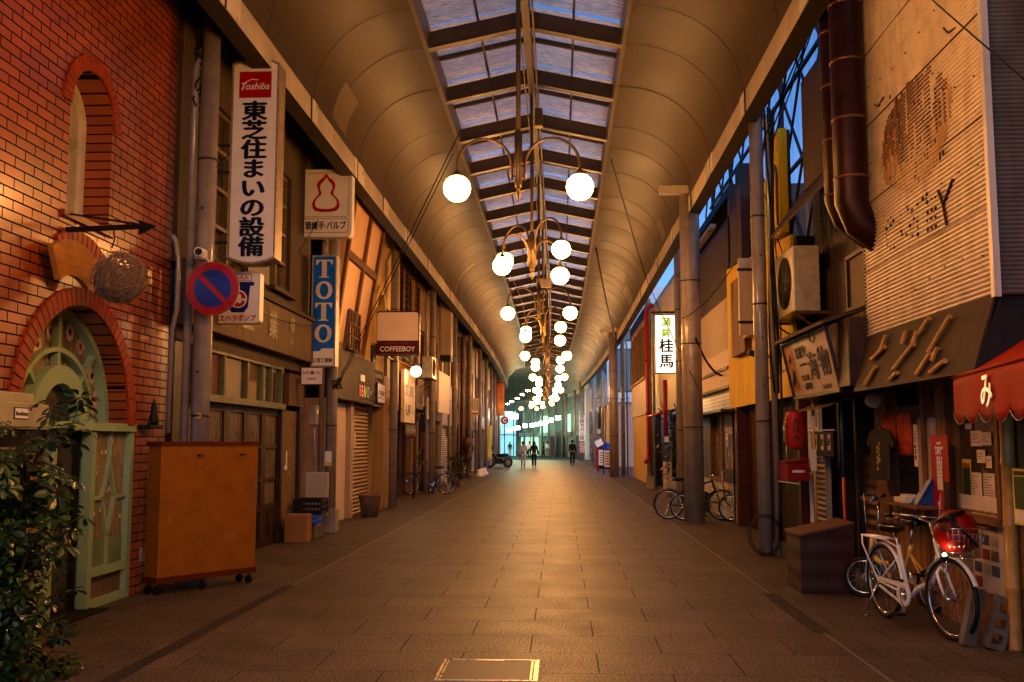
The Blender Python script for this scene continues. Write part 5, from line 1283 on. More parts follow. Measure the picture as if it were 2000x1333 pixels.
for z_ in (3.0, 3.7, 4.4, 5.2):
    for j_ in range(9): m.ball((PX - .012, PY0 + .15 + .36 * j_, z_ + .05 * math.sin(j_)), .009, 6, 4)
m.build('nail', M_RUST, N)
m = MB(); m.box(PX - .02, PX + .03, PY0 - .05, PY0 + .012, PZ0 - .02, 6.9); m.build('corner_trim', mat('pale trim', (.62, .57, .50), .4, .1, .1, 4, streak=.3), N)
corr(PX + .02, PY0 - .03, 7.2, PZ0, 6.9, .034, .006, 'Y', n=6).build('end_panel', M_ZINC_D, N)
m = MB(); m.box(PX + .03, 7.2, PY0, 7.3 + 4.1, 2.8, 6.9)
m = MB(); m.box(PX + .04, 9, PY0 + .02, PY0 + .1, 2.66, 6.9); m.box(3.8, 9, PY0 + .02, PY0 + .1, 0, 2.659); m.box(PX + .04, 9, PY1 - .1, PY1, 2.76, 6.9); m.box(PX + .04, 9, PY0 + .1, PY1 - .1, 6.8, 6.9); m.box(PX + .03, PX + .06, PY0 + .1, PY1 - .1, 2.6, 6.8); m.build('backing', M_WOOD_D, N)
# weathered bamboo lattice emblem on the panel and the stripped marks below it
em = thing('lattice_emblem', 'round woven lattice of split bamboo on the corrugated panel', 'wall decoration', (3.18, 8.6, 4.2))
rnd = random.Random(11); m = MB(); md_ = MB(); m2 = MB()
pg = [(1812, 130), (1840, 147), (1858, 167), (1861, 193), (1852, 254), (1842, 285), (1821, 330), (1781, 373), (1755, 373), (1731, 362), (1722, 310), (1731, 241), (1747, 201), (1771, 167), (1792, 147)]
pg = [onx(a, b, PX) for a, b in pg]; ya_, yb_ = min(p.y for p in pg), max(p.y for p in pg); y = ya_ + .02; k = 0
while y < yb_:
    zs = []
    for i in range(len(pg)):
        a, b = pg[i], pg[(i + 1) % len(pg)]
        if (a.y - y) * (b.y - y) < 0: zs.append(a.z + (b.z - a.z) * (y - a.y) / (b.y - a.y))
    if len(zs) >= 2:
        z, z1_ = min(zs) + rnd.uniform(-.03, .03), max(zs) + rnd.uniform(-.04, .03)
        while z < z1_:
            L = rnd.uniform(.12, .45); e_ = min(z + L, z1_); wv = .013 + .004 * rnd.random()
            if rnd.random() < .93: (m if rnd.random() < .8 and z > min(zs) + .1 else (m2 if z < min(zs) + .18 else md_)).box(PX - .0100, PX + .003, y - wv, y + wv, z, e_ - .012)
            z += L
    y += .047; k += 1
for k in range(26):
    p = onx(rnd.uniform(1735, 1850), rnd.uniform(160, 350), PX); md_.ball((PX - .008, p.y, p.z), .018, 6, 5, (.4, 1, 1.3))
m.build('lattice', mat('amber bamboo slat', (.27, .125, .03), .5, 0, .4, 9), em); md_.build('dark_lattice', mat('dark bamboo', (.10, .05, .02), .6, 0, .4, 9), em); m2.build('pale_lattice', M_BAMB, em)
mk = MB()
for (cx_, cy_) in ((118, 722), (106, 740), (130, 740), (118, 758), (100, 775), (98, 800), (100, 822), (103, 850), (118, 862), (134, 858), (190, 672), (195, 685), (165, 712), (163, 745), (166, 785), (170, 800), (215, 690), (238, 665), (222, 728), (238, 742), (240, 768), (205, 760), (282, 655), (300, 640), (318, 632), (284, 700), (302, 690), (320, 680), (282, 738), (300, 728), (320, 722), (285, 778), (303, 770), (321, 762), (240, 800), (215, 805), (190, 800), (280, 620), (262, 640)):
    p = onx(1690 + cx_ / 2.295, 110 + cy_ / 2.297, PX); w_ = rnd.uniform(.014, .028); mk.ball((PX - .009, p.y, p.z), w_, 6, 5, (.4, 1, .8))
for (a, b) in (((1833, 372), (1843, 400)), ((1843, 400), (1862, 350)), ((1843, 400), (1850, 440))):
    mk.bar(onx(a[0], a[1], PX - .012), onx(b[0], b[1], PX - .012), .03, .01)
for (a, b) in (((1843, 55), (1852, 65)), ((1852, 65), (1866, 55)), ((1708, 205), (1716, 208)), ((1716, 208), (1726, 190))): mk.bar(onx(a[0], a[1], PX - .012), onx(b[0], b[1], PX - .012), .016, .01)
tag(mk.build('emblem_marks', mat('dark lichen marks', (.10, .06, .03), .8)), 'rows of small dark stripped marks below the lattice emblem', 'wall marks')
# brown apron board with bamboo pieces
A = thing('apron_board', 'brown sloping apron board under the corrugated panel, carrying bamboo pipes', 'awning', (3.1, 9, 2.1))
p0, p1 = onx(1657, 768, 3.02), V((3.02, PY0 - .02, 0)); zb = p0.z
m = MB(); m.hexa([(3.02, PY0, zb), (3.04, PY0, zb), (3.04, PY1 - .06, zb), (3.02, PY1 - .06, zb), (PX + .0, PY0, PZ0 + .01), (PX + .02, PY0, PZ0 + .01), (PX + .02, PY1, PZ0 + .01), (PX + .0, PY1, PZ0 + .01)])
m.build('board', mat('brown felt board', (.11, .07, .04), .75, 0, .2, 2, bump=.3, bscale=60, streak=.3), A)
m = MB(); m.hexa([(3.021, PY0 - .003, zb), (7.2, PY0 - .003, zb), (7.2, PY0 + .01, zb), (3.021, PY0 + .01, zb), (PX + .03, PY0 - .003, PZ0 - .03), (7.2, PY0 - .003, PZ0 - .03), (7.2, PY0 + .01, PZ0 - .03), (PX + .03, PY0 + .01, PZ0 - .03)]); m.build('end_board', mat('blue grey board', (.05, .045, .045), .7, 0, .3, 2, streak=.4), A)
def bam(mb, a, b, r=.022, seg=.16):
    a, b = V(a), V(b); n = max(1, int((b - a).length / seg)); pts = []; rs = []
    for k in range(n):
        for q, rr in ((.01, 1.07), (.05, .97), (.5, .97), (.95, .97), (.99, 1.07)): pts.append(a.lerp(b, (k + q) / n)); rs.append(r * rr)
    mb.tube(pts, rs, 10)
for k, (a, b) in enumerate((((1690, 752), (1712, 715)), ((1703, 703), (1728, 678)), ((1718, 690), (1731, 655)), ((1738, 742), (1752, 728)), ((1745, 722), (1785, 672)), ((1762, 672), (1772, 645)), ((1783, 672), (1791, 648)), ((1795, 652), (1815, 622)), ((1790, 732), (1818, 690)), ((1814, 688), (1856, 618)), ((1820, 705), (1832, 680)), ((1818, 728), (1846, 705)))):
    def onboard(px, py):
        q = onx(px, py, 3.1); xx = 3.02 + (q.z - zb) / (PZ0 - zb) * (PX - 3.02); return onx(px, py, xx - .03)
    m = MB(); bam(m, onboard(*a), onboard(*b)); tag(m.build('bamboo_pipe', M_BAMB), 'cut bamboo pipe on the brown apron board, ' + ['first', 'second', 'third', 'fourth', 'fifth', 'sixth', 'seventh', 'eighth', 'ninth', 'tenth', 'eleventh', 'twelfth'][k] + ' from its far end', 'bamboo pipe', 'bamboo pipes on the apron board')
# bamboo corner post, curb
m = MB(); bam(m, (3.50, 8.05, 0), (3.50, 8.0, 2.4), .055, .42); tag(m.build('bamboo_post', M_BAMB), 'tall thick bamboo post at the corner of the plank shack', 'post')
m = MB(); bam(m, (3.62, 7.9, 0), (3.62, 7.9, 2.3), .03); bam(m, (3.56, 9.33, .95), (3.56, 9.33, 2.2), .02) if False else None; tag(m.build('bamboo_rod', M_BAMB), 'thin bamboo rod just behind the thick corner post', 'post')
# papers pinned in the window: each a sheet
papers = [((1899, 842), (1922, 872)), ((1921, 845), (1940, 870)), ((1911, 879), (1928, 905)), ((1929, 891), (1941, 915)), ((1894, 922), (1922, 972)), ((1923, 924), (1948, 975)), ((1888, 828), (1901, 838))]
for k, (a, b) in enumerate(papers):
    A0, B0 = onx(a[0], a[1], 3.60), onx(b[0], b[1], 3.60)
    t = thing('paper_sheet', ['upper left note paper pinned in the shack window', 'upper right note paper pinned in the shack window', 'middle note paper pinned below the upper two', 'small signed slip at the right of the window', 'large written sheet at lower left of the window', 'large written sheet at lower right of the window', 'small slip at the top under the red awning'][k], 'paper', (3.585, A0.y, B0.z))
    m = MB(); y0, y1 = sorted((A0.y, B0.y)); m.box(3.584, 3.587, y0, y1, B0.z, A0.z); m.build('sheet', M_PAPER, t)
    m = MB(); z = A0.z - .03
    while z > B0.z + .02: 
        L = (y1 - y0) * (.35 + .5 * rnd.random()); m.box(3.5815, 3.5835, y1 - .015 - L, y1 - .015, z - .005, z); z -= .022
    m.build('print', M_INK, t)
# yellow poster strips
def poster(name, label, x, y0, y1, z0, z1, border, parts, parent=None):
    t = thing(name, label, 'poster', (x, (y0 + y1) / 2, z0))
    m = MB(); m.box(x - .004, x, y0, y1, z0, z1); m.build('sheet', border, t)
    for i, (nm, a, b, c_, d_, mm) in enumerate(parts):
        q = MB(); w_, h_ = y1 - y0, z1 - z0; q.box(x - .006 - .001 * i, x - .0045, y1 - b * w_, y1 - a * w_, z0 + c_ * h_, z0 + d_ * h_); q.build(nm, mm, t)
    return t
M_YELP = mat('yellow poster border', (.62, .52, .04), .5); M_GRNP = mat('green print', (.07, .12, .03), .5, 0, .8, 14); M_ORP = mat('orange print', (.45, .16, .03), .5)
poster('yellow_poster', 'narrow yellow bordered poster strip in the shack window', 3.58, 8.93, 9.12, .80, 1.45, M_YELP, [('picture', .08, .92, .3, .88, M_GRNP), ('title', .08, .92, .88, .95, M_ORP), ('caption', .08, .92, .04, .28, M_PAPER)])
t = poster('yellow_framed_poster', 'yellow framed picture poster at the right edge beside the bamboo post', 3.46, 7.45, 7.86, .98, 1.40, M_YELP, [('picture', .06, .94, .28, .86, M_GRNP), ('title', .06, .94, .88, .96, M_INK), ('caption', .06, .94, .04, .26, M_PAPER)])
# collage posters low on the plank wall
t = thing('collage_poster', 'white collage poster with many small photographs low on the plank wall', 'poster', (3.545, 8.5, .5))
y0, y1 = 8.24, 8.86; z0, z1 = .36, 1.0
m = MB(); m.box(3.535, 3.548, y0, y1, z0, z1); m.build('sheet', mat('poster white', (.58, .50, .44), .4), t)
cols_ = [mat('photo red', (.30, .06, .03), .4), mat('photo blue', (.10, .12, .2), .4), mat('photo brown', (.22, .13, .08), .4, 0, .6, 30), mat('photo pale', (.45, .38, .32), .4)]
for j in range(5):
    for i in range(3):
        if j == 0 and i: continue
        q = MB(); a = y1 - .03 - .17 * i; b = z0 + .03 + .12 * j; q.box(3.531, 3.534, a - .14, a, b, b + .085); q.build('photo', cols_[(i * 2 + j) % 4], t)
t = poster('bleached_poster', 'bleached poster of printed text beside the collage, behind the bicycle wheel', 3.546, 8.86, 9.12, .42, .92, mat('grey poster', (.42, .36, .33), .5), [('photo', .05, .95, .6, .97, cols_[0]), ('text_block', .1, .9, .08, .5, mat('grey text', (.25, .22, .2), .5, 0, .6, 60))])
# red vertical beer banner
t = thing('red_beer_banner', 'red vertical banner reading SUPER DRY in white italics beside the window', 'banner', (3.45, 9.3, .9))
bx = 3.44; a_, b_ = onx(1817, 850, bx), onx(1858, 1012, bx); by0, by1 = b_.y, a_.y; bz0, bz1 = .88, a_.z
m = MB(); m.box(bx - .004, bx, by0, by1, bz0, bz1); m.build('cloth', mat('red banner cloth', (.42, .012, .012), .5, 0, .15, 5), t)
cy_ = (by0 + by1) / 2
m = MB(); write(m, '"DRY"', (bx - .006, cy_, bz1 - .14), MINUS_Y, UZ, .10, .004, shear=.3, fit=.19); write(m, 'SUPER', (bx - .006, cy_, bz1 - .075), MINUS_Y, UZ, .035, .001, shear=.3)
write(m, '辛口', (bx - .006, cy_, bz1 - .225), MINUS_Y, UZ, .07, .003); write(m, '〈生〉', (bx - .006, cy_ + .03, 1.03), MINUS_Y, UZ, .075, .003, vertical=True, pitch=.95); m.build('lettering', M_FACE, t)
m = MB(); m.box(bx - .012, bx - .007, cy_ - .07, cy_ + .05, 1.17, 1.43); sh = m.build('note', M_PAPER, t)
m = MB()
for k in range(4): m.box(bx - .0135, bx - .0125, cy_ - .04, cy_ + .02, 1.28 + .035 * k, 1.286 + .035 * k)
m.build('print', M_INK, sh)
m = MB(); m.box(bx - .012, bx - .006, by0 + .0, by0 + .11, .9, 1.25); m.build('black_strip', M_BLACK, t)
# noren, t-shirt, hanging strips
def cloth(name, label, cat, x, y0, y1, z0, z1, m_, n=12, amp=.02, slits=0, parent=None):
    m = MB(); segs = slits + 1; w_ = (y1 - y0) / segs
    for s_ in range(segs):
        rows = []
        for i in range(9):
            z = z0 + (z1 - z0) * i / 8; rows.append([V((x + amp * math.sin(j * 1.1 + s_ * 2) * (1 - i / 10), y0 + w_ * s_ + (w_ - .012) * j / n, z)) for j in range(n + 1)])
        m.strip(rows, True)
    if parent: return m.build(name, m_, parent, solid=.003)
    return tag(m.build(name, m_, solid=.003), label, cat)
a_, b_ = onx(1722, 808, 3.5), onx(1782, 890, 3.5)
cloth('orange_curtain', 'split orange patterned cloth curtain hanging over the counter', 'curtain', 3.5, b_.y, a_.y, b_.z, a_.z, mat('orange patterned cloth', (.48, .09, .03), .7, 0, .5, 22), slits=3, amp=.012)
a_, b_ = onx(1784, 830, 3.47), onx(1794, 912, 3.47)
t = thing('white_strip_banner', 'narrow white paper strip with characters hanging beside the orange curtain', 'banner', (3.47, b_.y, b_.z))
m = MB(); m.box(3.466, 3.47, b_.y, a_.y, b_.z, a_.z); m.build('strip', M_PAPER, t); m = MB(); write(m, 'うどん定食', (3.464, (a_.y + b_.y) / 2, (a_.z + b_.z) / 2), MINUS_Y, UZ, .055, .003, vertical=True); m.build('lettering', M_INK, t)
a_, b_ = onx(1793, 818, 3.56), onx(1836, 968, 3.56)
t = thing('pale_poster', 'tall pale poster with a faint figure between curtain and red banner', 'poster', (3.56, b_.y, b_.z)); m = MB(); m.box(3.545, 3.549, b_.y, a_.y, b_.z, a_.z); m.build('sheet', mat('pale poster sheet', (.50, .44, .42), .5, 0, .3, 5), t)
m = MB(); m.box(3.541, 3.544, b_.y + .03, b_.y + .13, b_.z + .05, b_.z + .25); m.build('photo', cols_[2], t)
# hanging black shirt
t = thing('black_shirt', 'black short sleeved shirt with yellow vertical writing hung outside the shack', 'shirt', (3.42, 10.1, 1.4))
sx_ = 3.40; a_, b_ = onx(1693, 838, sx_), onx(1747, 942, sx_); yl, yr_ = a_.y, b_.y; zt, zb_ = a_.z, b_.z; w_ = yl - yr_
out_ = [(.08, 0), (.92, .02), (.90, .72), (1.0, .60), (1.12, .70), (.92, .96), (.66, 1.0), (.5, .965), (.36, 1.0), (.10, .96), (-.10, .70), (.04, .60), (.10, .72)]
m = MB(); flat(m, [((1 - q[0]) * w_ * .9, q[1] * (zt - zb_)) for q in out_], [], .025, (sx_, yr_ + .02, zb_), UY, UZ); m.build('cloth', mat('black cotton', (.012, .011, .011), .8), t, bevel=.008)
m = MB(); write(m, 'ありません', (sx_ - .016, (yl + yr_) / 2 + .035, zb_ + .24), MINUS_Y, UZ, .052, .004, vertical=True); write(m, 'うどんは', (sx_ - .016, (yl + yr_) / 2 - .03, zb_ + .30), MINUS_Y, UZ, .052, .004, vertical=True); m.build('lettering', mat('yellow print ink', (.6, .4, .1), .6), t)
m = MB(); m.tube([(sx_, (yl + yr_) / 2 + .1, zt - .01), (sx_, (yl + yr_) / 2, zt + .06), (sx_, (yl + yr_) / 2 - .1, zt - .01)], .005, 5); m.tube([(sx_, (yl + yr_) / 2, zt + .06), (sx_, (yl + yr_) / 2, zt + .16)], .003, 5); m.build('hanger', M_STEEL_D, t)
# counter goods
t = thing('paper_lamp', 'small glowing yellow and blue lamp on the counter', 'lamp', (3.5, 9.72, 1.2))
m = MB(); m.ball((3.62, 9.62, 1.33), .075, 14, 8, (1, 1, .75)); m.build('shade', emis('yellow glow', (1, .50, .10), 16), t); m = MB(); m.ball((3.58, 9.57, 1.32), .05, 12, 8); m.build('blue_side', emis('blue glow', (.25, .3, 1), 2.5), t); m = MB(); m.cyl((3.62, 9.62, 1.02), (3.62, 9.62, 1.28), .02); m.build('foot', M_BRASS, t)
m = MB(); m.ball((3.62, 9.92, 1.27), .10, 14, 10, (1, 1, 1.1)); m.cyl((3.62, 9.92, 1.02), (3.62, 9.92, 1.2), .05); tag(m.build('golden_vase', mat('gold glaze', (.5, .25, .05), .15, .8, .4, 20)), 'round shiny golden ornament behind the counter lamp', 'ornament')
m = MB(); m.hexa([(3.30, 9.5, 1.02), (3.55, 9.42, 1.02), (3.55, 9.66, 1.02), (3.32, 9.74, 1.02), (3.42, 9.43, 1.26), (3.50, 9.42, 1.27), (3.50, 9.5, 1.27), (3.42, 9.52, 1.26)]); tag(m.build('blue_stand', mat('blue board', (.015, .09, .26), .5), bevel=.005), 'blue slanted display stand on the counter', 'display stand')
m = MB(); m.box(3.27, 3.42, 9.75, 10.05, 1.021, 1.07); m.box(3.3, 3.4, 9.8, 9.95, 1.071, 1.10); tag(m.build('menu_stack', M_PAPER, bevel=.003), 'stack of pale menus lying on the counter shelf', 'menus')
# ---- neighbour stall with the red awning (right edge)
t = thing('dark_stall', 'dark stall behind the red awning at the right edge', 'building', (3.9, 6, 0))
m = MB(); m.box(3.72, 9, -9, 7.28, 0, 2.75); m.box(4.4, 9, -9, 7.0, 2.75, 9); m.build('wall', mat('dark stall wall', (.045, .03, .022), .7, 0, .3, 3), t)
m = MB(); m.box(3.70, 3.718, 7.0, 7.25, 1.2, 2.0); m.box(3.70, 3.718, 6.2, 6.9, 1.0, 2.2); m.build('glass_panel', M_DARKGL, t)
m = MB(); m.box(3.69, 3.699, 6.95, 7.22, 1.48, 1.9); tag(m.build('white_notice', M_PAPER), 'large white notice on the dark stall behind the bamboo post', 'notice')
t = thing('red_awning', 'red canvas awning with scalloped valance and white character at right edge', 'awning', (3.1, 6.5, 1.9))
M_RED = mat('red vinyl canvas', (.42, .05, .015), .7, 0, .15, 2, bump=.15, bscale=6, spec=.1)
W0, W1 = V((3.07, 7.92, 2.105)), V((2.66, 5.2, 2.105)); B0_, B1_ = V((3.8, 7.92, 2.62)), V((3.8, 5.2, 2.80))
m = MB(); rows = []
for i in range(12):
    q = i / 11; a, b = W0.lerp(W1, q), B0_.lerp(B1_, q); rows.append([a.lerp(b, j / 8) - UZ * .03 * math.sin(math.pi * j / 8) for j in range(9)])
m.strip(rows, True); m.build('canopy', M_RED, t, solid=.004)
m = MB(); m.tube([W0 + V((0, .03, 0)), W1], .014, 8); m.build('front_rod', M_RED, t)
ax_ = (W1 - W0); L = ax_.length; ax_.normalize()
m = MB(); rows = []; n = 120
for i in range(n + 1):
    s_ = i / n * L; ph = (s_ / .37) % 1; drop = .275 + .095 * math.sin(math.pi * ph) ** .5
    rows.append([W0 + ax_ * s_ - UZ * drop * j / 5 + V((.012 * math.sin(s_ * 9) * j / 5, 0, 0)) for j in range(6)])
m.strip(rows, True); m.build('valance', M_RED, t, solid=.004)
m = MB(); m.strip([[V((3.07 + .73 * j / 6, 7.925, 2.105 + .515 * j / 6)) - UZ * (.27 * k / 3) for j in range(7)] for k in range(4)], True); m.build('side_valance', M_RED, t, solid=.004)
m = MB(); pts = []
for i in range(n + 1):
    s_ = i / n * L; ph = (s_ / .37) % 1; pts.append(W0 + ax_ * s_ - UZ * (.275 + .095 * math.sin(math.pi * ph) ** .5) + V((-.006, 0, 0)))
m.tube(pts, .004, 5); m.build('piping', mat('grey piping', (.4, .34, .3), .5), t)
s_ = .95 ; c_ = onx(1948, 780, 2.97)
tt = (W0.y - c_.y) / (W0.y - W1.y); pw = W0.lerp(W1, tt)
nn_ = V((-ax_.y * -1, 0, 0)); m = MB(); write(m, 'み', V((pw.x - .022, pw.y, 2.105 - .155)), ax_, UZ, .27, .02, 1.15); m.build('lettering', M_FACE, t)
# ---- wooden box
t = thing('wooden_box', 'dark wooden storage box with slanted lid beside the folding bicycle', 'storage box', (2.85, 11.2, 0))
m = MB(); x0, x1, y0, y1 = 2.55, 3.12, 10.9, 11.55
M_BOXW = mat('dark red brown box boards', (.10, .042, .024), .5, 0, .3, 4, streak=.4, wave=('Z', .2, .004))
m.hexa([(x0, y0, 0), (x1, y0, 0), (x1, y1, 0), (x0, y1, 0), (x0, y0, .60), (x1, y0, .73), (x1, y1, .73), (x0, y1, .60)]); m.build('body', M_BOXW, t, bevel=.006)
m = MB(); m.hexa([(x0 - .02, y0 - .02, .60), (x1, y0 - .02, .73), (x1, y1 + .02, .73), (x0 - .02, y1 + .02, .60), (x0 - .02, y0 - .02, .622), (x1, y0 - .02, .752), (x1, y1 + .02, .752), (x0 - .02, y1 + .02, .622)]); m.build('lid', mat('brown lid', (.20, .11, .06), .5, 0, .3, 5), t)
m = MB(); m.box(x0 - .004, x0, y0 + .01, y1 - .01, .2, .205); m.box(x0 - .004, x0, y0 + .01, y1 - .01, .4, .405); m.build('board_gap', M_DARK, t)
# ---- cinder block and slab leaning
cbt = thing('cinder_block', 'grey concrete block with three holes leaning by the bamboo post', 'concrete block', (3.38, 8.2, 0))
m = MB(); hs = [rrect(.078, .078, .02, 3, 0, .078 + .122 * k) for k in range(3)]
flat(m, [(-.07, 0), (.07, 0), (.07, .40), (-.07, .40)], hs, .15, (0, 0, 0), UX, UZ)
mm = Matrix.Translation((3.355, 8.12, .01)) @ Matrix.Rotation(R(-12), 4, 'Z') @ Matrix.Rotation(R(16), 4, 'Y')
m.v = [mm @ v for v in m.v]; m.build('block', mat('concrete', (.21, .18, .14), .85, 0, .3, 12, bump=.6, bscale=60), cbt)
m = MB(); m.box(-.065, .065, -.03, .03, 0, .46); mm = Matrix.Translation((3.20, 8.22, .0)) @ Matrix.Rotation(R(15), 4, 'Z') @ Matrix.Rotation(R(15), 4, 'Y'); m.v = [mm @ v for v in m.v]
tag(m.build('concrete_slab', mat('pale concrete', (.25, .20, .15), .8, 0, .25, 9, bump=.4), bevel=.008), 'pale concrete slab leaning in front of the cinder block', 'concrete slab')

# ================================================================ dark grill restaurant (Y 11.5 - 14.3)
G = thing('dark_grill_restaurant', 'dark timber grill restaurant with shuttered upper floor', 'building', (3.6, 12.9, 0))
FG = Fr(3.62, 'R')
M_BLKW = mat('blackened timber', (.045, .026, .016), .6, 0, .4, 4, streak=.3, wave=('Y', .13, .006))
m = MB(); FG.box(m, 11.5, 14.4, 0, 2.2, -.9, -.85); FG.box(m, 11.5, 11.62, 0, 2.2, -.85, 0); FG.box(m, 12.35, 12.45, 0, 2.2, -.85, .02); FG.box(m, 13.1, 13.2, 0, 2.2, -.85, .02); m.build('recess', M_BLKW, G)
m = MB(); FG.box(m, 12.46, 13.09, 0, 2.1, -.3, -.25); m.build('dark_door', mat('dark red door', (.07, .018, .012), .5), G)
m = MB(); FG.box(m, 11.63, 12.34, 0, 1.45, -.1, -.06); m.build('siding', mat('brown siding', (.15, .085, .045), .6, 0, .2, 3, wave=('Z', .12, .014)), G)
m = MB(); FG.box(m, 10.5, 14.35, 2.2, 3.9, -.25, .0); FG.box(m, 10.5, 14.35, 3.9, 6.3, -.3, -.05); FG.box(m, 10.5, 14.35, 2.2, 6.3, -6, -5.9); FG.box(m, 10.52, 10.6, 2.9, 6.3, -5.9, -.3); FG.box(m, 14.27, 14.35, 0, 6.3, -5.9, -.3); FG.box(m, 10.5, 14.35, 6.3, 6.4, -6, 0); m.build('upper_wall', mat('sooty board wall', (.085, .052, .03), .7, 0, .4, 3, streak=.5, bump=.3, wave=('Y', .25, .008)), G)
for k, (a, b) in enumerate(((10.75, 3.15), (10.75, 4.0), (11.7, 3.2))):
    m = MB(); FG.box(m, a, a + .78, b, b + .05, .0, .05); FG.box(m, a, a + .78, b + .65, b + .70, .0, .05); FG.box(m, a, a + .05, b + .051, b + .649, 0, .05); FG.box(m, a + .73, a + .78, b + .051, b + .649, 0, .05); wf = m.build('window', M_WOOD_D, G)
    m = MB(); FG.box(m, a + .05, a + .73, b + .05, b + .65, .0, .015); m.build('panel', mat('dull plywood', (.16, .10, .055), .6, 0, .3, 3), wf)
# upper boxed wall and mossy eave
m = MB(); q0 = onx(1565, 165, 3.3); FG.box(m, 12.1, 13.4, 4.98, 6.5, -.2, .3); m.build('boxed_wall', mat('rust stained plaster', (.10, .06, .03), .7, 0, .4, 2, streak=.7, dirt=(.07, .04, .02)), G)
ev = MB(); ev.hexa([(2.98, 11.0, 4.48), (2.98, 14.1, 4.44), (3.66, 14.1, 5.35), (3.66, 11.0, 5.35), (2.98, 11.0, 4.52), (2.98, 14.1, 4.48), (3.66, 14.1, 5.41), (3.66, 11.0, 5.41)]); tag(ev.build('mossy_eave', mat('mossy tin roof', (.11, .075, .04), .8, 0, .4, 5, bump=.5, wave=('Y', .09, .012))), 'mossy brown sheet eave sloping out above the air conditioner', 'eave')
# twin brown flue ducts
for k, (px, r_, x_, zbt) in enumerate(((1660, .17, 3.02, 4.05), (1632, .135, 3.08, 4.25))):
    q = onx(px, 300, x_); y_ = q.y
    m = MB(); pts = [(x_, y_, 9), (x_, y_, zbt), (x_ + .08, y_ - .0, zbt - .2), (x_ + .35, y_, zbt - .42), (x_ + .6, y_, zbt - .5)]; m.tube(pts, r_, 20)
    t = m.build('flue_duct', mat('brown flue', (.085, .028, .014), .42, .4, .4, 3, streak=.5, bump=.1)); tag(t, ['fat brown metal flue duct beside the corrugated panel', 'thinner brown flue duct on the far side of the fat one'][k], 'duct')
    m = MB(); z = 4.3
    while z < 8.5: m.lathe([(r_ + .001, z), (r_ + .006, z), (r_ + .006, z + .03), (r_ + .001, z + .03)], (x_, y_, 0), 20); z += .62
    m.build('band', mat('flue band', (.3, .17, .1), .35, .6), t)
ac_unit(3.62, 'R', 14.12, 3.36, 'large rust streaked air conditioner under the mossy eave', 1.55, .36)
# teppan signboard
t = thing('teppan_signboard', 'slanted white signboard with brush written characters above the red lantern', 'shop sign', (2.97, 12, 2.16))
def sb(a, b, c=0):  # a along street from far end, b 0..1 up
    return V((3.04 - .15 * b - c, a, 2.16 + .69 * b))
m = MB(); m.hexa([sb(10.9, 0, -.03), sb(13.0, 0, -.03), sb(13.0, 1, -.03), sb(10.9, 1, -.03), sb(10.9, 0, 0), sb(13.0, 0, 0), sb(13.0, 1, 0), sb(10.9, 1, 0)]); m.build('board', mat('aged white sign', (.56, .45, .36), .45, 0, .15, 3, streak=.25), t)
m = MB()
for (p, q_) in ((sb(10.88, 0, .01), sb(13.02, 0, .01)), (sb(10.88, 1, .01), sb(13.02, 1, .01)), (sb(10.88, 0, .01), sb(10.88, 1, .01)), (sb(13.02, 0, .01), sb(13.02, 1, .01))): m.bar(p, q_, .04, .04)
m.build('frame', M_WOOD_D, t)
vv = (sb(12, 1) - sb(12, 0)).normalized(); pz = lambda a, b: sb(a, b, .006)
m = MB(); write(m, '海', pz(11.78, .47), MINUS_Y, vv, .36, .02, 1.2); write(m, '物', pz(11.28, .50), MINUS_Y, vv, .36, .02, 1.25); write(m, '鉄板や', pz(12.22, .76), MINUS_Y, vv, .15, .02, 1.15); write(m, 'でかい魚', pz(12.25, .32), MINUS_Y, vv, .085, .01, 1.2); write(m, '一品料理', pz(12.25, .17), MINUS_Y, vv, .085, .01, 1.2); write(m, 'TEL 43-7771', pz(11.4, .10), MINUS_Y, vv, .07, .003); write(m, 'Seafood Kitchen', pz(12.2, .55), MINUS_Y, vv, .05, .001); m.build('lettering', M_INK, t)
m = MB(); m.add([pz(12.95, .12), pz(12.62, .12), pz(12.62, .90), pz(12.95, .90)], [(0, 1, 2, 3)]); pc = m.build('picture_panel', mat('orange picture ground', (.5, .24, .05), .5), t)
m = MB(); m.ball(sb(12.78, .72, .01), .05, 10, 6, (.2, 1, 1.2)); m.ball(sb(12.78, .42, .01), .10, 10, 6, (.15, .8, 1.6)); m.build('figure', M_INK, pc)
m = MB(); m.tube([sb(11.45 + .13 * math.cos(k * .5), .93 + .1 * math.sin(k * .5), .03) for k in range(13)], .006, 4); m.tube([sb(11.45 + .09 * math.cos(k * .9), .96 + .12 * math.sin(k * .5), .03) for k in range(13)], .006, 4); m.build('wire_emblem', M_INK, t)
m = MB(); m.hexa([(2.80, 10.7, 2.86), (2.80, 13.15, 2.86), (3.3, 13.15, 3.02), (3.3, 10.7, 3.02), (2.80, 10.7, 2.9), (2.80, 13.15, 2.9), (3.3, 13.15, 3.07), (3.3, 10.7, 3.07)]); m.build('hood', mat('rough brown hood', (.13, .085, .05), .8, 0, .4, 5, bump=.6), t)
m = MB(); m.box(3.06, 3.6, 10.86, 13.0, 2.14, 2.2); m.build('soffit', M_WOOD_D, t)
m = MB(); m.box(3.0, 3.5, 10.45, 10.86, 2.18, 2.9); tag(m.build('dark_side_panel', M_WOOD_D, bevel=.01), 'dark boarded panel between the signboard and the apron board', 'panel')
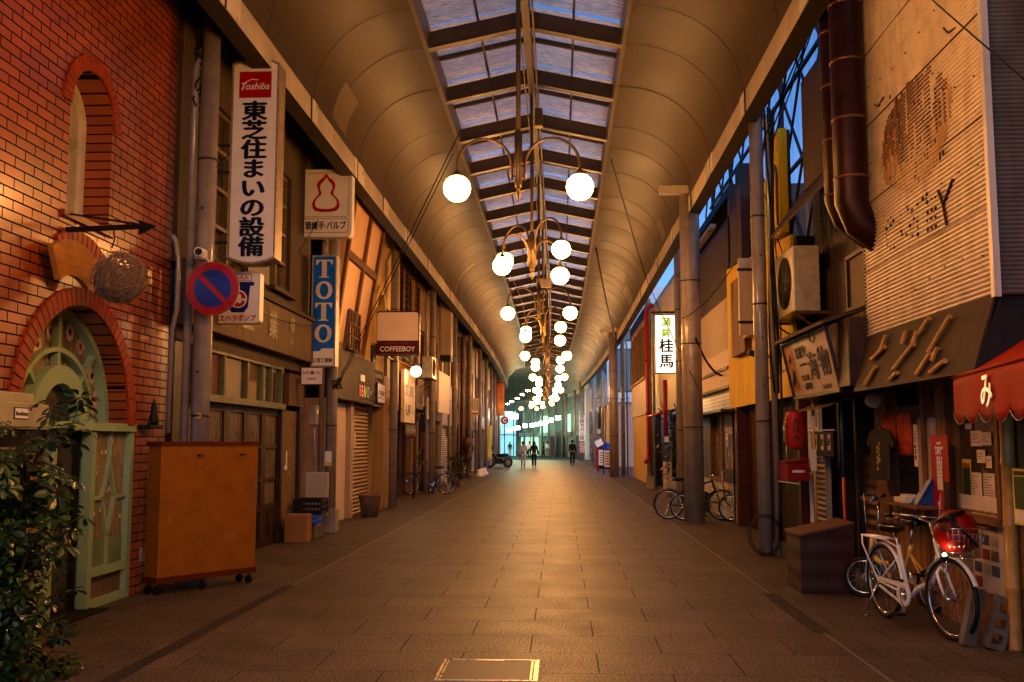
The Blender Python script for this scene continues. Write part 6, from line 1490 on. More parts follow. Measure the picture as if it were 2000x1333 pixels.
# lantern
lp = onx(1552, 840, 2.98)
t = thing('red_lantern', 'red paper lantern with black characters hanging below the slanted signboard', 'lantern', (lp.x, lp.y, lp.z - .25))
m = MB(); prof = []
for k in range(25):
    q = k / 24; prof.append((.062 + .058 * math.sin(math.pi * q) ** .35 + .0025 * (k % 2), -.235 + .47 * q))
m.lathe(prof, lp, 24); m.build('shade', mat('red lantern paper', (.42, .02, .015), .5, 0, .12, 8, emit=(1, .05, .02), estr=.02), t)
m = MB(); m.lathe([(0, -.25), (.06, -.25), (.064, -.232), (0, -.23)], lp, 18); m.lathe([(0, .25), (.06, .25), (.064, .232), (0, .23)], lp, 18); m.tube([lp + UZ * .25, lp + UZ * .42], .004, 5); m.build('cap', M_BLACK, t)
for s_ in (0, 1):
    d = V((-.75, -.66, 0)).normalized() if s_ == 0 else V((.25, -.97, 0)).normalized()
    d = V((-.95, -.3, 0)).normalized() if s_ == 0 else V((-.05, -1, 0)).normalized()
    u = V((-d.y, d.x, 0)); m = MB(); write(m, 'うみまる' if s_ == 0 else 'お好み', lp + d * .123, u, UZ, .10, .012, vertical=True, pitch=1.0)
    ax2 = lp.xy
    for i, v in enumerate(m.v):
        h = v.xy - ax2; o_ = h.dot(d.xy); w2 = h.dot(u.xy); a = w2 / .12; m.v[i] = V((ax2.x + (d.x * math.cos(a) + u.x * math.sin(a)) * .125, ax2.y + (d.y * math.cos(a) + u.y * math.sin(a)) * .125, v.z))
    m.build('lettering', M_BLACK, t)
# red post box with papers
rp = onx(1551, 918, 3.2)
t = thing('red_post_box', 'red letter box with papers sticking out below the lantern', 'letter box', rp)
m = MB(); m.box(3.05, 3.35, rp.y - .25, rp.y + .25, rp.z - .14, rp.z + .10); m.hexa([(3.03, rp.y - .26, rp.z + .1), (3.35, rp.y - .26, rp.z + .12), (3.35, rp.y + .26, rp.z + .12), (3.03, rp.y + .26, rp.z + .1), (3.03, rp.y - .26, rp.z + .115), (3.35, rp.y - .26, rp.z + .16), (3.35, rp.y + .26, rp.z + .16), (3.03, rp.y + .26, rp.z + .115)]); m.build('body', mat('red enamel box', (.33, .012, .015), .35, coat=.3), t, bevel=.008)
m = MB(); m.box(3.12, 3.28, rp.y - .256, rp.y - .251, rp.z - .03, rp.z + .0); m.build('plate', M_WHITE, t); m = MB(); m.hexa([(2.98, rp.y - .28, rp.z - .16), (3.2, rp.y - .28, rp.z - .19), (3.2, rp.y - .02, rp.z - .19), (2.98, rp.y - .02, rp.z - .16), (2.98, rp.y - .28, rp.z - .145), (3.2, rp.y - .28, rp.z - .175), (3.2, rp.y - .02, rp.z - .175), (2.98, rp.y - .02, rp.z - .145)]); m.build('papers', M_PAPER, t)
m = MB(); m.bar((3.35, rp.y, rp.z), (3.6, rp.y, rp.z), .05, .05); m.build('bracket', M_STEEL_D, t)
# poles and tags
m = MB(); pa_ = onx(1590, 780, 3.1); m.tube([V((3.1, 12.4, .0)), V((3.1, 12.4, 2.15))], .016, 8); t = tag(m.build('bamboo_pole', M_BAMB), 'thin bamboo pole with tags standing left of the split curtain', 'pole')
m = MB(); m.box(3.05, 3.12, 12.375, 12.38, 1.25, 1.52); m.box(3.06, 3.11, 12.375, 12.38, 1.75, 1.92); m.build('tag', M_PAPER, t)
m = MB(); m.tube([(3.25, 11.7, .0), (3.25, 11.7, 1.2)], .017, 8); t = tag(m.build('orange_pole', mat('orange pole paint', (.5, .12, .03), .4)), 'orange and blue painted pole before the dark doorway', 'pole'); m = MB(); m.tube([(3.25, 11.7, 1.2), (3.25, 11.7, 2.1)], .0175, 8); m.build('blue_end', mat('blue pole paint', (.05, .10, .15), .4), t)
m = MB(); ca, cb_ = onx(1586, 845, 3.3), onx(1630, 885, 3.3); t = thing('dark_short_curtain', 'short dark doorway curtain with three white painted panels', 'curtain', (3.3, cb_.y, cb_.z))
m = MB(); m.box(3.29, 3.30, cb_.y, ca.y, cb_.z - .05, ca.z); m.build('cloth', M_BLACK, t); m.build
m = MB(); m2 = MB()
for k in range(3):
    y = ca.y - .06 - (ca.y - cb_.y - .08) * (k + .5) / 3; m.box(3.283, 3.289, y - .055, y + .055, cb_.z + .03, ca.z - .03)
    write(m2, '海魚酒'[k], (3.281, y, (ca.z + cb_.z) / 2), MINUS_Y, UZ, .10, .008, 1.0, shear=.2)
m.build('white_panel', M_PAPER, t); m2.build('lettering', M_INK, t)
m = MB(); m.tube([(3.295, cb_.y - .05, ca.z + .02), (3.295, ca.y + .05, ca.z + .02)], .008, 6); m.build('rod', M_WHITE, t)
ev = MB(); ev.hexa([(3.0, 11.65, 1.98), (3.0, 12.7, 1.98), (3.5, 12.6, 2.16), (3.5, 11.5, 2.16), (3.0, 11.65, 2.0), (3.0, 12.7, 2.0), (3.5, 12.6, 2.18), (3.5, 11.5, 2.18)]); tag(ev.build('small_canopy', mat('brown reed canopy', (.19, .12, .06), .7, 0, .3, 4, wave=('Y', .05, .01))), 'small reed canopy over the short dark doorway curtain', 'canopy')
t = thing('small_roller_shutter', 'narrow beige shutter beside the red letter box', 'shutter', (3.5, 13.0, 0))
m = MB(); m.box(3.45, 3.5, 13.25, 13.7, .05, 1.35); m.build('slats', mat('beige slats', (.42, .33, .22), .5, 0, .15, 3, wave=('Z', .07, .015)), t); m = MB(); m.box(3.44, 3.51, 13.7, 13.74, 0, 1.4); m.box(3.44, 3.51, 13.21, 13.25, 0, 1.4); m.build('frame', M_STEEL, t)
t = thing('pale_framed_window', 'pale framed narrow window behind the red lantern', 'window', (3.55, 13.9, 0))
m = MB()
for y in (13.76, 14.02, 14.28): m.box(3.50, 3.56, y, y + .04, .5, 2.1)
m.box(3.50, 3.56, 13.8, 14.28, .46, .5); m.box(3.50, 3.56, 13.8, 14.28, 1.75, 1.8); m.build('frame', M_WHITE, t); m = MB(); m.box(3.54, 3.55, 13.78, 14.3, .5, 2.1); m.build('pane', M_DARKGL, t)
m = MB(); p = onx(1705, 783, 3.3); m.cyl(p + V((0, .1, 0)), p + V((0, -.02, 0)), .06, .08, 16); m.cyl(p + V((0, .1, 0)), p + V((.1, .2, .1)), .02); tag(m.build('flood_lamp', M_STEEL), 'small unlit round flood lamp under the apron board', 'lamp')
# ================================================================ yellow building
FY = Fr(3.4, 'R')
M_YELW = mat('chrome yellow paint', (.66, .42, .004), .65, 0, .15, 1.5, bump=.2, bscale=50, streak=.35, dirt=(.22, .12, .004), spec=.1)
Yb = thing('yellow_building', 'yellow painted building with brown shutters and a red doorway', 'building', (3.5, 17.3, 0))
m = MB(); FY.box(m, 14.6, 20.2, 2.27, 4.62, -.05, 0); m.hexa([FY.p(14.6, 4.62), FY.p(20.2, 4.62), FY.p(20.2, 4.62, -.05), FY.p(14.6, 4.62, -.05), FY.p(14.6, 4.64), FY.p(20.2, 5.08), FY.p(20.2, 5.08, -.05), FY.p(14.6, 4.64, -.05)])
FY.box(m, 14.75, 15.75, 4.7, 6.3, -.02, .1); FY.box(m, 17.9, 18.6, 4.7, 6.3, -.5, -.2); m.build('wall', M_YELW, Yb)
m = MB(); flat(m, ell(15.25, 5.6, .38, .26, 0, 180, 14) + [(14.87, 4.85), (14.92, 4.85)] + ell(15.25, 5.6, .33, .21, 180, 0, 14) + [(15.58, 4.85), (15.63, 4.85)], [], .04, (3.29, 0, 0), UY, UZ); m.build('arch_moulding', mat('dark yellow moulding', (.3, .18, .02), .5), Yb)
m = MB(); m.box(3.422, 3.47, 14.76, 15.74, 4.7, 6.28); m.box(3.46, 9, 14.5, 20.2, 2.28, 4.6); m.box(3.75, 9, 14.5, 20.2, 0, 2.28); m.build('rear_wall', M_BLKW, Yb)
m = MB(); 
for a_, b_ in ((14.45, 14.6), (19.45, 19.7), (16.9, 17.05)): m = MB(); FY.box(m, a_, b_, 0, 2.27, -.3, -.01); m.build('red_jamb', mat('red brown jamb', (.13, .028, .015), .5), Yb)
m = MB(); FY.box(m, 17.06, 19.44, 0, 2.27, -.3, -.2); d = m.build('red_door', mat('dark red door leaf', (.07, .014, .011), .5, 0, .2, 3), Yb)
m = MB(); FY.box(m, 17.7, 17.9, 1.05, 1.3, -.2, -.18); m.build('plate', M_WHITE, d)
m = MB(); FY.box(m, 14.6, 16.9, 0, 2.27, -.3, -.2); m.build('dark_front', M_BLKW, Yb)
t = thing('brown_wooden_shutters', 'pair of brown board shutters on the yellow wall', 'shutters', (3.35, 18.2, 3.2))
for a in (17.75, 18.42): m = MB(); FY.box(m, a, a + .66, 3.2, 4.62, .002, .12); m.build('leaf', M_WOOD_M, t)
t = thing('pale_flat_box', 'pale flat sign box seen edge on beside the pipe wrapped column', 'sign box', (3.2, 17.3, 3.4))
m = MB(); m.box(3.05, 3.36, 16.9, 17.0, 3.4, 4.72); m.box(3.24, 3.36, 17.0, 17.7, 3.42, 4.70); m.build('box', M_PALE, t, bevel=.01); m = MB(); m.box(3.02, 3.36, 16.86, 16.899, 3.6, 3.64); m.box(3.02, 3.36, 16.86, 16.899, 4.5, 4.54); m.build('bracket', M_BLACK, t)
m = MB(); write(m, 'り', FY.p(17.4, 2.62, .004), MINUS_Y, UZ, .22, .01); tag(m.build('wall_letter', M_INK), 'leftover black character low on the yellow wall', 'letter')
m = MB(); m.bar((3.38, 16.3, 2.95), (3.05, 16.2, 3.05), .05, .09); tag(m.build('dark_bracket', M_BLACK), 'small dark bracket stump on the yellow wall', 'bracket')
# ---- brown corrugated / tile fronted diner
Db = thing('tile_front_diner', 'diner with brown corrugated upper wall, cream board and white tiles', 'building', (3.5, 22.7, 0))
FD2 = Fr(3.5, 'R')
m = MB(); FD2.box(m, 19.3, 26.6, 4.6, 6.25, -.3, 0); m.build('corrugated_wall', mat('brown corrugated sheet', (.105, .045, .022), .6, .1, .3, 3, wave=('Y', .12, .03), streak=.3), Db)
m = MB(); FD2.box(m, 18.75, 19.28, 4.7, 6.9, -.3, .05); m.box(3.5, 9, 20.3, 20.5, 0, 6.9); m.box(3.5, 9, 26.4, 26.6, 0, 6.9); m.box(3.5, 9, 20.5, 26.4, 6.7, 6.9); m.build('corner_pillar', mat('dull purple pillar', (.07, .035, .04), .6), Db)
m = MB(); FD2.box(m, 20.25, 26.6, 3.5, 4.598, -.2, .03); m.build('cream_board', mat('cream woven board', (.56, .44, .30), .6, 0, .1, 3, bump=.3, bscale=70), Db)
m = MB(); FD2.box(m, 20.25, 26.6, 3.14, 3.498, -.2, .06); FD2.box(m, 20.25, 26.6, 2.76, 3.08, -.2, .08); m.build('fascia', mat('pinkish cream fascia', (.60, .42, .28), .5, 0, .1, 2, streak=.2), Db)
m = MB(); FD2.box(m, 20.25, 26.6, 3.08, 3.14, -.2, .12); FD2.box(m, 20.3, 26.6, 2.7, 2.76, -.2, .1); m.build('fascia_trim', M_WOOD_D, Db)
M_TILE = brick_mat('white wall tile', (.52, .44, .34), (.48, .40, .31), (.16, .12, .09), .22, .08, .006, 'YZ', rough=.3, bump=.4, coat=.2)
m = MB(); FD2.box(m, 20.25, 26.6, 2.25, 2.7, -.2, 0); FD2.box(m, 20.25, 26.6, 0, .75, -.2, 0); m.build('tile_band', M_TILE, Db)
m = MB(); FD2.box(m, 19.72, 26.6, 2.2, 2.25, -.1, .35); m.build('eave', M_WOOD_D, Db)
m = MB(); FD2.box(m, 23.5, 26.6, .75, 2.2, -.2, 0); FD2.box(m, 19.9, 21.6, .75, 2.2, -.2, 0); m.build('dark_board', mat('dark red brown board', (.09, .03, .02), .5), Db)
m = MB(); FD2.box(m, 21.75, 21.88, .75, 2.2, -.15, .02); FD2.box(m, 23.37, 23.5, .75, 2.2, -.15, .02); FD2.box(m, 21.88, 23.37, .75, .83, -.15, .02); wf = m.build('window', M_WOOD_M, Db)
m = MB(); FD2.box(m, 21.88, 23.37, .83, 2.2, -.12, -.1); m.build('pane', mat('greenish lit pane', (.30, .30, .20), .2, 0, .5, 3), wf)
m = MB(); FD2.box(m, 20.9, 26.6, 6.12, 6.2, .18, .30); tag(m.build('metal_gutter', mat('zinc gutter', (.45, .40, .33), .3, .6)), 'shiny metal gutter along the top of the brown corrugated wall', 'gutter')
t = thing('food_poster', 'colourful food posters on the dark board beside the diner window', 'poster', (3.48, 20.8, 1.1))
m = MB(); m.box(3.485, 3.495, 20.45, 21.3, 1.05, 1.9); m.build('sheet', mat('poster paper mixed', (.45, .35, .28), .5, 0, .6, 7), t); m = MB(); m.box(3.478, 3.484, 20.75, 21.0, 1.1, 1.7); m.build('red_print', cols_[0], t); m = MB(); m.box(3.478, 3.484, 21.05, 21.2, 1.2, 1.8); m.build('blue_print', cols_[1], t)
# lit fish-cake shop sign
t, c_ = box_sign('lit_white_sign', 'bright lit white sign with green and black Japanese characters by the thick column', 'shop sign', 2.78, 26.0, 3.38, 4.92, .60, .2, emis('lit sign face', (1.0, .97, .86), 1.5), M_STEEL_D, r=.01, rim=.018)
m = MB(); write(m, '蒲鉾', (c_.x, c_.y - .004, 4.58), UX, UZ, .25, .05, vertical=True, pitch=1.15); m.build('green_lettering', emis('lime lit letters', (.32, .46, .02), .8), t)
m = MB(); write(m, '桂馬', (c_.x, c_.y - .004, 3.90), UX, UZ, .38, .03, vertical=True, pitch=1.05); m.build('black_lettering', M_INK, t)
m = MB(); m.bar((2.4, 26.1, 4.99), (3.2, 26.1, 4.99), .05, .05); m.bar((3.12, 26.1, 3.3), (3.12, 26.1, 5.1), .03, .03); m.build('bracket', M_STEEL_D, t)
# ---- white corrugated building above the plant shop
Wb = thing('white_corrugated_building', 'white corrugated building above an open plant filled shopfront', 'building', (3.45, 32, 0)); FW_ = Fr(3.42, 'R')
m = MB(); FW_.box(m, 26.7, 38.9, 2.6, 6.6, -.3, 0); m.box(3.7, 9, 26.7, 26.9, 0, 6.6); m.box(3.7, 9, 38.7, 38.9, 0, 6.6); m.box(3.7, 9, 26.9, 38.7, 6.4, 6.6); m.build('wall', mat('white ribbed sheet', (.58, .55, .50), .45, .1, .1, 2, streak=.25, wave=('Y', .2, .02)), Wb)
m = MB(); FW_.box(m, 26.7, 38.9, 0, 2.6, -2.2, -2.1); FW_.box(m, 26.7, 28.0, 0, 2.6, -.3, -.01); FW_.box(m, 37, 38.9, 0, 2.6, -.3, -.01); m.build('recess', M_BLKW, Wb)
for k in range(4):
    m = MB(); a = 28.8 + k * 1.9; FW_.box(m, a, a + .05, 0, 2.6, -.6, -.55); FW_.box(m, a + 1.8, a + 1.85, 0, 2.6, -.6, -.55); FW_.box(m, a, a + 1.8, 2.5, 2.6, -.6, -.55); wf = m.build('shopfront_window', M_STEEL, Wb); m = MB(); FW_.box(m, a + .05, a + 1.8, .1, 2.5, -.59, -.58); m.build('pane', M_DARKGL, wf)
t = thing('leafy_bush', 'tall leafy potted shrub in the dark shopfront below the lit sign', 'plant', (3.3, 29.3, 0)); leafy(3.35, 29.4, .6, 2.0, .5, 500, M_LEAF, 9, .16, t); m = MB(); m.lathe([(0, 0), (.22, 0), (.3, .5), (0, .5)], (3.35, 29.4, 0), 14); m.build('pot', M_STEEL, t)
t = thing('floor_sign', 'small illuminated white floor sign with red writing below the lit sign', 'shop sign', (3.2, 32, 0)); c_ = V((3.36, 31.5, .7)); m = MB(); m.box(3.22, 3.46, 31.5, 31.6, .1, 1.0); m.build('box', emis('floor sign box', (.55, .32, .16), .10), t); m = MB(); write(m, '石ますに', (3.34, 31.49, .55), UX, UZ, .18, .02, vertical=True); m.build('lettering', mat('red brown letters', (.3, .05, .02), .5), t)
# red pipes
M_REDPIPE = mat('red pipe paint', (.42, .015, .012), .4, 0, .15, 5)
m = MB(); y = 34.3; m.tube([(3.25, y, 6.3), (3.1, y, 6.28), (3.0, y, 6.1), (3.0, y, 1.0), (2.93, y, .93), (2.85, y, .95)], .07, 10); t = m.build('red_pipe', M_REDPIPE); tag(t, 'long red drain pipe beside a slim right column', 'pipe')
m = MB()
for z in (1.0, 2.6, 4.4, 5.6): m.lathe([(.075, -.06), (.09, -.06), (.09, .06), (.075, .06)], (3.0, y, z), 12)
m.build('joint', M_REDPIPE, t)
m = MB(); m.tube([(2.98, 28.4, 3.36), (2.98, 28.4, 1.75)], .065, 10); m.tube([(2.98, 28.4, 2.45), (3.02, 33.0, 2.47), (3.02, 34.2, 2.47)], .04, 8); t = tag(m.build('red_pipe', M_REDPIPE), 'short red pipe hanging below the lit white sign', 'pipe'); m = MB(); m.box(2.93, 3.05, 28.3, 28.32, 1.6, 1.75); m.build('white_tag', M_WHITE, t)
# ---- tiled building
Tb = thing('tiled_building', 'building with lit cream tiles, tall windows and ochre base', 'building', (3.4, 42.8, 0)); FT = Fr(3.38, 'R')
m = MB(); FT.box(m, 38.95, 46.6, 2.7, 4.05, -.3, .05); m.build('tile_wall', brick_mat('cream tile', (.62, .50, .34), (.56, .44, .30), (.2, .14, .09), .3, .09, .008, 'YZ', rough=.5, bump=.5), Tb)
m = MB(); FT.box(m, 38.95, 46.6, 6.2, 6.9, -.3, .05); 
for k in range(6): FT.box(m, 38.95 + 1.5 * k, 39.1 + 1.5 * k, 4.05, 6.2, -.2, .05)
FT.box(m, 38.95, 46.6, 4.05, 4.15, -.2, .12); m.box(3.7, 9, 46.4, 46.6, 0, 6.9); m.box(3.7, 9, 39, 39.2, 0, 6.9); m.box(3.7, 9, 39.2, 46.4, 6.7, 6.9); m.build('window_frame', M_TAN, Tb)
m = MB(); FT.box(m, 38.95, 46.6, 4.15, 6.2, -.2, -.15); m.build('window', mat('tan blinds', (.34, .26, .16), .4, 0, .4, 1.5), Tb)
m = MB(); FT.box(m, 38.95, 46.6, 0, 2.7, -.3, 0); m.build('lower_wall', M_MUST, Tb)
# ---- courtyard beyond: low walls, shed, blue-lit white buildings
t = thing('white_office_building', 'pale white building with dark windows standing back beyond the right columns', 'building', (6, 92, 0))
def facewall(x0, x1, y, z1, mwall, wins, tt):
    m = MB(); m.box(x0, x1, y, y + 8, 0, z1); m.build('wall', mwall, tt)
    for (a, b, c_, d_) in wins:
        m = MB(); m.box(a, b, y - .06, y - .002, c_, d_); wf = m.build('window', M_STEEL_D, tt); m = MB(); m.box(a + .1, b - .1, y - .08, y - .061, c_ + .1, d_ - .1); m.build('pane', M_DARKGL, wf)
M_WHT2 = mat('white render', (.70, .70, .72), .7, 0, .08, .5, streak=.15, dirt=(.4, .38, .36))
facewall(2.35, 10, 92, 16, M_WHT2, [(4.9, 6.6, 6.2, 10.2), (4.9, 6.6, 10.9, 12.0), (3.4, 3.9, 5.5, 9.5), (7.2, 8.8, 6.2, 10.2)], t)
t = thing('pinkish_shed', 'pinkish flat roofed shed wall behind the thick far column', 'building', (4.5, 57, 0)); facewall(3.25, 6.2, 66, 4.1, mat('pinkish plaster', (.55, .44, .38), .7, 0, .1, .6, streak=.3), [], t); m = MB(); m.box(3.2, 6.3, 65.9, 74.1, 4.1, 4.22); m.build('roof', M_TAN, t)
t = thing('low_block_wall', 'low grey block wall with rails beyond the blue box', 'wall', (3.5, 78, 0)); m = MB(); m.box(2.5, 6, 86, 86.2, 0, 4.2); m.build('blocks', brick_mat('grey block', (.38, .37, .38), (.34, .33, .34), (.14, .13, .13), 1.6, .6, .03, 'XZ', rough=.7, bump=.4), t)
m = MB()
for k in range(4): m.bar((2.9, 85.9, 4.3 + .35 * k), (6, 85.9, 4.3 + .35 * k), .05)
for k in range(6): m.bar((2.9 + .6 * k, 85.9, 4.2), (2.9 + .6 * k, 85.9, 5.5), .05)
m.build('rail', M_STEEL, t)
# folding signboards, collection box
def aboard(x, y, label):
    t = thing('folding_signboard', label, 'signboard', (x, y, 0), 'folding signboards beside the thick column')
    m = MB()
    for s_ in (-1, 1):
        m.bar((x + .28 * s_, y - .15, 0), (x + .28 * s_, y - .02, 1.25), .035); m.bar((x + .28 * s_, y + .15, 0), (x + .28 * s_, y + .02, 1.25), .035)
    for z in (.35, 1.22): m.bar((x - .28, y - .15 + z * .1, z), (x + .28, y - .15 + z * .1, z), .035)
    m.build('frame', M_BLACK, t); m = MB(); m.hexa([(x - .26, y - .11, .38), (x + .26, y - .11, .38), (x + .26, y - .09, .38), (x - .26, y - .09, .38), (x - .26, y - .04, 1.2), (x + .26, y - .04, 1.2), (x + .26, y - .02, 1.2), (x - .26, y - .02, 1.2)]); b = m.build('board', M_WHITE, t)
    m = MB()
    for k in range(5): m.box(x - .2, x + .1 + .02 * k, y - .118 + .012 * k, y - .112 + .012 * k, .5 + .13 * k, .54 + .13 * k)
    m.build('print', M_INK, b)
aboard(2.3, 53.5, 'folding signboard with white sheet, the one farther from the camera'); aboard(2.42, 49.6, 'folding signboard partly hidden by the thick far column')
t = thing('blue_bin', 'rounded blue bin with white paper on top beside the red flag board', 'bin', (2.65, 61, 0)); m = MB(); m.lathe([(0, 0), (.4, 0), (.42, .9), (.40, 1.25), (.28, 1.5), (0, 1.6)], (2.75, 61, 0), 20); m.build('body', mat('blue plastic', (.02, .06, .30), .4), t); m = MB(); m.obox((2.35, 60.7, 1.55), (.2, 0, .1), (0, .02, 0), (-.08, 0, .17)); m.build('paper', M_WHITE, t)
m = MB(); m.box(2.15, 2.4, 60.9, 60.95, 0, 1.45); tag(m.build('red_board', mat('red board', (.45, .02, .02), .5)), 'narrow upright red board beside the blue bin', 'sign board')
# lattice screen above the eaves with clear sheets
t = thing('lattice_screen', 'dark steel lattice with clear corrugated sheets above the right buildings', 'lattice screen', (4.2, 18, 5))
LX = 4.3; m = MB()
y = 10.2
while y < 28: m.bar((LX, y, 4.6), (LX, y, 11.5), .07, .07); y += 2.9
for z in (5.0, 6.6, 8.2, 9.8, 11.4): m.bar((LX, 10, z), (LX, 28, z), .06, .06)
k = 0; y = 10.2
while y < 28:
    for z in (5.0, 6.6, 8.2, 9.8): m.bar((LX + .02, y, z), (LX + .02, y + 1.45, z + 1.6), .042); m.bar((LX + .02, y + 1.45, z), (LX + .02, y, z + 1.6), .042)
    y += 1.45
m.build('lattice', mat('dark purple steel', (.045, .025, .03), .6, .2), t)
def clear_sheet():
    mm_ = bpy.data.materials.new('clear corrugated sheet'); mm_.use_nodes = True; n = mm_.node_tree.nodes; l = mm_.node_tree.links; b = n['Principled BSDF']; o = n['Material Output']
    b.inputs['Base Color'].default_value = (.6, .62, .7, 1); b.inputs['Roughness'].default_value = .35
    tr = n.new('ShaderNodeBsdfTransparent'); tc = n.new('ShaderNodeTexCoord'); sp = n.new('ShaderNodeSeparateXYZ'); l.new(tc.outputs['Object'], sp.inputs[0])
    mu = n.new('ShaderNodeMath'); mu.operation = 'MULTIPLY'; mu.inputs[1].default_value = 14; si = n.new('ShaderNodeMath'); si.operation = 'SINE'; l.new(sp.outputs[1], mu.inputs[0]); l.new(mu.outputs[0], si.inputs[0])
    mr = n.new('ShaderNodeMapRange'); mr.inputs['From Min'].default_value = -1; mr.inputs['To Min'].default_value = .78; mr.inputs['To Max'].default_value = .95; l.new(si.outputs[0], mr.inputs['Value'])
    mx = n.new('ShaderNodeMixShader'); l.new(mr.outputs[0], mx.inputs[0]); l.new(b.outputs[0], mx.inputs[1]); l.new(tr.outputs[0], mx.inputs[2]); l.new(mx.outputs[0], o.inputs[0]); return mm_
m = MB(); m.quad((LX + .06, 10, 4.6), (LX + .06, 28, 4.6), (LX + .06, 28, 11.5), (LX + .06, 10, 11.5)); m.build('sheet', clear_sheet(), t)
# cables down the pipe wrapped column and across the gap
for k in range(7):
    m = MB(); pts = []
    for j in range(14):
        q = j / 13; pts.append(V((3.06 + .035 * (k % 4) + .03 * math.sin(q * 9 + k), 14.5 - .05 * (k % 3) + .03 * math.cos(q * 7 + k * 2), 6.5 - 6.3 * q if k < 4 else 6.5 - 4.2 * q)))
    tag(m.tube(pts, .011 + .003 * (k % 3), 5).build('column_cable', M_CABLE), 'black cable running down beside the pipe wrapped right column', 'cable', 'cables down the near right column')
for k in range(3):
    cable((3.05 + .03 * k, 14.5, 6.1 - .1 * k), (3.6 + .1 * k, 11.6 + .4 * k, 7.9 + .2 * k), -.02, .012, 'black cable fanning up from the right column past the sky', grp='cables fanning up across the sky at right')
m = MB()
for k in range(3): m.tube([V((2.88 + (.20 + .02 * k) * math.cos(a), 14.36 + .02 * k, .30 + (.25 + .02 * k) * math.sin(a))) for a in [2 * math.pi * j / 24 for j in range(24)]], .006, 5, closed=True)
tag(m.build('cable_coil', M_CABLE), 'coil of black cable hung low on the pipe wrapped right column', 'cable coil')
cable(V(onx(1820, 0, 3.1)), V(onx(2010, 165, 3.0)), .0, .007, 'thin wire crossing in front of the corrugated panel')
cable((2.5, 20.3, 4.1), (3.35, 18.9, 5.0), .15, .010, 'sagging cable between the thick column and the yellow wall')
cable((2.75, 20.2, 3.7), (3.44, 21.2, 3.0), .18, .025, 'thick black hose drooping from the thick column to the diner front')
cable(onx(1040, 0, .9) if False else (1.15, 31, 7.7), (2.75, 47, 6.2), .35, .03, 'thick dark cable strung from the skylight to the far thick column')
m = MB(); b0 = V((-.45, 18.9, 8.05)); m.box(b0.x - .02, b0.x + .14, b0.y, b0.y + .2, 7.75, 8.1); tag(m.build('junction_box', M_BRASS, bevel=.01), 'small metal junction box on the skylight ridge', 'junction box')
m = MB(); q = ony(1062, 553, 26); m.box(q.x - .2, q.x + .2, 26, 26.1, q.z - .12, q.z + .12); m.bar((q.x, 26.05, q.z + .1), (q.x, 26.05, 8.2), .03); tag(m.build('speaker_box', M_STEEL, bevel=.01), 'square speaker box hung below the ridge in the middle of the arcade', 'speaker')

# ================================================================ far arcade after the bend
FA = thing('far_arcade_roof', 'dark vaulted roof of the arcade beyond the bend', 'arcade roof', (0, 88, 6))
rpath = [V((2.15, 83.5, 0)), V((1.3, 96, 0)), V((0.1, 105, 0)), V((-2.2, 113, 0)), V((-5.5, 119.5, 0)), V((-10, 124.5, 0)), V((-16, 128, 0)), V((-24, 130, 0))]
def rp_at(s):
    i = min(len(rpath) - 2, int(s)); f_ = s - i; return rpath[i].lerp(rpath[i + 1], f_)
rows = []; rows2 = []
for k in range(29):
    s = k / 4; p = rp_at(s); d = (rp_at(min(7, s + .3)) - rp_at(max(0, s - .3))).normalized(); nl = V((-d.y, d.x, 0))
    rows.append([p + nl * (3.3 - 3.75 * math.cos(math.pi * j / 12)) + UZ * (6.55 + 2.4 * math.sin(math.pi * j / 12)) for j in range(13)])
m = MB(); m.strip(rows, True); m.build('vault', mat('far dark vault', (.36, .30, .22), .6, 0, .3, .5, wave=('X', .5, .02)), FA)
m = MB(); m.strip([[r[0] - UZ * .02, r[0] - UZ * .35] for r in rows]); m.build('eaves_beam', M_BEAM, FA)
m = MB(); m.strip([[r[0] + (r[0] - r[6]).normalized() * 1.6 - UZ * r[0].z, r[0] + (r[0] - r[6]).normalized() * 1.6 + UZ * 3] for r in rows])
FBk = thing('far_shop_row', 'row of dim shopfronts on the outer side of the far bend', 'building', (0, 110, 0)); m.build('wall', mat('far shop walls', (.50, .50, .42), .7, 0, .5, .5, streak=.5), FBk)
rnd = random.Random(21)
for k in range(20):
    s = .2 + k * .34; p = rp_at(s); d = (rp_at(min(7, s + .3)) - rp_at(max(0, s - .3))).normalized(); nr = V((d.y, -d.x, 0))
    c_ = p + nr * 1.35; w_ = .9; m = MB(); z0, z1 = (0.05, 2.2) if k % 3 else (2.6, 4.6)
    m.obox(c_ + UZ * (z0 + z1) / 2, d * w_, nr * .06, UZ * (z1 - z0) / 2); m.build('shopfront', [M_DARKGL, M_PALE, M_WOOD_D, M_REDB, M_WHT2, emis('added green glow', (.50, .90, .62), 1.1)][rnd.choice((0, 1, 2, 3, 4, 5, 5, 5))], FBk)  # some fronts get an added glow to brighten the far bend
    m = MB(); m.obox(c_ - nr * .1 + UZ * 2.5, d * (w_ + .3), nr * .12, UZ * .2); m.build('fascia', [M_PALE, M_TAN, M_REDB, M_WHT2][rnd.randrange(4)], FBk)
    column(p.x, p.y, .13, 6.5, 'far grey column, number %s along the bend' % ['one', 'two', 'three', 'four', 'five', 'six', 'seven', 'eight', 'nine', 'ten', 'eleven', 'twelve', 'thirteen', 'fourteen', 'fifteen', 'sixteen', 'seventeen', 'eighteen', 'nineteen', 'twenty'][k], group='columns along the far bend', parts=False) if k % 2 == 0 or k > 3 else None
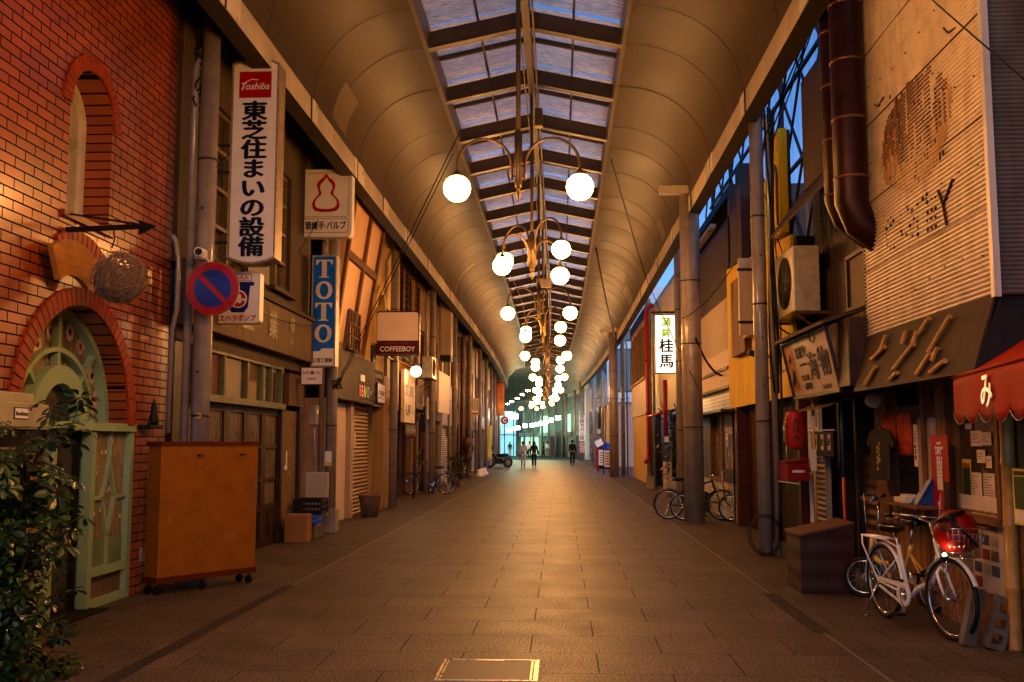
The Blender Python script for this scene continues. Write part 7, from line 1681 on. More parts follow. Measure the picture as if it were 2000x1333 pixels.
# end wall lit blue, left side of the far arcade
t = thing('blue_lit_shop', 'blue white lit glass shopfront at the far end of the arcade', 'building', (-7, 128, 0)); m = MB(); m.box(-13, -3.2, 121.5, 121.7, 0, 5.2) if False else m.box(-14, -5.2, 117.0, 117.2, 0, 5.2); m.build('glass_front', emis('blue lit glass', (.28, .62, .80), .8), t)
m = MB()
for k in range(9): m.box(-13.9 + k * 1.05, -13.8 + k * 1.05, 116.9, 116.99, 0, 5.2)
m.box(-14, -5.2, 116.9, 116.98, 2.4, 2.5); m.build('mullion', M_STEEL_D, t)
FS = 'hanging white shop signs in the far bend'
sg = [((1090, 816), .80), ((1077, 821), .7), ((1066, 824), .7), ((1056, 827), .68), ((1048, 829), .62), ((1039, 831), .6), ((1025, 832), .75), ((1012, 836), .62), ((1004, 838), .5), ((998, 840), .5), ((992, 841), .5)]
for k, ((px, py), w_) in enumerate(sg):
    y = 90 + 2.3 * k; p = ony(px, py, y); hw = w_ * .29 * y / 100; t = thing('hanging_sign', 'lit white hanging sign, %s of the curved row from the right' % ordn[k].replace('nearest', 'first'), 'shop sign', (p.x, p.y, p.z - .25), FS)
    m = MB(); m.box(p.x - hw, p.x + hw, y - .08, y + .08, p.z - .18, p.z + .16); m.build('light_box', emis('white sign light', (.55, 1.0, .70), 60), t); m = MB(); m.box(p.x - hw - .02, p.x + hw + .02, y - .1, y + .1, p.z + .161, p.z + .26); m.bar((p.x, y, p.z + .26), (p.x, y, 6.4), .02); m.build('hanger', M_STEEL_D, t)
p = ony(1003, 813, 74); t = thing('hanging_sign', 'large lit white sign hanging nearest on the left before the bend', 'shop sign', (p.x, 74, p.z - .2), FS); m = MB(); m.box(p.x - .32, p.x + .32, 73.9, 74.1, p.z - .2, p.z + .14); m.build('light_box', emis('white sign light', (.55, 1.0, .70), 60), t); m = MB(); m.box(p.x - .33, p.x + .33, 73.88, 74.12, p.z + .141, p.z + .2); m.bar((p.x, 74, p.z + .2), (p.x, 74, 7), .02); m.build('hanger', M_STEEL_D, t)
for k, (px, py) in enumerate(((1031, 763), (1020, 771), (1010, 778), (1000, 784), (991, 789))):
    y = 92 + 6 * k; p = ony(px, py, y); t = thing('pendant_lamp', 'small white pendant lamp, %s of the slanting row at upper left of the bend' % ordn[k].replace('nearest', 'first'), 'lamp', p, 'pendant lamps beyond the bend')
    m = MB(); m.lathe([(.03, .5), (.08, .3), (.26, .08), (.27, .0)], p, 14); m.build('shade', M_STEEL, t); m = MB(); m.lathe([(0, .02), (.2, .02), (.2, -.05), (0, -.1)], p, 14); m.build('bulb', emis('green white lamp', (.62, 1, .66), 350), t)

# ================================================================ bicycles
def bike(label, loc, heading, cF, style='city', wr=.33, wf=None, rack=True, basket=False, steer=0.0, stand=True, hb='city', group='parked bicycles', tyre=None):
    """x forward, z up; rear wheel contact at the origin"""
    wf = wf or wr; wb = 1.10 if wr > .28 else .98
    t = thing('bicycle', label, 'bicycle', (0, 0, 0), group); M_CH = mat('chrome', (.6, .56, .5), .22, .95, .1, 10); M_TY = M_BLACK
    def wheel(cx, r, rot=0.0, piv=None):
        rm = Matrix.Translation(V((cx, 0, 0))) @ Matrix.Rotation(rot, 4, 'Z') @ Matrix.Translation(V((-cx, 0, 0)))
        ring = lambda rr: [rm @ V((cx + rr * math.cos(2 * math.pi * k / 36), 0, r + rr * math.sin(2 * math.pi * k / 36))) for k in range(36)]
        m = MB(); m.tube(ring(r - .018), .019, 8, closed=True); w_ = m.build('wheel', M_TY, t)
        m = MB(); m.tube(ring(r - .042), .011, 6, closed=True); m.build('rim', M_CH, w_)
        m = MB(); c = V((cx, 0, r))
        for k in range(28):
            a = 2 * math.pi * k / 28; s_ = .03 if k % 2 else -.03
            m.tube([rm @ (c + V((.02 * math.cos(a + 1.2), s_, .02 * math.sin(a + 1.2)))), rm @ (c + V(((r - .045) * math.cos(a), 0, (r - .045) * math.sin(a))))], .0014, 3, cap=False)
        m.cyl(rm @ (c + V((0, -.05, 0))), rm @ (c + V((0, .05, 0))), .018, n=10); m.obox(rm @ (c + V((.13, .0, .1))), (.025, 0, .02), (0, .004, 0), (-.012, 0, .015)); m.build('spokes', M_CH, w_)
        return w_
    wheel(0, wr); wheel(wb, wf, steer)
    rm = Matrix.Translation(V((wb, 0, 0))) @ Matrix.Rotation(steer, 4, 'Z') @ Matrix.Translation(V((-wb, 0, 0)))
    bb = V((.43, 0, .27)); st = V((.30, 0, .60)); hd0 = V((wb - .14, 0, .60)); hd1 = V((wb - .20, 0, .80)); ra = V((0, 0, wr)); fa = V((wb, 0, wf))
    if style == 'fold': st = V((.28, 0, .52)); hd0 = V((wb - .12, 0, .42)); hd1 = V((wb - .15, 0, .60)); bb = V((.40, 0, .27))
    m = MB()
    if style == 'city':
        m.tube([hd0.lerp(hd1, .4), hd0 + V((-.12, 0, -.16)), V((.58, 0, .34)), bb + V((.06, 0, .0)), bb], .022, 10)
    elif style == 'fold': m.tube([hd0.lerp(hd1, .2), hd0 + V((-.15, 0, -.04)), bb + V((.03, 0, .12)), bb + V((-.05, 0, .1))], .026, 10)
    else: m.tube([hd0, bb], .02, 10); m.tube([hd1, st + V((-.02, 0, 0))], .018, 10)
    m.tube([bb, st, st + V((-.03, 0, .08))], .019, 10); m.tube([hd0 - V((-.01, 0, .03)), hd1 + V((-.01, 0, .03))], .024, 10)
    for s_ in (-1, 1):
        m.tube([bb + V((0, .02 * s_, 0)), ra + V((0, .055 * s_, 0))], .011, 7); m.tube([st, ra + V((0, .055 * s_, 0))], .009, 7)
    m.build('frame', cF, t)
    m = MB(); cr = hd0 + V((.02, 0, -.03))
    for s_ in (-1, 1): m.tube([rm @ (cr + V((0, 0, 0))), rm @ (cr + V((.01, .045 * s_, -.04))), rm @ (cr.lerp(fa, .6) + V((-.01, .05 * s_, 0))), rm @ (fa + V((0, .05 * s_, 0)))], [.014, .014, .012, .009], 8)
    m.build('fork', cF, t)
    # mudguards
    m = MB()
    for (cx, r, a0, a1, rr) in ((0, wr, 10, 190, Matrix()), (wb, wf, 25, 150, rm)):
        rows = []
        for k in range(19):
            a = R(a0 + (a1 - a0) * k / 18); rows.append([rr @ V((cx + (r + .022 - .006 * abs(j)) * math.cos(a), .011 * j, r + (r + .022 - .006 * abs(j)) * math.sin(a))) for j in (-2, -1, 0, 1, 2)])
        m.strip(rows, True)
    if style != 'fold': m.build('mudguard', cF if style == 'city' else M_STEEL_D, t)
    # chain guard, cranks, pedals
    if style == 'city':
        m = MB(); flat(m, circ(.105, 28, bb.x, bb.z), [circ(.07, 24, bb.x, bb.z)], .02, (0, -.05, 0), UX, UZ); m.hexa([(0, -.058, wr + .012), (bb.x, -.058, bb.z + .055), (bb.x, -.045, bb.z + .055), (0, -.045, wr + .012), (0, -.058, wr + .04), (bb.x - .03, -.058, bb.z + .1), (bb.x - .03, -.045, bb.z + .1), (0, -.045, wr + .04)]); m.bar((0, -.05, wr - .04), (bb.x, -.05, bb.z - .09), .016, .016); m.build('chain_guard', cF, t)
    m = MB(); m.lathe([(.0, -.003), (.085, -.003), (.085, .003), (0, .003)], bb + V((0, -.045, 0)), 24, (0, 1, 0)); m.cyl(bb + V((0, -.08, 0)), bb + V((0, .08, 0)), .014, n=8); m.bar(bb + V((0, -.075, 0)), bb + V((.06, -.08, -.155)), .016, .02); m.bar(bb + V((0, .075, 0)), bb + V((-.06, .08, .155)), .016, .02); ck = m.build('crank', M_CH, t)
    m = MB(); m.obox(bb + V((.06, -.13, -.155)), (.045, 0, 0), (0, .04, 0), (0, 0, .012)); m.obox(bb + V((-.06, .13, .155)), (.045, 0, 0), (0, .04, 0), (0, 0, .012)); m.build('pedal', M_BLACK, ck)
    # saddle
    sp = st + V((-.09 if style != 'fold' else -.06, 0, .22 if style != 'fold' else .30)); m = MB(); m.tube([st, sp], .013, 8); m.build('seat_post', M_CH, t)
    m = MB(); rows = []
    for i in range(11):
        q = i / 10; x = sp.x - .13 + .27 * q; w_ = .085 * (1 - q) ** .6 + .018; w_ = w_ if i else .06
        rows.append([V((x, w_ * math.cos(R(a)), sp.z + .015 + .035 * math.sin(R(a)) * (1 - .3 * q) - (.03 if a < 0 or a > 180 else 0))) for a in range(-20, 201, 20)])
    m.strip(rows, True); m.strip([rows[0], [V((sp.x - .135, 0, sp.z))] * len(rows[0])]); sd = m.build('saddle', mat('black saddle vinyl', (.018, .016, .015), .3, 0, .2, 10, coat=.4), t)
    # handlebar
    hb_ = hd1 + V((-.03, 0, .13 if style != 'fold' else .42)); m = MB(); m.tube([rm @ hd1, rm @ hb_], .012, 8)
    if hb == 'city': pts = [V((-.20, s * .27, .03)) if abs(s) == 1 else V((.04, s * .14, .0)) for s in (-1, -.4, .4, 1)]; pts = [V((-.22, -.28, .05)), V((-.08, -.27, .065)), V((.03, -.18, .06)), V((.05, -.06, .01)), V((.04, 0, 0)), V((.05, .06, .01)), V((.03, .18, .06)), V((-.08, .27, .065)), V((-.22, .28, .05))]
    else: pts = [V((0, -.29, .02)), V((0, -.1, 0)), V((0, .1, 0)), V((0, .29, .02))]
    pts = [rm @ (hb_ + p) for p in pts]; m.tube(pts, .011, 8); h = m.build('handlebar', M_CH, t)
    m = MB(); m.tube([pts[0], pts[0].lerp(pts[1], .8)], .017, 8); m.tube([pts[-1], pts[-1].lerp(pts[-2], .8)], .017, 8)
    m.build('grip', M_BLACK, h)
    m = MB()
    for e_ in (0, -1): a = pts[e_]; b = pts[1] if e_ == 0 else pts[-2]; m.tube([b + V((.04, 0, -.02)), b.lerp(a, .5) + V((.045, 0, -.035)), a + V((.04, 0, -.03))], .006, 6)
    m.tube([pts[1] + V((.03, 0, 0)), pts[3] + V((.12, .02, .04)), rm @ (hd0 + V((.06, 0, -.1)))], .004, 5); m.build('brake_lever', M_CH, h)
    if rack:
        m = MB(); z = wr * 2 + .06
        for y_ in (-.06, -.02, .02, .06): m.tube([(-.30, y_, z), (.14, y_, z)], .006, 6)
        m.tube([(.14, -.06, z), (-.30, -.06, z), (-.33, -.04, z), (-.33, .04, z), (-.30, .06, z), (.14, .06, z)], .008, 6)
        for s_ in (-1, 1): m.tube([(-.29, .06 * s_, z), (-.27, .07 * s_, z - .08), (0, .06 * s_, wr)], .008, 6); m.tube([(.12, .06 * s_, z), (st.x - .02, .02 * s_, z - .05)], .007, 6)
        m.build('carrier', cF if style == 'city' else M_STEEL_D, t)
    if basket:
        m = MB(); bc = V((wb + .12, 0, .80)); bt, tp = (.13, .115), (.19, .17); h0, h1 = bc.z - .12, bc.z + .12
        def ringp(q, k, n=28):
            a = 2 * math.pi * k / n; ex = 4; ca, sa = math.cos(a), math.sin(a); den = (abs(ca) ** ex + abs(sa) ** ex) ** (1 / ex)
            return rm @ V((bc.x + (bt[0] + (tp[0] - bt[0]) * q) * ca / den, (bt[1] + (tp[1] - bt[1]) * q) * sa / den, h0 + (h1 - h0) * q))
        for q in (0, .2, .4, .6, .8): m.tube([ringp(q, k) for k in range(28)], .0018, 4, closed=True)
        m.tube([ringp(1, k) for k in range(28)], .005, 6, closed=True)
        for k in range(28): m.tube([ringp(0, k), ringp(1, k)], .0018, 4)
        for k in range(-5, 6): m.tube([rm @ V((bc.x - .12, .02 * k, h0)), rm @ V((bc.x + .12, .02 * k, h0))], .0018, 4); m.tube([rm @ V((bc.x + .022 * k, -.11, h0)), rm @ V((bc.x + .022 * k, .11, h0))], .0018, 4)
        m.build('basket', M_CH, t); m = MB(); m.tube([rm @ (fa + V((0, .06, 0))), rm @ V((wb + .1, .1, h0))], .005, 6); m.tube([rm @ (fa + V((0, -.06, 0))), rm @ V((wb + .1, -.1, h0))], .005, 6); m.build('basket_stay', M_CH, t)
    if stand:
        m = MB(); m.tube([(.0, -.07, wr - .02), (-.10, -.17, .0)], .008, 6); m.tube([(0, .07, wr - .02), (-.10, .17, .0)], .008, 6); m.tube([(-.10, -.17, .008), (-.10, -.10, .008)], .008, 6); m.build('kickstand', M_CH, t)
    t.location = loc; t.rotation_euler = (0, 0, heading)
    return t
M_BWHT = mat('white bicycle paint', (.70, .66, .62), .3, 0, .06, 8, coat=.6)
M_BYEL = mat('yellow bicycle paint', (.62, .42, .10), .3, 0, .1, 8, coat=.5)
M_BBLK = mat('black bicycle paint', (.03, .028, .028), .3, .3, .1, 8, coat=.5)
M_BBLU = mat('blue bicycle paint', (.05, .10, .22), .3, .2, .1, 8, coat=.5)
M_BGRN = mat('olive bicycle paint', (.16, .18, .03), .35, .2, .1, 8, coat=.4)
rear = V((2.98, 9.50, 0)); front = V((3.17, 8.40, 0)); d = (front - rear).normalized()
hd = math.atan2(d.y, d.x)
wbk = bike('white city bicycle with wire front basket parked at the plank shack', rear, hd, M_BWHT, 'city', .33, rack=True, basket=True, steer=R(6))
# red bag lit by the bicycle's lamp
Bm = Matrix.Translation(rear) @ Matrix.Rotation(hd, 4, 'Z')
bc = Bm @ V((1.22, .0, .86))
m = MB(); rows = []
for i in range(13):
    th = math.pi * i / 12
    rows.append([bc + V(((.17 * math.sin(th) ** .8) * math.cos(a) * (1 + .05 * math.sin(3 * a + i)), (.17 * math.sin(th) ** .8) * math.sin(a) * (1 + .05 * math.cos(4 * a)), .15 * math.cos(th) * (1 + (.3 if i < 4 else 0)) - .0)) for a in [2 * math.pi * k / 20 for k in range(21)]])
m.strip(rows, True); bag = thing('red_bag', 'red cloth bundle lit from below in the white bicycle basket', 'bag', bc - UZ * .2)
m.build('cloth', mat('red bag cloth', (.36, .014, .010), .45, 0, .15, 8, bump=.3, bscale=14), bag)
m = MB(); m.tube([bc + V((-.16, -.08, .05)), bc + V((-.11, -.17, .12)), bc + V((-.0, -.19, .02)), bc + V((.1, -.16, -.08))], .012, 6); m.tube([bc + V((-.17, -.02, .1)), bc + V((-.10, -.13, .16)), bc + V((.02, -.12, .19))], .016, 6); m.ball(bc + V((-.10, -.14, .14)), .035, 10, 6); m.build('strap', M_BLACK, bag)
lampp = Bm @ V((1.30, -.16, .71))
t = thing('basket_lamp', 'small bright lamp glowing at the underside of the bicycle basket', 'lamp', lampp); m = MB(); m.ball(lampp, .013, 12, 8); m.build('bulb', emis('bicycle lamp bulb', (1, .62, .3), 260), t); m = MB(); m.lathe([(.02, -.05), (.03, -.03), (.028, -.012)], lampp, 10); m.build('housing', M_BLACK, t)
f1 = V((3.15, 10.72, 0)); f2 = V((3.47, 9.92, 0)); d2 = (f1 - f2).normalized()
bike('small yellow and white folding bicycle behind the white bicycle', f1 - d2 * .98, math.atan2(d2.y, d2.x), M_BYEL, 'fold', .205, rack=False, basket=False, steer=R(40), hb='flat', stand=False)
bike('black bicycle with its back wheel showing left of the thick column', V((2.25, 21.1, 0)), R(-10), M_BBLK, 'sport', .31, rack=False, hb='flat')
bike('olive small wheeled bicycle with front wheel right of the thick column', V((2.52, 20.85, 0)), R(-12), M_BGRN, 'fold', .275, rack=False, hb='flat', stand=False)
bike('blue city bicycle leaning by the fourth left column', V((-3.5, 30.75, 0)), R(180 + 12), M_BBLU, 'city', .33, rack=False, basket=False, steer=R(25))
bike('white rimmed bicycle standing behind the parked motorcycle', V((-3.45, 65.4, 0)), R(170), M_BBLK, 'city', .33)
# ---- motorcycle
t = thing('motorcycle', 'black motorcycle parked by the left columns far down the street', 'motorcycle', (-3.9, 63, 0)); ox, oy = -4.45, 63.0
for cx in (0, 1.15):
    m = MB(); m.tube([(ox + cx + .25 * math.cos(2 * math.pi * k / 24), oy, .3 + .25 * math.sin(2 * math.pi * k / 24)) for k in range(24)], .055, 8, closed=True); w_ = m.build('wheel', M_BLACK, t); m = MB(); m.lathe([(0, -.02), (.2, -.02), (.2, .02), (0, .02)], (ox + cx, oy, .3), 18, (0, 1, 0)); m.build('rim', M_STEEL, w_)
m = MB(); m.tube([(ox + 1.0, oy, .35), (ox + .75, oy, .55), (ox + .45, oy, .5), (ox + .25, oy, .85)], .07, 8); m.box(ox + .35, ox + .85, oy - .12, oy + .12, .25, .55); m.tube([(ox, oy, .3), (ox + .2, oy, .9), (ox + .25, oy, 1.05)], .035, 8); m.build('frame', M_BBLK, t)
m = MB(); m.tube([(ox + .45, oy, .78), (ox + .8, oy, .76), (ox + 1.2, oy, .82)], [.08, .12, .07], 10); m.build('seat', M_BLACK, t); m = MB(); m.tube([(ox + .3, oy - .35, 1.08), (ox + .22, oy, 1.02), (ox + .3, oy + .35, 1.08)], .018, 6); m.ball((ox + .1, oy, .9), .09, 12, 8); m.build('handlebar', mat('chrome', (.6, .56, .5), .22, .95), t)
m = MB(); m.ball((ox + .15, oy, 1.25), .14, 14, 10); m.build('helmet', M_BLACK, t)

# ================================================================ people
def person(label, x, y, heading, top, legs_, hair, stride=.2, long_hair=False, bag=None, h=1.68, skirt=False, walk=True, arm=.15):
    """skinned figure walking away; x right, y forward in its own frame"""
    t = thing('person', label, 'person', (x, y, 0)); k = h / 1.7
    def skin(name, verts, edges, radii, m_, parent, sub=2):
        me = bpy.data.meshes.new(name); me.from_pydata([tuple(V(v) * k) for v in verts], edges, []); o = bpy.data.objects.new(name, me); COL.objects.link(o)
        md = o.modifiers.new('skin', 'SKIN'); md.use_smooth_shade = True
        for i, r_ in enumerate(radii):
            rr = r_ if isinstance(r_, tuple) else (r_, r_); me.skin_vertices[0].data[i].radius = (rr[0] * k, rr[1] * k)
        me.skin_vertices[0].data[0].use_root = True; s_ = o.modifiers.new('sub', 'SUBSURF'); s_.levels = sub; s_.render_levels = sub; o.parent = parent
        me.materials.append(m_); return o
    s = stride
    sk = mat('skin', (.38, .21, .13), .5)
    vb = [(0, 0, .95), (0, 0, 1.15), (0, .01, 1.36), (0, 0, 1.46), (0, .02, 1.53), (0, .03, 1.62), (0, .02, 1.70),
          (-.18, 0, 1.40), (-.22, -arm * .5, 1.13), (-.22, -arm * .2, .90), (-.22, -arm * .15, .82), (.18, 0, 1.40), (.22, arm * .5, 1.13), (.22, arm * .8, .90), (.22, arm * .9, .82),
          (-.09, 0, .88), (-.09, s * .5, .50), (-.09, s * .75, .08), (-.09, s * .75 + .12, .03), (.09, 0, .88), (.09, -s * .3, .50), (.09, -s * 1.0, .10), (.09, -s * 1.0 + .12, .04)]
    eb = [(0, 1), (1, 2), (2, 3), (3, 4), (4, 5), (5, 6), (2, 7), (7, 8), (8, 9), (9, 10), (2, 11), (11, 12), (12, 13), (13, 14), (0, 15), (15, 16), (16, 17), (17, 18), (0, 19), (19, 20), (20, 21), (21, 22)]
    rb = [.13, .11, .13, .055, .06, .085, .06, .06, .042, .03, .03, .06, .042, .03, .03, .085, .055, .035, .03, .085, .055, .035, .03]
    skin('body', vb, eb, rb, sk, t)
    skin('jacket', [(0, 0, .90), (0, 0, 1.15), (0, .01, 1.38), (0, 0, 1.46), (-.17, 0, 1.40), (-.22, -arm * .5, 1.13), (-.22, -arm * .2, .92), (.17, 0, 1.40), (.22, arm * .5, 1.13), (.22, arm * .8, .92)],
         [(0, 1), (1, 2), (2, 3), (2, 4), (4, 5), (5, 6), (2, 7), (7, 8), (8, 9)], [(.17, .13), (.155, .12), (.165, .12), .07, .075, .058, .046, .075, .058, .046], top, t)
    skin('trousers', [(0, 0, .92), (-.09, 0, .84), (-.09, s * .5, .50), (-.09, s * .74, .12), (.09, 0, .84), (.09, -s * .3, .50), (.09, -s * .98, .13)], [(0, 1), (1, 2), (2, 3), (0, 4), (4, 5), (5, 6)], [(.15, .12), .10, .075, .065, .10, .075, .065], legs_, t)
    hm = MB(); hm.ball(V((0, .015, 1.63)) * k, .108 * k, 14, 10, (.95, 1.05, 1.12))
    if long_hair: hm.lathe([(.1, 1.62), (.12, 1.5), (.11, 1.32), (.07, 1.2)], (0, -.03, 0), 12)
    o = hm.build('hair', hair, None, keep=True); o.parent = t
    sm = MB()
    for sx, sy in ((-.09, s * .75 + .05), (.09, -s * 1.0 + .05)): sm.ball(V((sx, sy, .04)), .06, 10, 6, (.75, 1.9, .7))
    o = sm.build('shoes', M_BLACK, None, keep=True); o.parent = t
    if bag:
        b_ = MB(); b_.ball(V((.28, -.05, .95)), .15, 12, 8, (.45, 1, .9)); b_.tube([(.26, -.05, 1.05), (.17, 0, 1.45)], .012, 5); o = b_.build('handbag', bag, None, keep=True); o.parent = t
    t.rotation_euler = (0, 0, heading); return t
H_BLK = mat('black hair', (.015, .01, .008), .5); H_BRN = mat('dark brown hair', (.05, .02, .015), .5)
C_BEI = mat('beige cloth', (.48, .38, .28), .8); C_BLK = mat('black cloth', (.015, .015, .017), .8); C_CRM = mat('cream trousers', (.46, .39, .30), .8); C_WHT = mat('white cloth', (.7, .68, .64), .8)
C_MAR = mat('dark maroon cloth', (.06, .02, .02), .8); C_GRN = mat('dark green cloth', (.05, .08, .05), .8)
person('person in beige jacket and pale trousers walking away on the left', -2.28, 61.7, R(2), C_BEI, C_CRM, H_BRN, .12, bag=M_BLACK, h=1.62)
person('person with long dark hair and tan shoulder bag walking away in the middle', -1.61, 61.8, R(-2), C_MAR, C_BLK, H_BRN, .2, True, mat('tan leather', (.28, .14, .04), .5), h=1.62)
person('person in black clothes walking alone on the right side', .83, 68.6, 0, C_BLK, C_BLK, H_BLK, .12, h=1.72)
q = onz(1034, 896, 0); person('distant person in white shirt between the two walkers', q.x, q.y, R(180), C_WHT, C_BLK, H_BLK, .1, h=1.65)
q = onz(996, 893, 0); person('distant person in dark clothes at the far left of the bend', q.x, q.y, 0, C_GRN, C_CRM, H_BLK, .1, h=1.6)
q = onz(1062, 895, 0); person('distant person in dark clothes near the far shopfronts', q.x, q.y, R(90), C_BLK, C_BLK, H_BLK, .15, h=1.6)
q = onz(1069, 894, 0); person('distant person in white top standing by the far shopfronts', q.x, q.y, R(200), C_WHT, C_CRM, H_BLK, .05, h=1.65)

# ================================================================ big umbrella tree shrub at the left corner
t = thing('leafy_shrub', 'tall bushy shrub with glossy whorled leaves at the lower left corner', 'shrub', (-3.7, 6.6, 0))
rnd = random.Random(8)
M_SLEAF = mat('glossy shrub leaf', (.05, .115, .035), .36, 0, .7, 5, spec=.5, coat=.15); M_SLEAF2 = mat('young shrub leaf', (.10, .15, .03), .35, 0, .4, 6)
stems = MB(); lv = MB(); lv2 = MB()
def leafshape(mb, p, d, L, up):
    s_ = d.cross(up)
    if s_.length < .01: s_ = d.cross(UX)
    s_.normalize(); n = s_.cross(d).normalized(); ln = [(0, 0), (.22, .09), (.6, .25), (.86, .20), (1, 0)]
    left = [p + d * L * a + s_ * L * b + n * (-.18 * L * a * a + .05 * L * (b > 0)) for a, b in ln]; right = [p + d * L * a - s_ * L * b + n * (-.18 * L * a * a + .05 * L * (b > 0)) for a, b in ln[1:-1]]
    mid = [p + d * L * a + n * (-.18 * L * a * a) for a, b in ln[1:-1]]
    mb.add([left[0]] + left[1:4] + [left[4]] + right + mid, [(0, 8, 1), (1, 8, 9, 2), (2, 9, 10, 3), (3, 10, 4), (0, 5, 8), (5, 6, 9, 8), (6, 7, 10, 9), (7, 4, 10)])
def whorl(c, axis, L, n, mb):
    axis = axis.normalized(); u = axis.orthogonal().normalized()
    for k in range(n):
        v_ = u.copy(); v_.rotate(Matrix.Rotation(2 * math.pi * k / n + rnd.uniform(-.15, .15), 3, axis)); d = (v_ + axis * rnd.uniform(-.15, .25) - UZ * .18).normalized()
        leafshape(mb, c + d * .02, d, L * rnd.uniform(.8, 1.15), axis)
boughs = [(V((-3.85, 6.7, 0)), V((rnd.uniform(-.5, .16), rnd.uniform(-.5, .4), 0)), rnd.uniform(.6, 1.75)) for _ in range(34)]
boughs += [(V((-3.85, 6.6, .9)), V((.55, .1, 0)), .80), (V((-3.85, 6.6, .9)), V((.42, .25, 0)), .98), (V((-3.85, 6.6, .6)), V((.45, -.0, 0)), .70), (V((-3.8, 6.5, .4)), V((.5, .2, 0)), .72), (V((-3.8, 6.5, .3)), V((.25, .0, 0)), .3)]
for base, off, h in boughs:
    tip = base + off + UZ * h; pts = [base.lerp(tip, q) + V((.06 * math.sin(q * 5 + h), .05 * math.cos(q * 4), .10 * math.sin(math.pi * q))) for q in [i / 6 for i in range(7)]]
    stems.tube(pts, [.016 - .0018 * i for i in range(7)], 6)
    for q in (.35, .5, .62, .74, .86, .95, 1.0):
        p = pts[0].lerp(pts[-1], q) if q < 1 else pts[-1]
        for _ in range(2):
            dr_ = V((rnd.gauss(0, 1), rnd.gauss(0, 1), rnd.uniform(-.2, .9))).normalized(); tw = p + dr_ * rnd.uniform(.08, .22); 
            if tw.z < .05 or tw.x > -3.18: continue
            stems.tube([p, tw], .004, 4, cap=False); whorl(tw, dr_ * .6 + UZ * .6, rnd.uniform(.07, .11), rnd.choice([6, 7, 8]), lv if rnd.random() < .88 else lv2)
for _ in range(330):
    z_ = 1.5 * rnd.random() ** 1.5 + .04; p = V((rnd.uniform(-4.0, -3.38 - .12 * z_), rnd.uniform(6.25, 7.1), z_)); whorl(p, V((rnd.gauss(0, .5), rnd.gauss(0, .5), 1)), rnd.uniform(.06, .10), 6, lv if rnd.random() < .6 else lv2)
stems.build('stems', mat('green brown stem', (.11, .08, .04), .6), t); lv.build('foliage', M_SLEAF, t); lv2.build('young_foliage', M_SLEAF2, t)
m = MB(); m.lathe([(0, 0), (.2, 0), (.24, .2), (.22, .21), (.19, .18), (0, .18)], (-3.92, 6.8, 0), 20); m.build('planter', mat('dark clay', (.12, .06, .035), .7), t)
# ================================================================ small things that fill the street's walls
rnd = random.Random(31)
GW = 'thin wires strung along the left facades'
for k, (y0, y1, z, x) in enumerate(((11.4, 17.7, 3.9, -4.28), (11.5, 17.8, 3.55, -4.3), (17.9, 24.4, 2.5, -4.15), (24.6, 31, 2.6, -4.2), (24.6, 31, 3.95, -4.15), (31.2, 37.6, 3.3, -4.2), (31.2, 44, 4.6, -4.2), (37.8, 50, 3.2, -4.2))):
    cable((x, y0, z), (x + .05 * (k % 2), y1, z - .1 + .25 * (k % 3)), .12 + .05 * (k % 3), .008, 'thin wire sagging along the left facade, number %s from the camera' % ['one', 'two', 'three', 'four', 'five', 'six', 'seven', 'eight'][k], grp=GW)
# wires across from wall to beam
for k, (a, b) in enumerate((((-4.4, 13.2, 5.0), (-3.86, 12.4, 6.5)), ((-4.4, 16.4, 4.8), (-4.12, 17.8, 6.3)), ((-4.35, 27.2, 4.2), (-3.86, 26.5, 6.4)), ((3.5, 15.2, 4.2), (2.95, 14.6, 5.6)), ((3.45, 13.2, 2.9), (2.95, 14.5, 2.5)), ((3.42, 22.0, 4.9), (2.9, 24.8, 5.8)))):
    cable(a, b, .06, .008, ['wire from the lattice window up to the left beam', 'wire from the mortar wall to the top of the second left column', 'wire from the yellow shop to the left beam', 'wire from the yellow wall to the pipe wrapped column', 'low wire from the signboard hood to the pipe wrapped column', 'wire from the brown corrugated wall to the second right column'][k])
# meters and boxes
for k, (x, y, z, w_, h_, d, lb) in enumerate(((-4.33, 17.15, 1.9, .22, .34, .12, 'grey meter box on the post beside the peeling board'), (-4.30, 24.95, 2.3, .25, .4, .14, 'grey switch box on the ochre pilaster'), (-4.33, 37.9, 1.8, .3, .4, .14, 'grey box on the pale panelled building'),
                                              (3.36, 14.75, 1.6, -.2, .3, -.1, 'small dark switch box on the yellow building corner'), (3.42, 20.1, 1.5, -.2, .26, -.1, 'pale intercom box beside the red doorway'))):
    t = thing('meter_box', lb, 'meter box', (x, y, z)); s_ = 1 if d > 0 else -1
    m = MB(); m.box(min(x, x + d), max(x, x + d), y - .12, y + .12, z, z + h_); m.build('case', M_STEEL if k != 3 else M_STEEL_D, t, bevel=.01)
    m = MB(); xf_ = x + d + .002 * s_; m.box(min(xf_, xf_ + .004 * s_), max(xf_, xf_ + .004 * s_), y - .06, y + .06, z + h_ * .55, z + h_ * .8); m.build('window', M_WHITE, t)
    m = MB(); m.tube([(x + d / 2, y + .05, z), (x + d / 2, y + .05, z - .7)], .014, 6); m.build('conduit', M_STEEL, t)
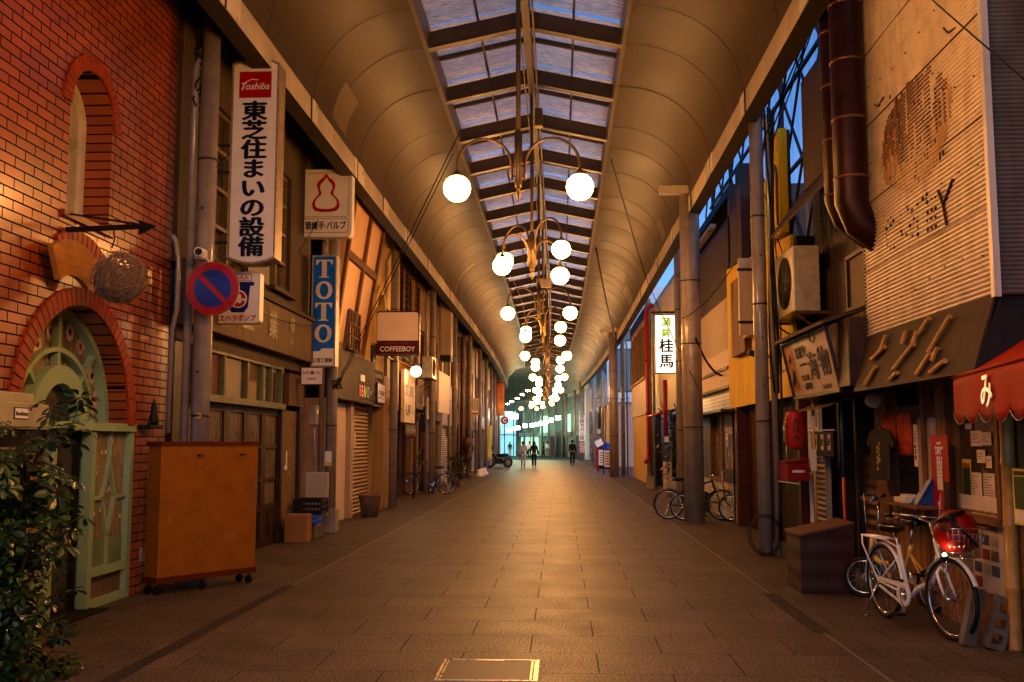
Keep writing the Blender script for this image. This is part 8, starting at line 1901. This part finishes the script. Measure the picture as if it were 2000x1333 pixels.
# stickers and notices on doors and columns
nt_ = [(-4.585 + .025, 12.9, 1.3, .16, .22, 'white notice taped inside the first wooden door pane'), (-4.56, 14.6, 1.35, .14, .2, 'small notice on the fourth wooden door pane'), (-4.22, 20.4, 1.5, .2, .28, 'paper notice on the pinkish side panel')]
for x, y, z, w_, h_, lb in nt_:
    t = thing('paper_notice', lb, 'notice', (x, y, z)); m = MB(); m.box(x, x + .003, y - w_ / 2, y + w_ / 2, z, z + h_); m.build('sheet', M_PAPER, t); m = MB(); q = z + h_ - .03
    while q > z + .02: m.box(x + .004, x + .0055, y - w_ / 2 + .015, y - w_ / 2 + .015 + (w_ - .03) * (.5 + .5 * rnd.random()), q - .006, q); q -= .026
    m.build('print', M_INK, t)
# column notices: far thick column carries a vertical sign
t = thing('vertical_column_notice', 'white vertical notice with black characters on the far thick column at the bend', 'notice', (1.86, 85.0, 1.6)); m = MB(); m.box(1.62, 2.1, 84.98, 85.02, 1.7, 3.9); m.build('board', M_FACE, t); m = MB(); write(m, '市田カバン店', (1.86, 84.97, 2.85), UX, UZ, .36, .03, vertical=True, pitch=.98); m.build('lettering', M_INK, t)
t = thing('column_poster', 'pink and white poster low on the far thick column', 'poster', (1.86, 85, .7)); m = MB(); m.box(1.64, 2.08, 84.98, 85.02, .7, 1.6); m.build('sheet', mat('pink poster', (.6, .3, .32), .5, 0, .7, 6), t)
# goods in the dark stall doorway and under the diner window
m = MB(); m.box(-4.38, -4.2, 33.0, 33.5, 0, .6); tag(m.build('wooden_crate', M_WOOD_M, bevel=.01), 'low wooden crate by the wall past the blue bicycle', 'crate')
m = MB(); m.box(3.2, 3.44, 23.6, 24.2, 0, .45); tag(m.build('wooden_crate', M_WOOD_D, bevel=.01), 'dark wooden crate below the diner window', 'crate')
# dead leaves and litter near the shrub
m = MB()
for k in range(46):
    x, y = rnd.uniform(-3.9, -2.9), rnd.uniform(6.7, 8.6); a = rnd.random() * 6.28; L = rnd.uniform(.015, .035)
    d = V((math.cos(a), math.sin(a), 0)); s_ = V((-d.y, d.x, 0)); p = V((x, y, .006)); m.add([p - d * L, p + s_ * L * .4 + UZ * .006, p + d * L + UZ * .004, p - s_ * L * .4], [(0, 1, 2, 3)])
struct(tag(m.build('fallen_leaves', mat('dry fallen leaf', (.16, .09, .03), .7, 0, .6, 30)), 'scattered dry leaves on the paving by the shrub', 'leaves'), 'stuff')
# scuffs and handle plate on the rolling board are left plain as in the street; wheel brake tabs
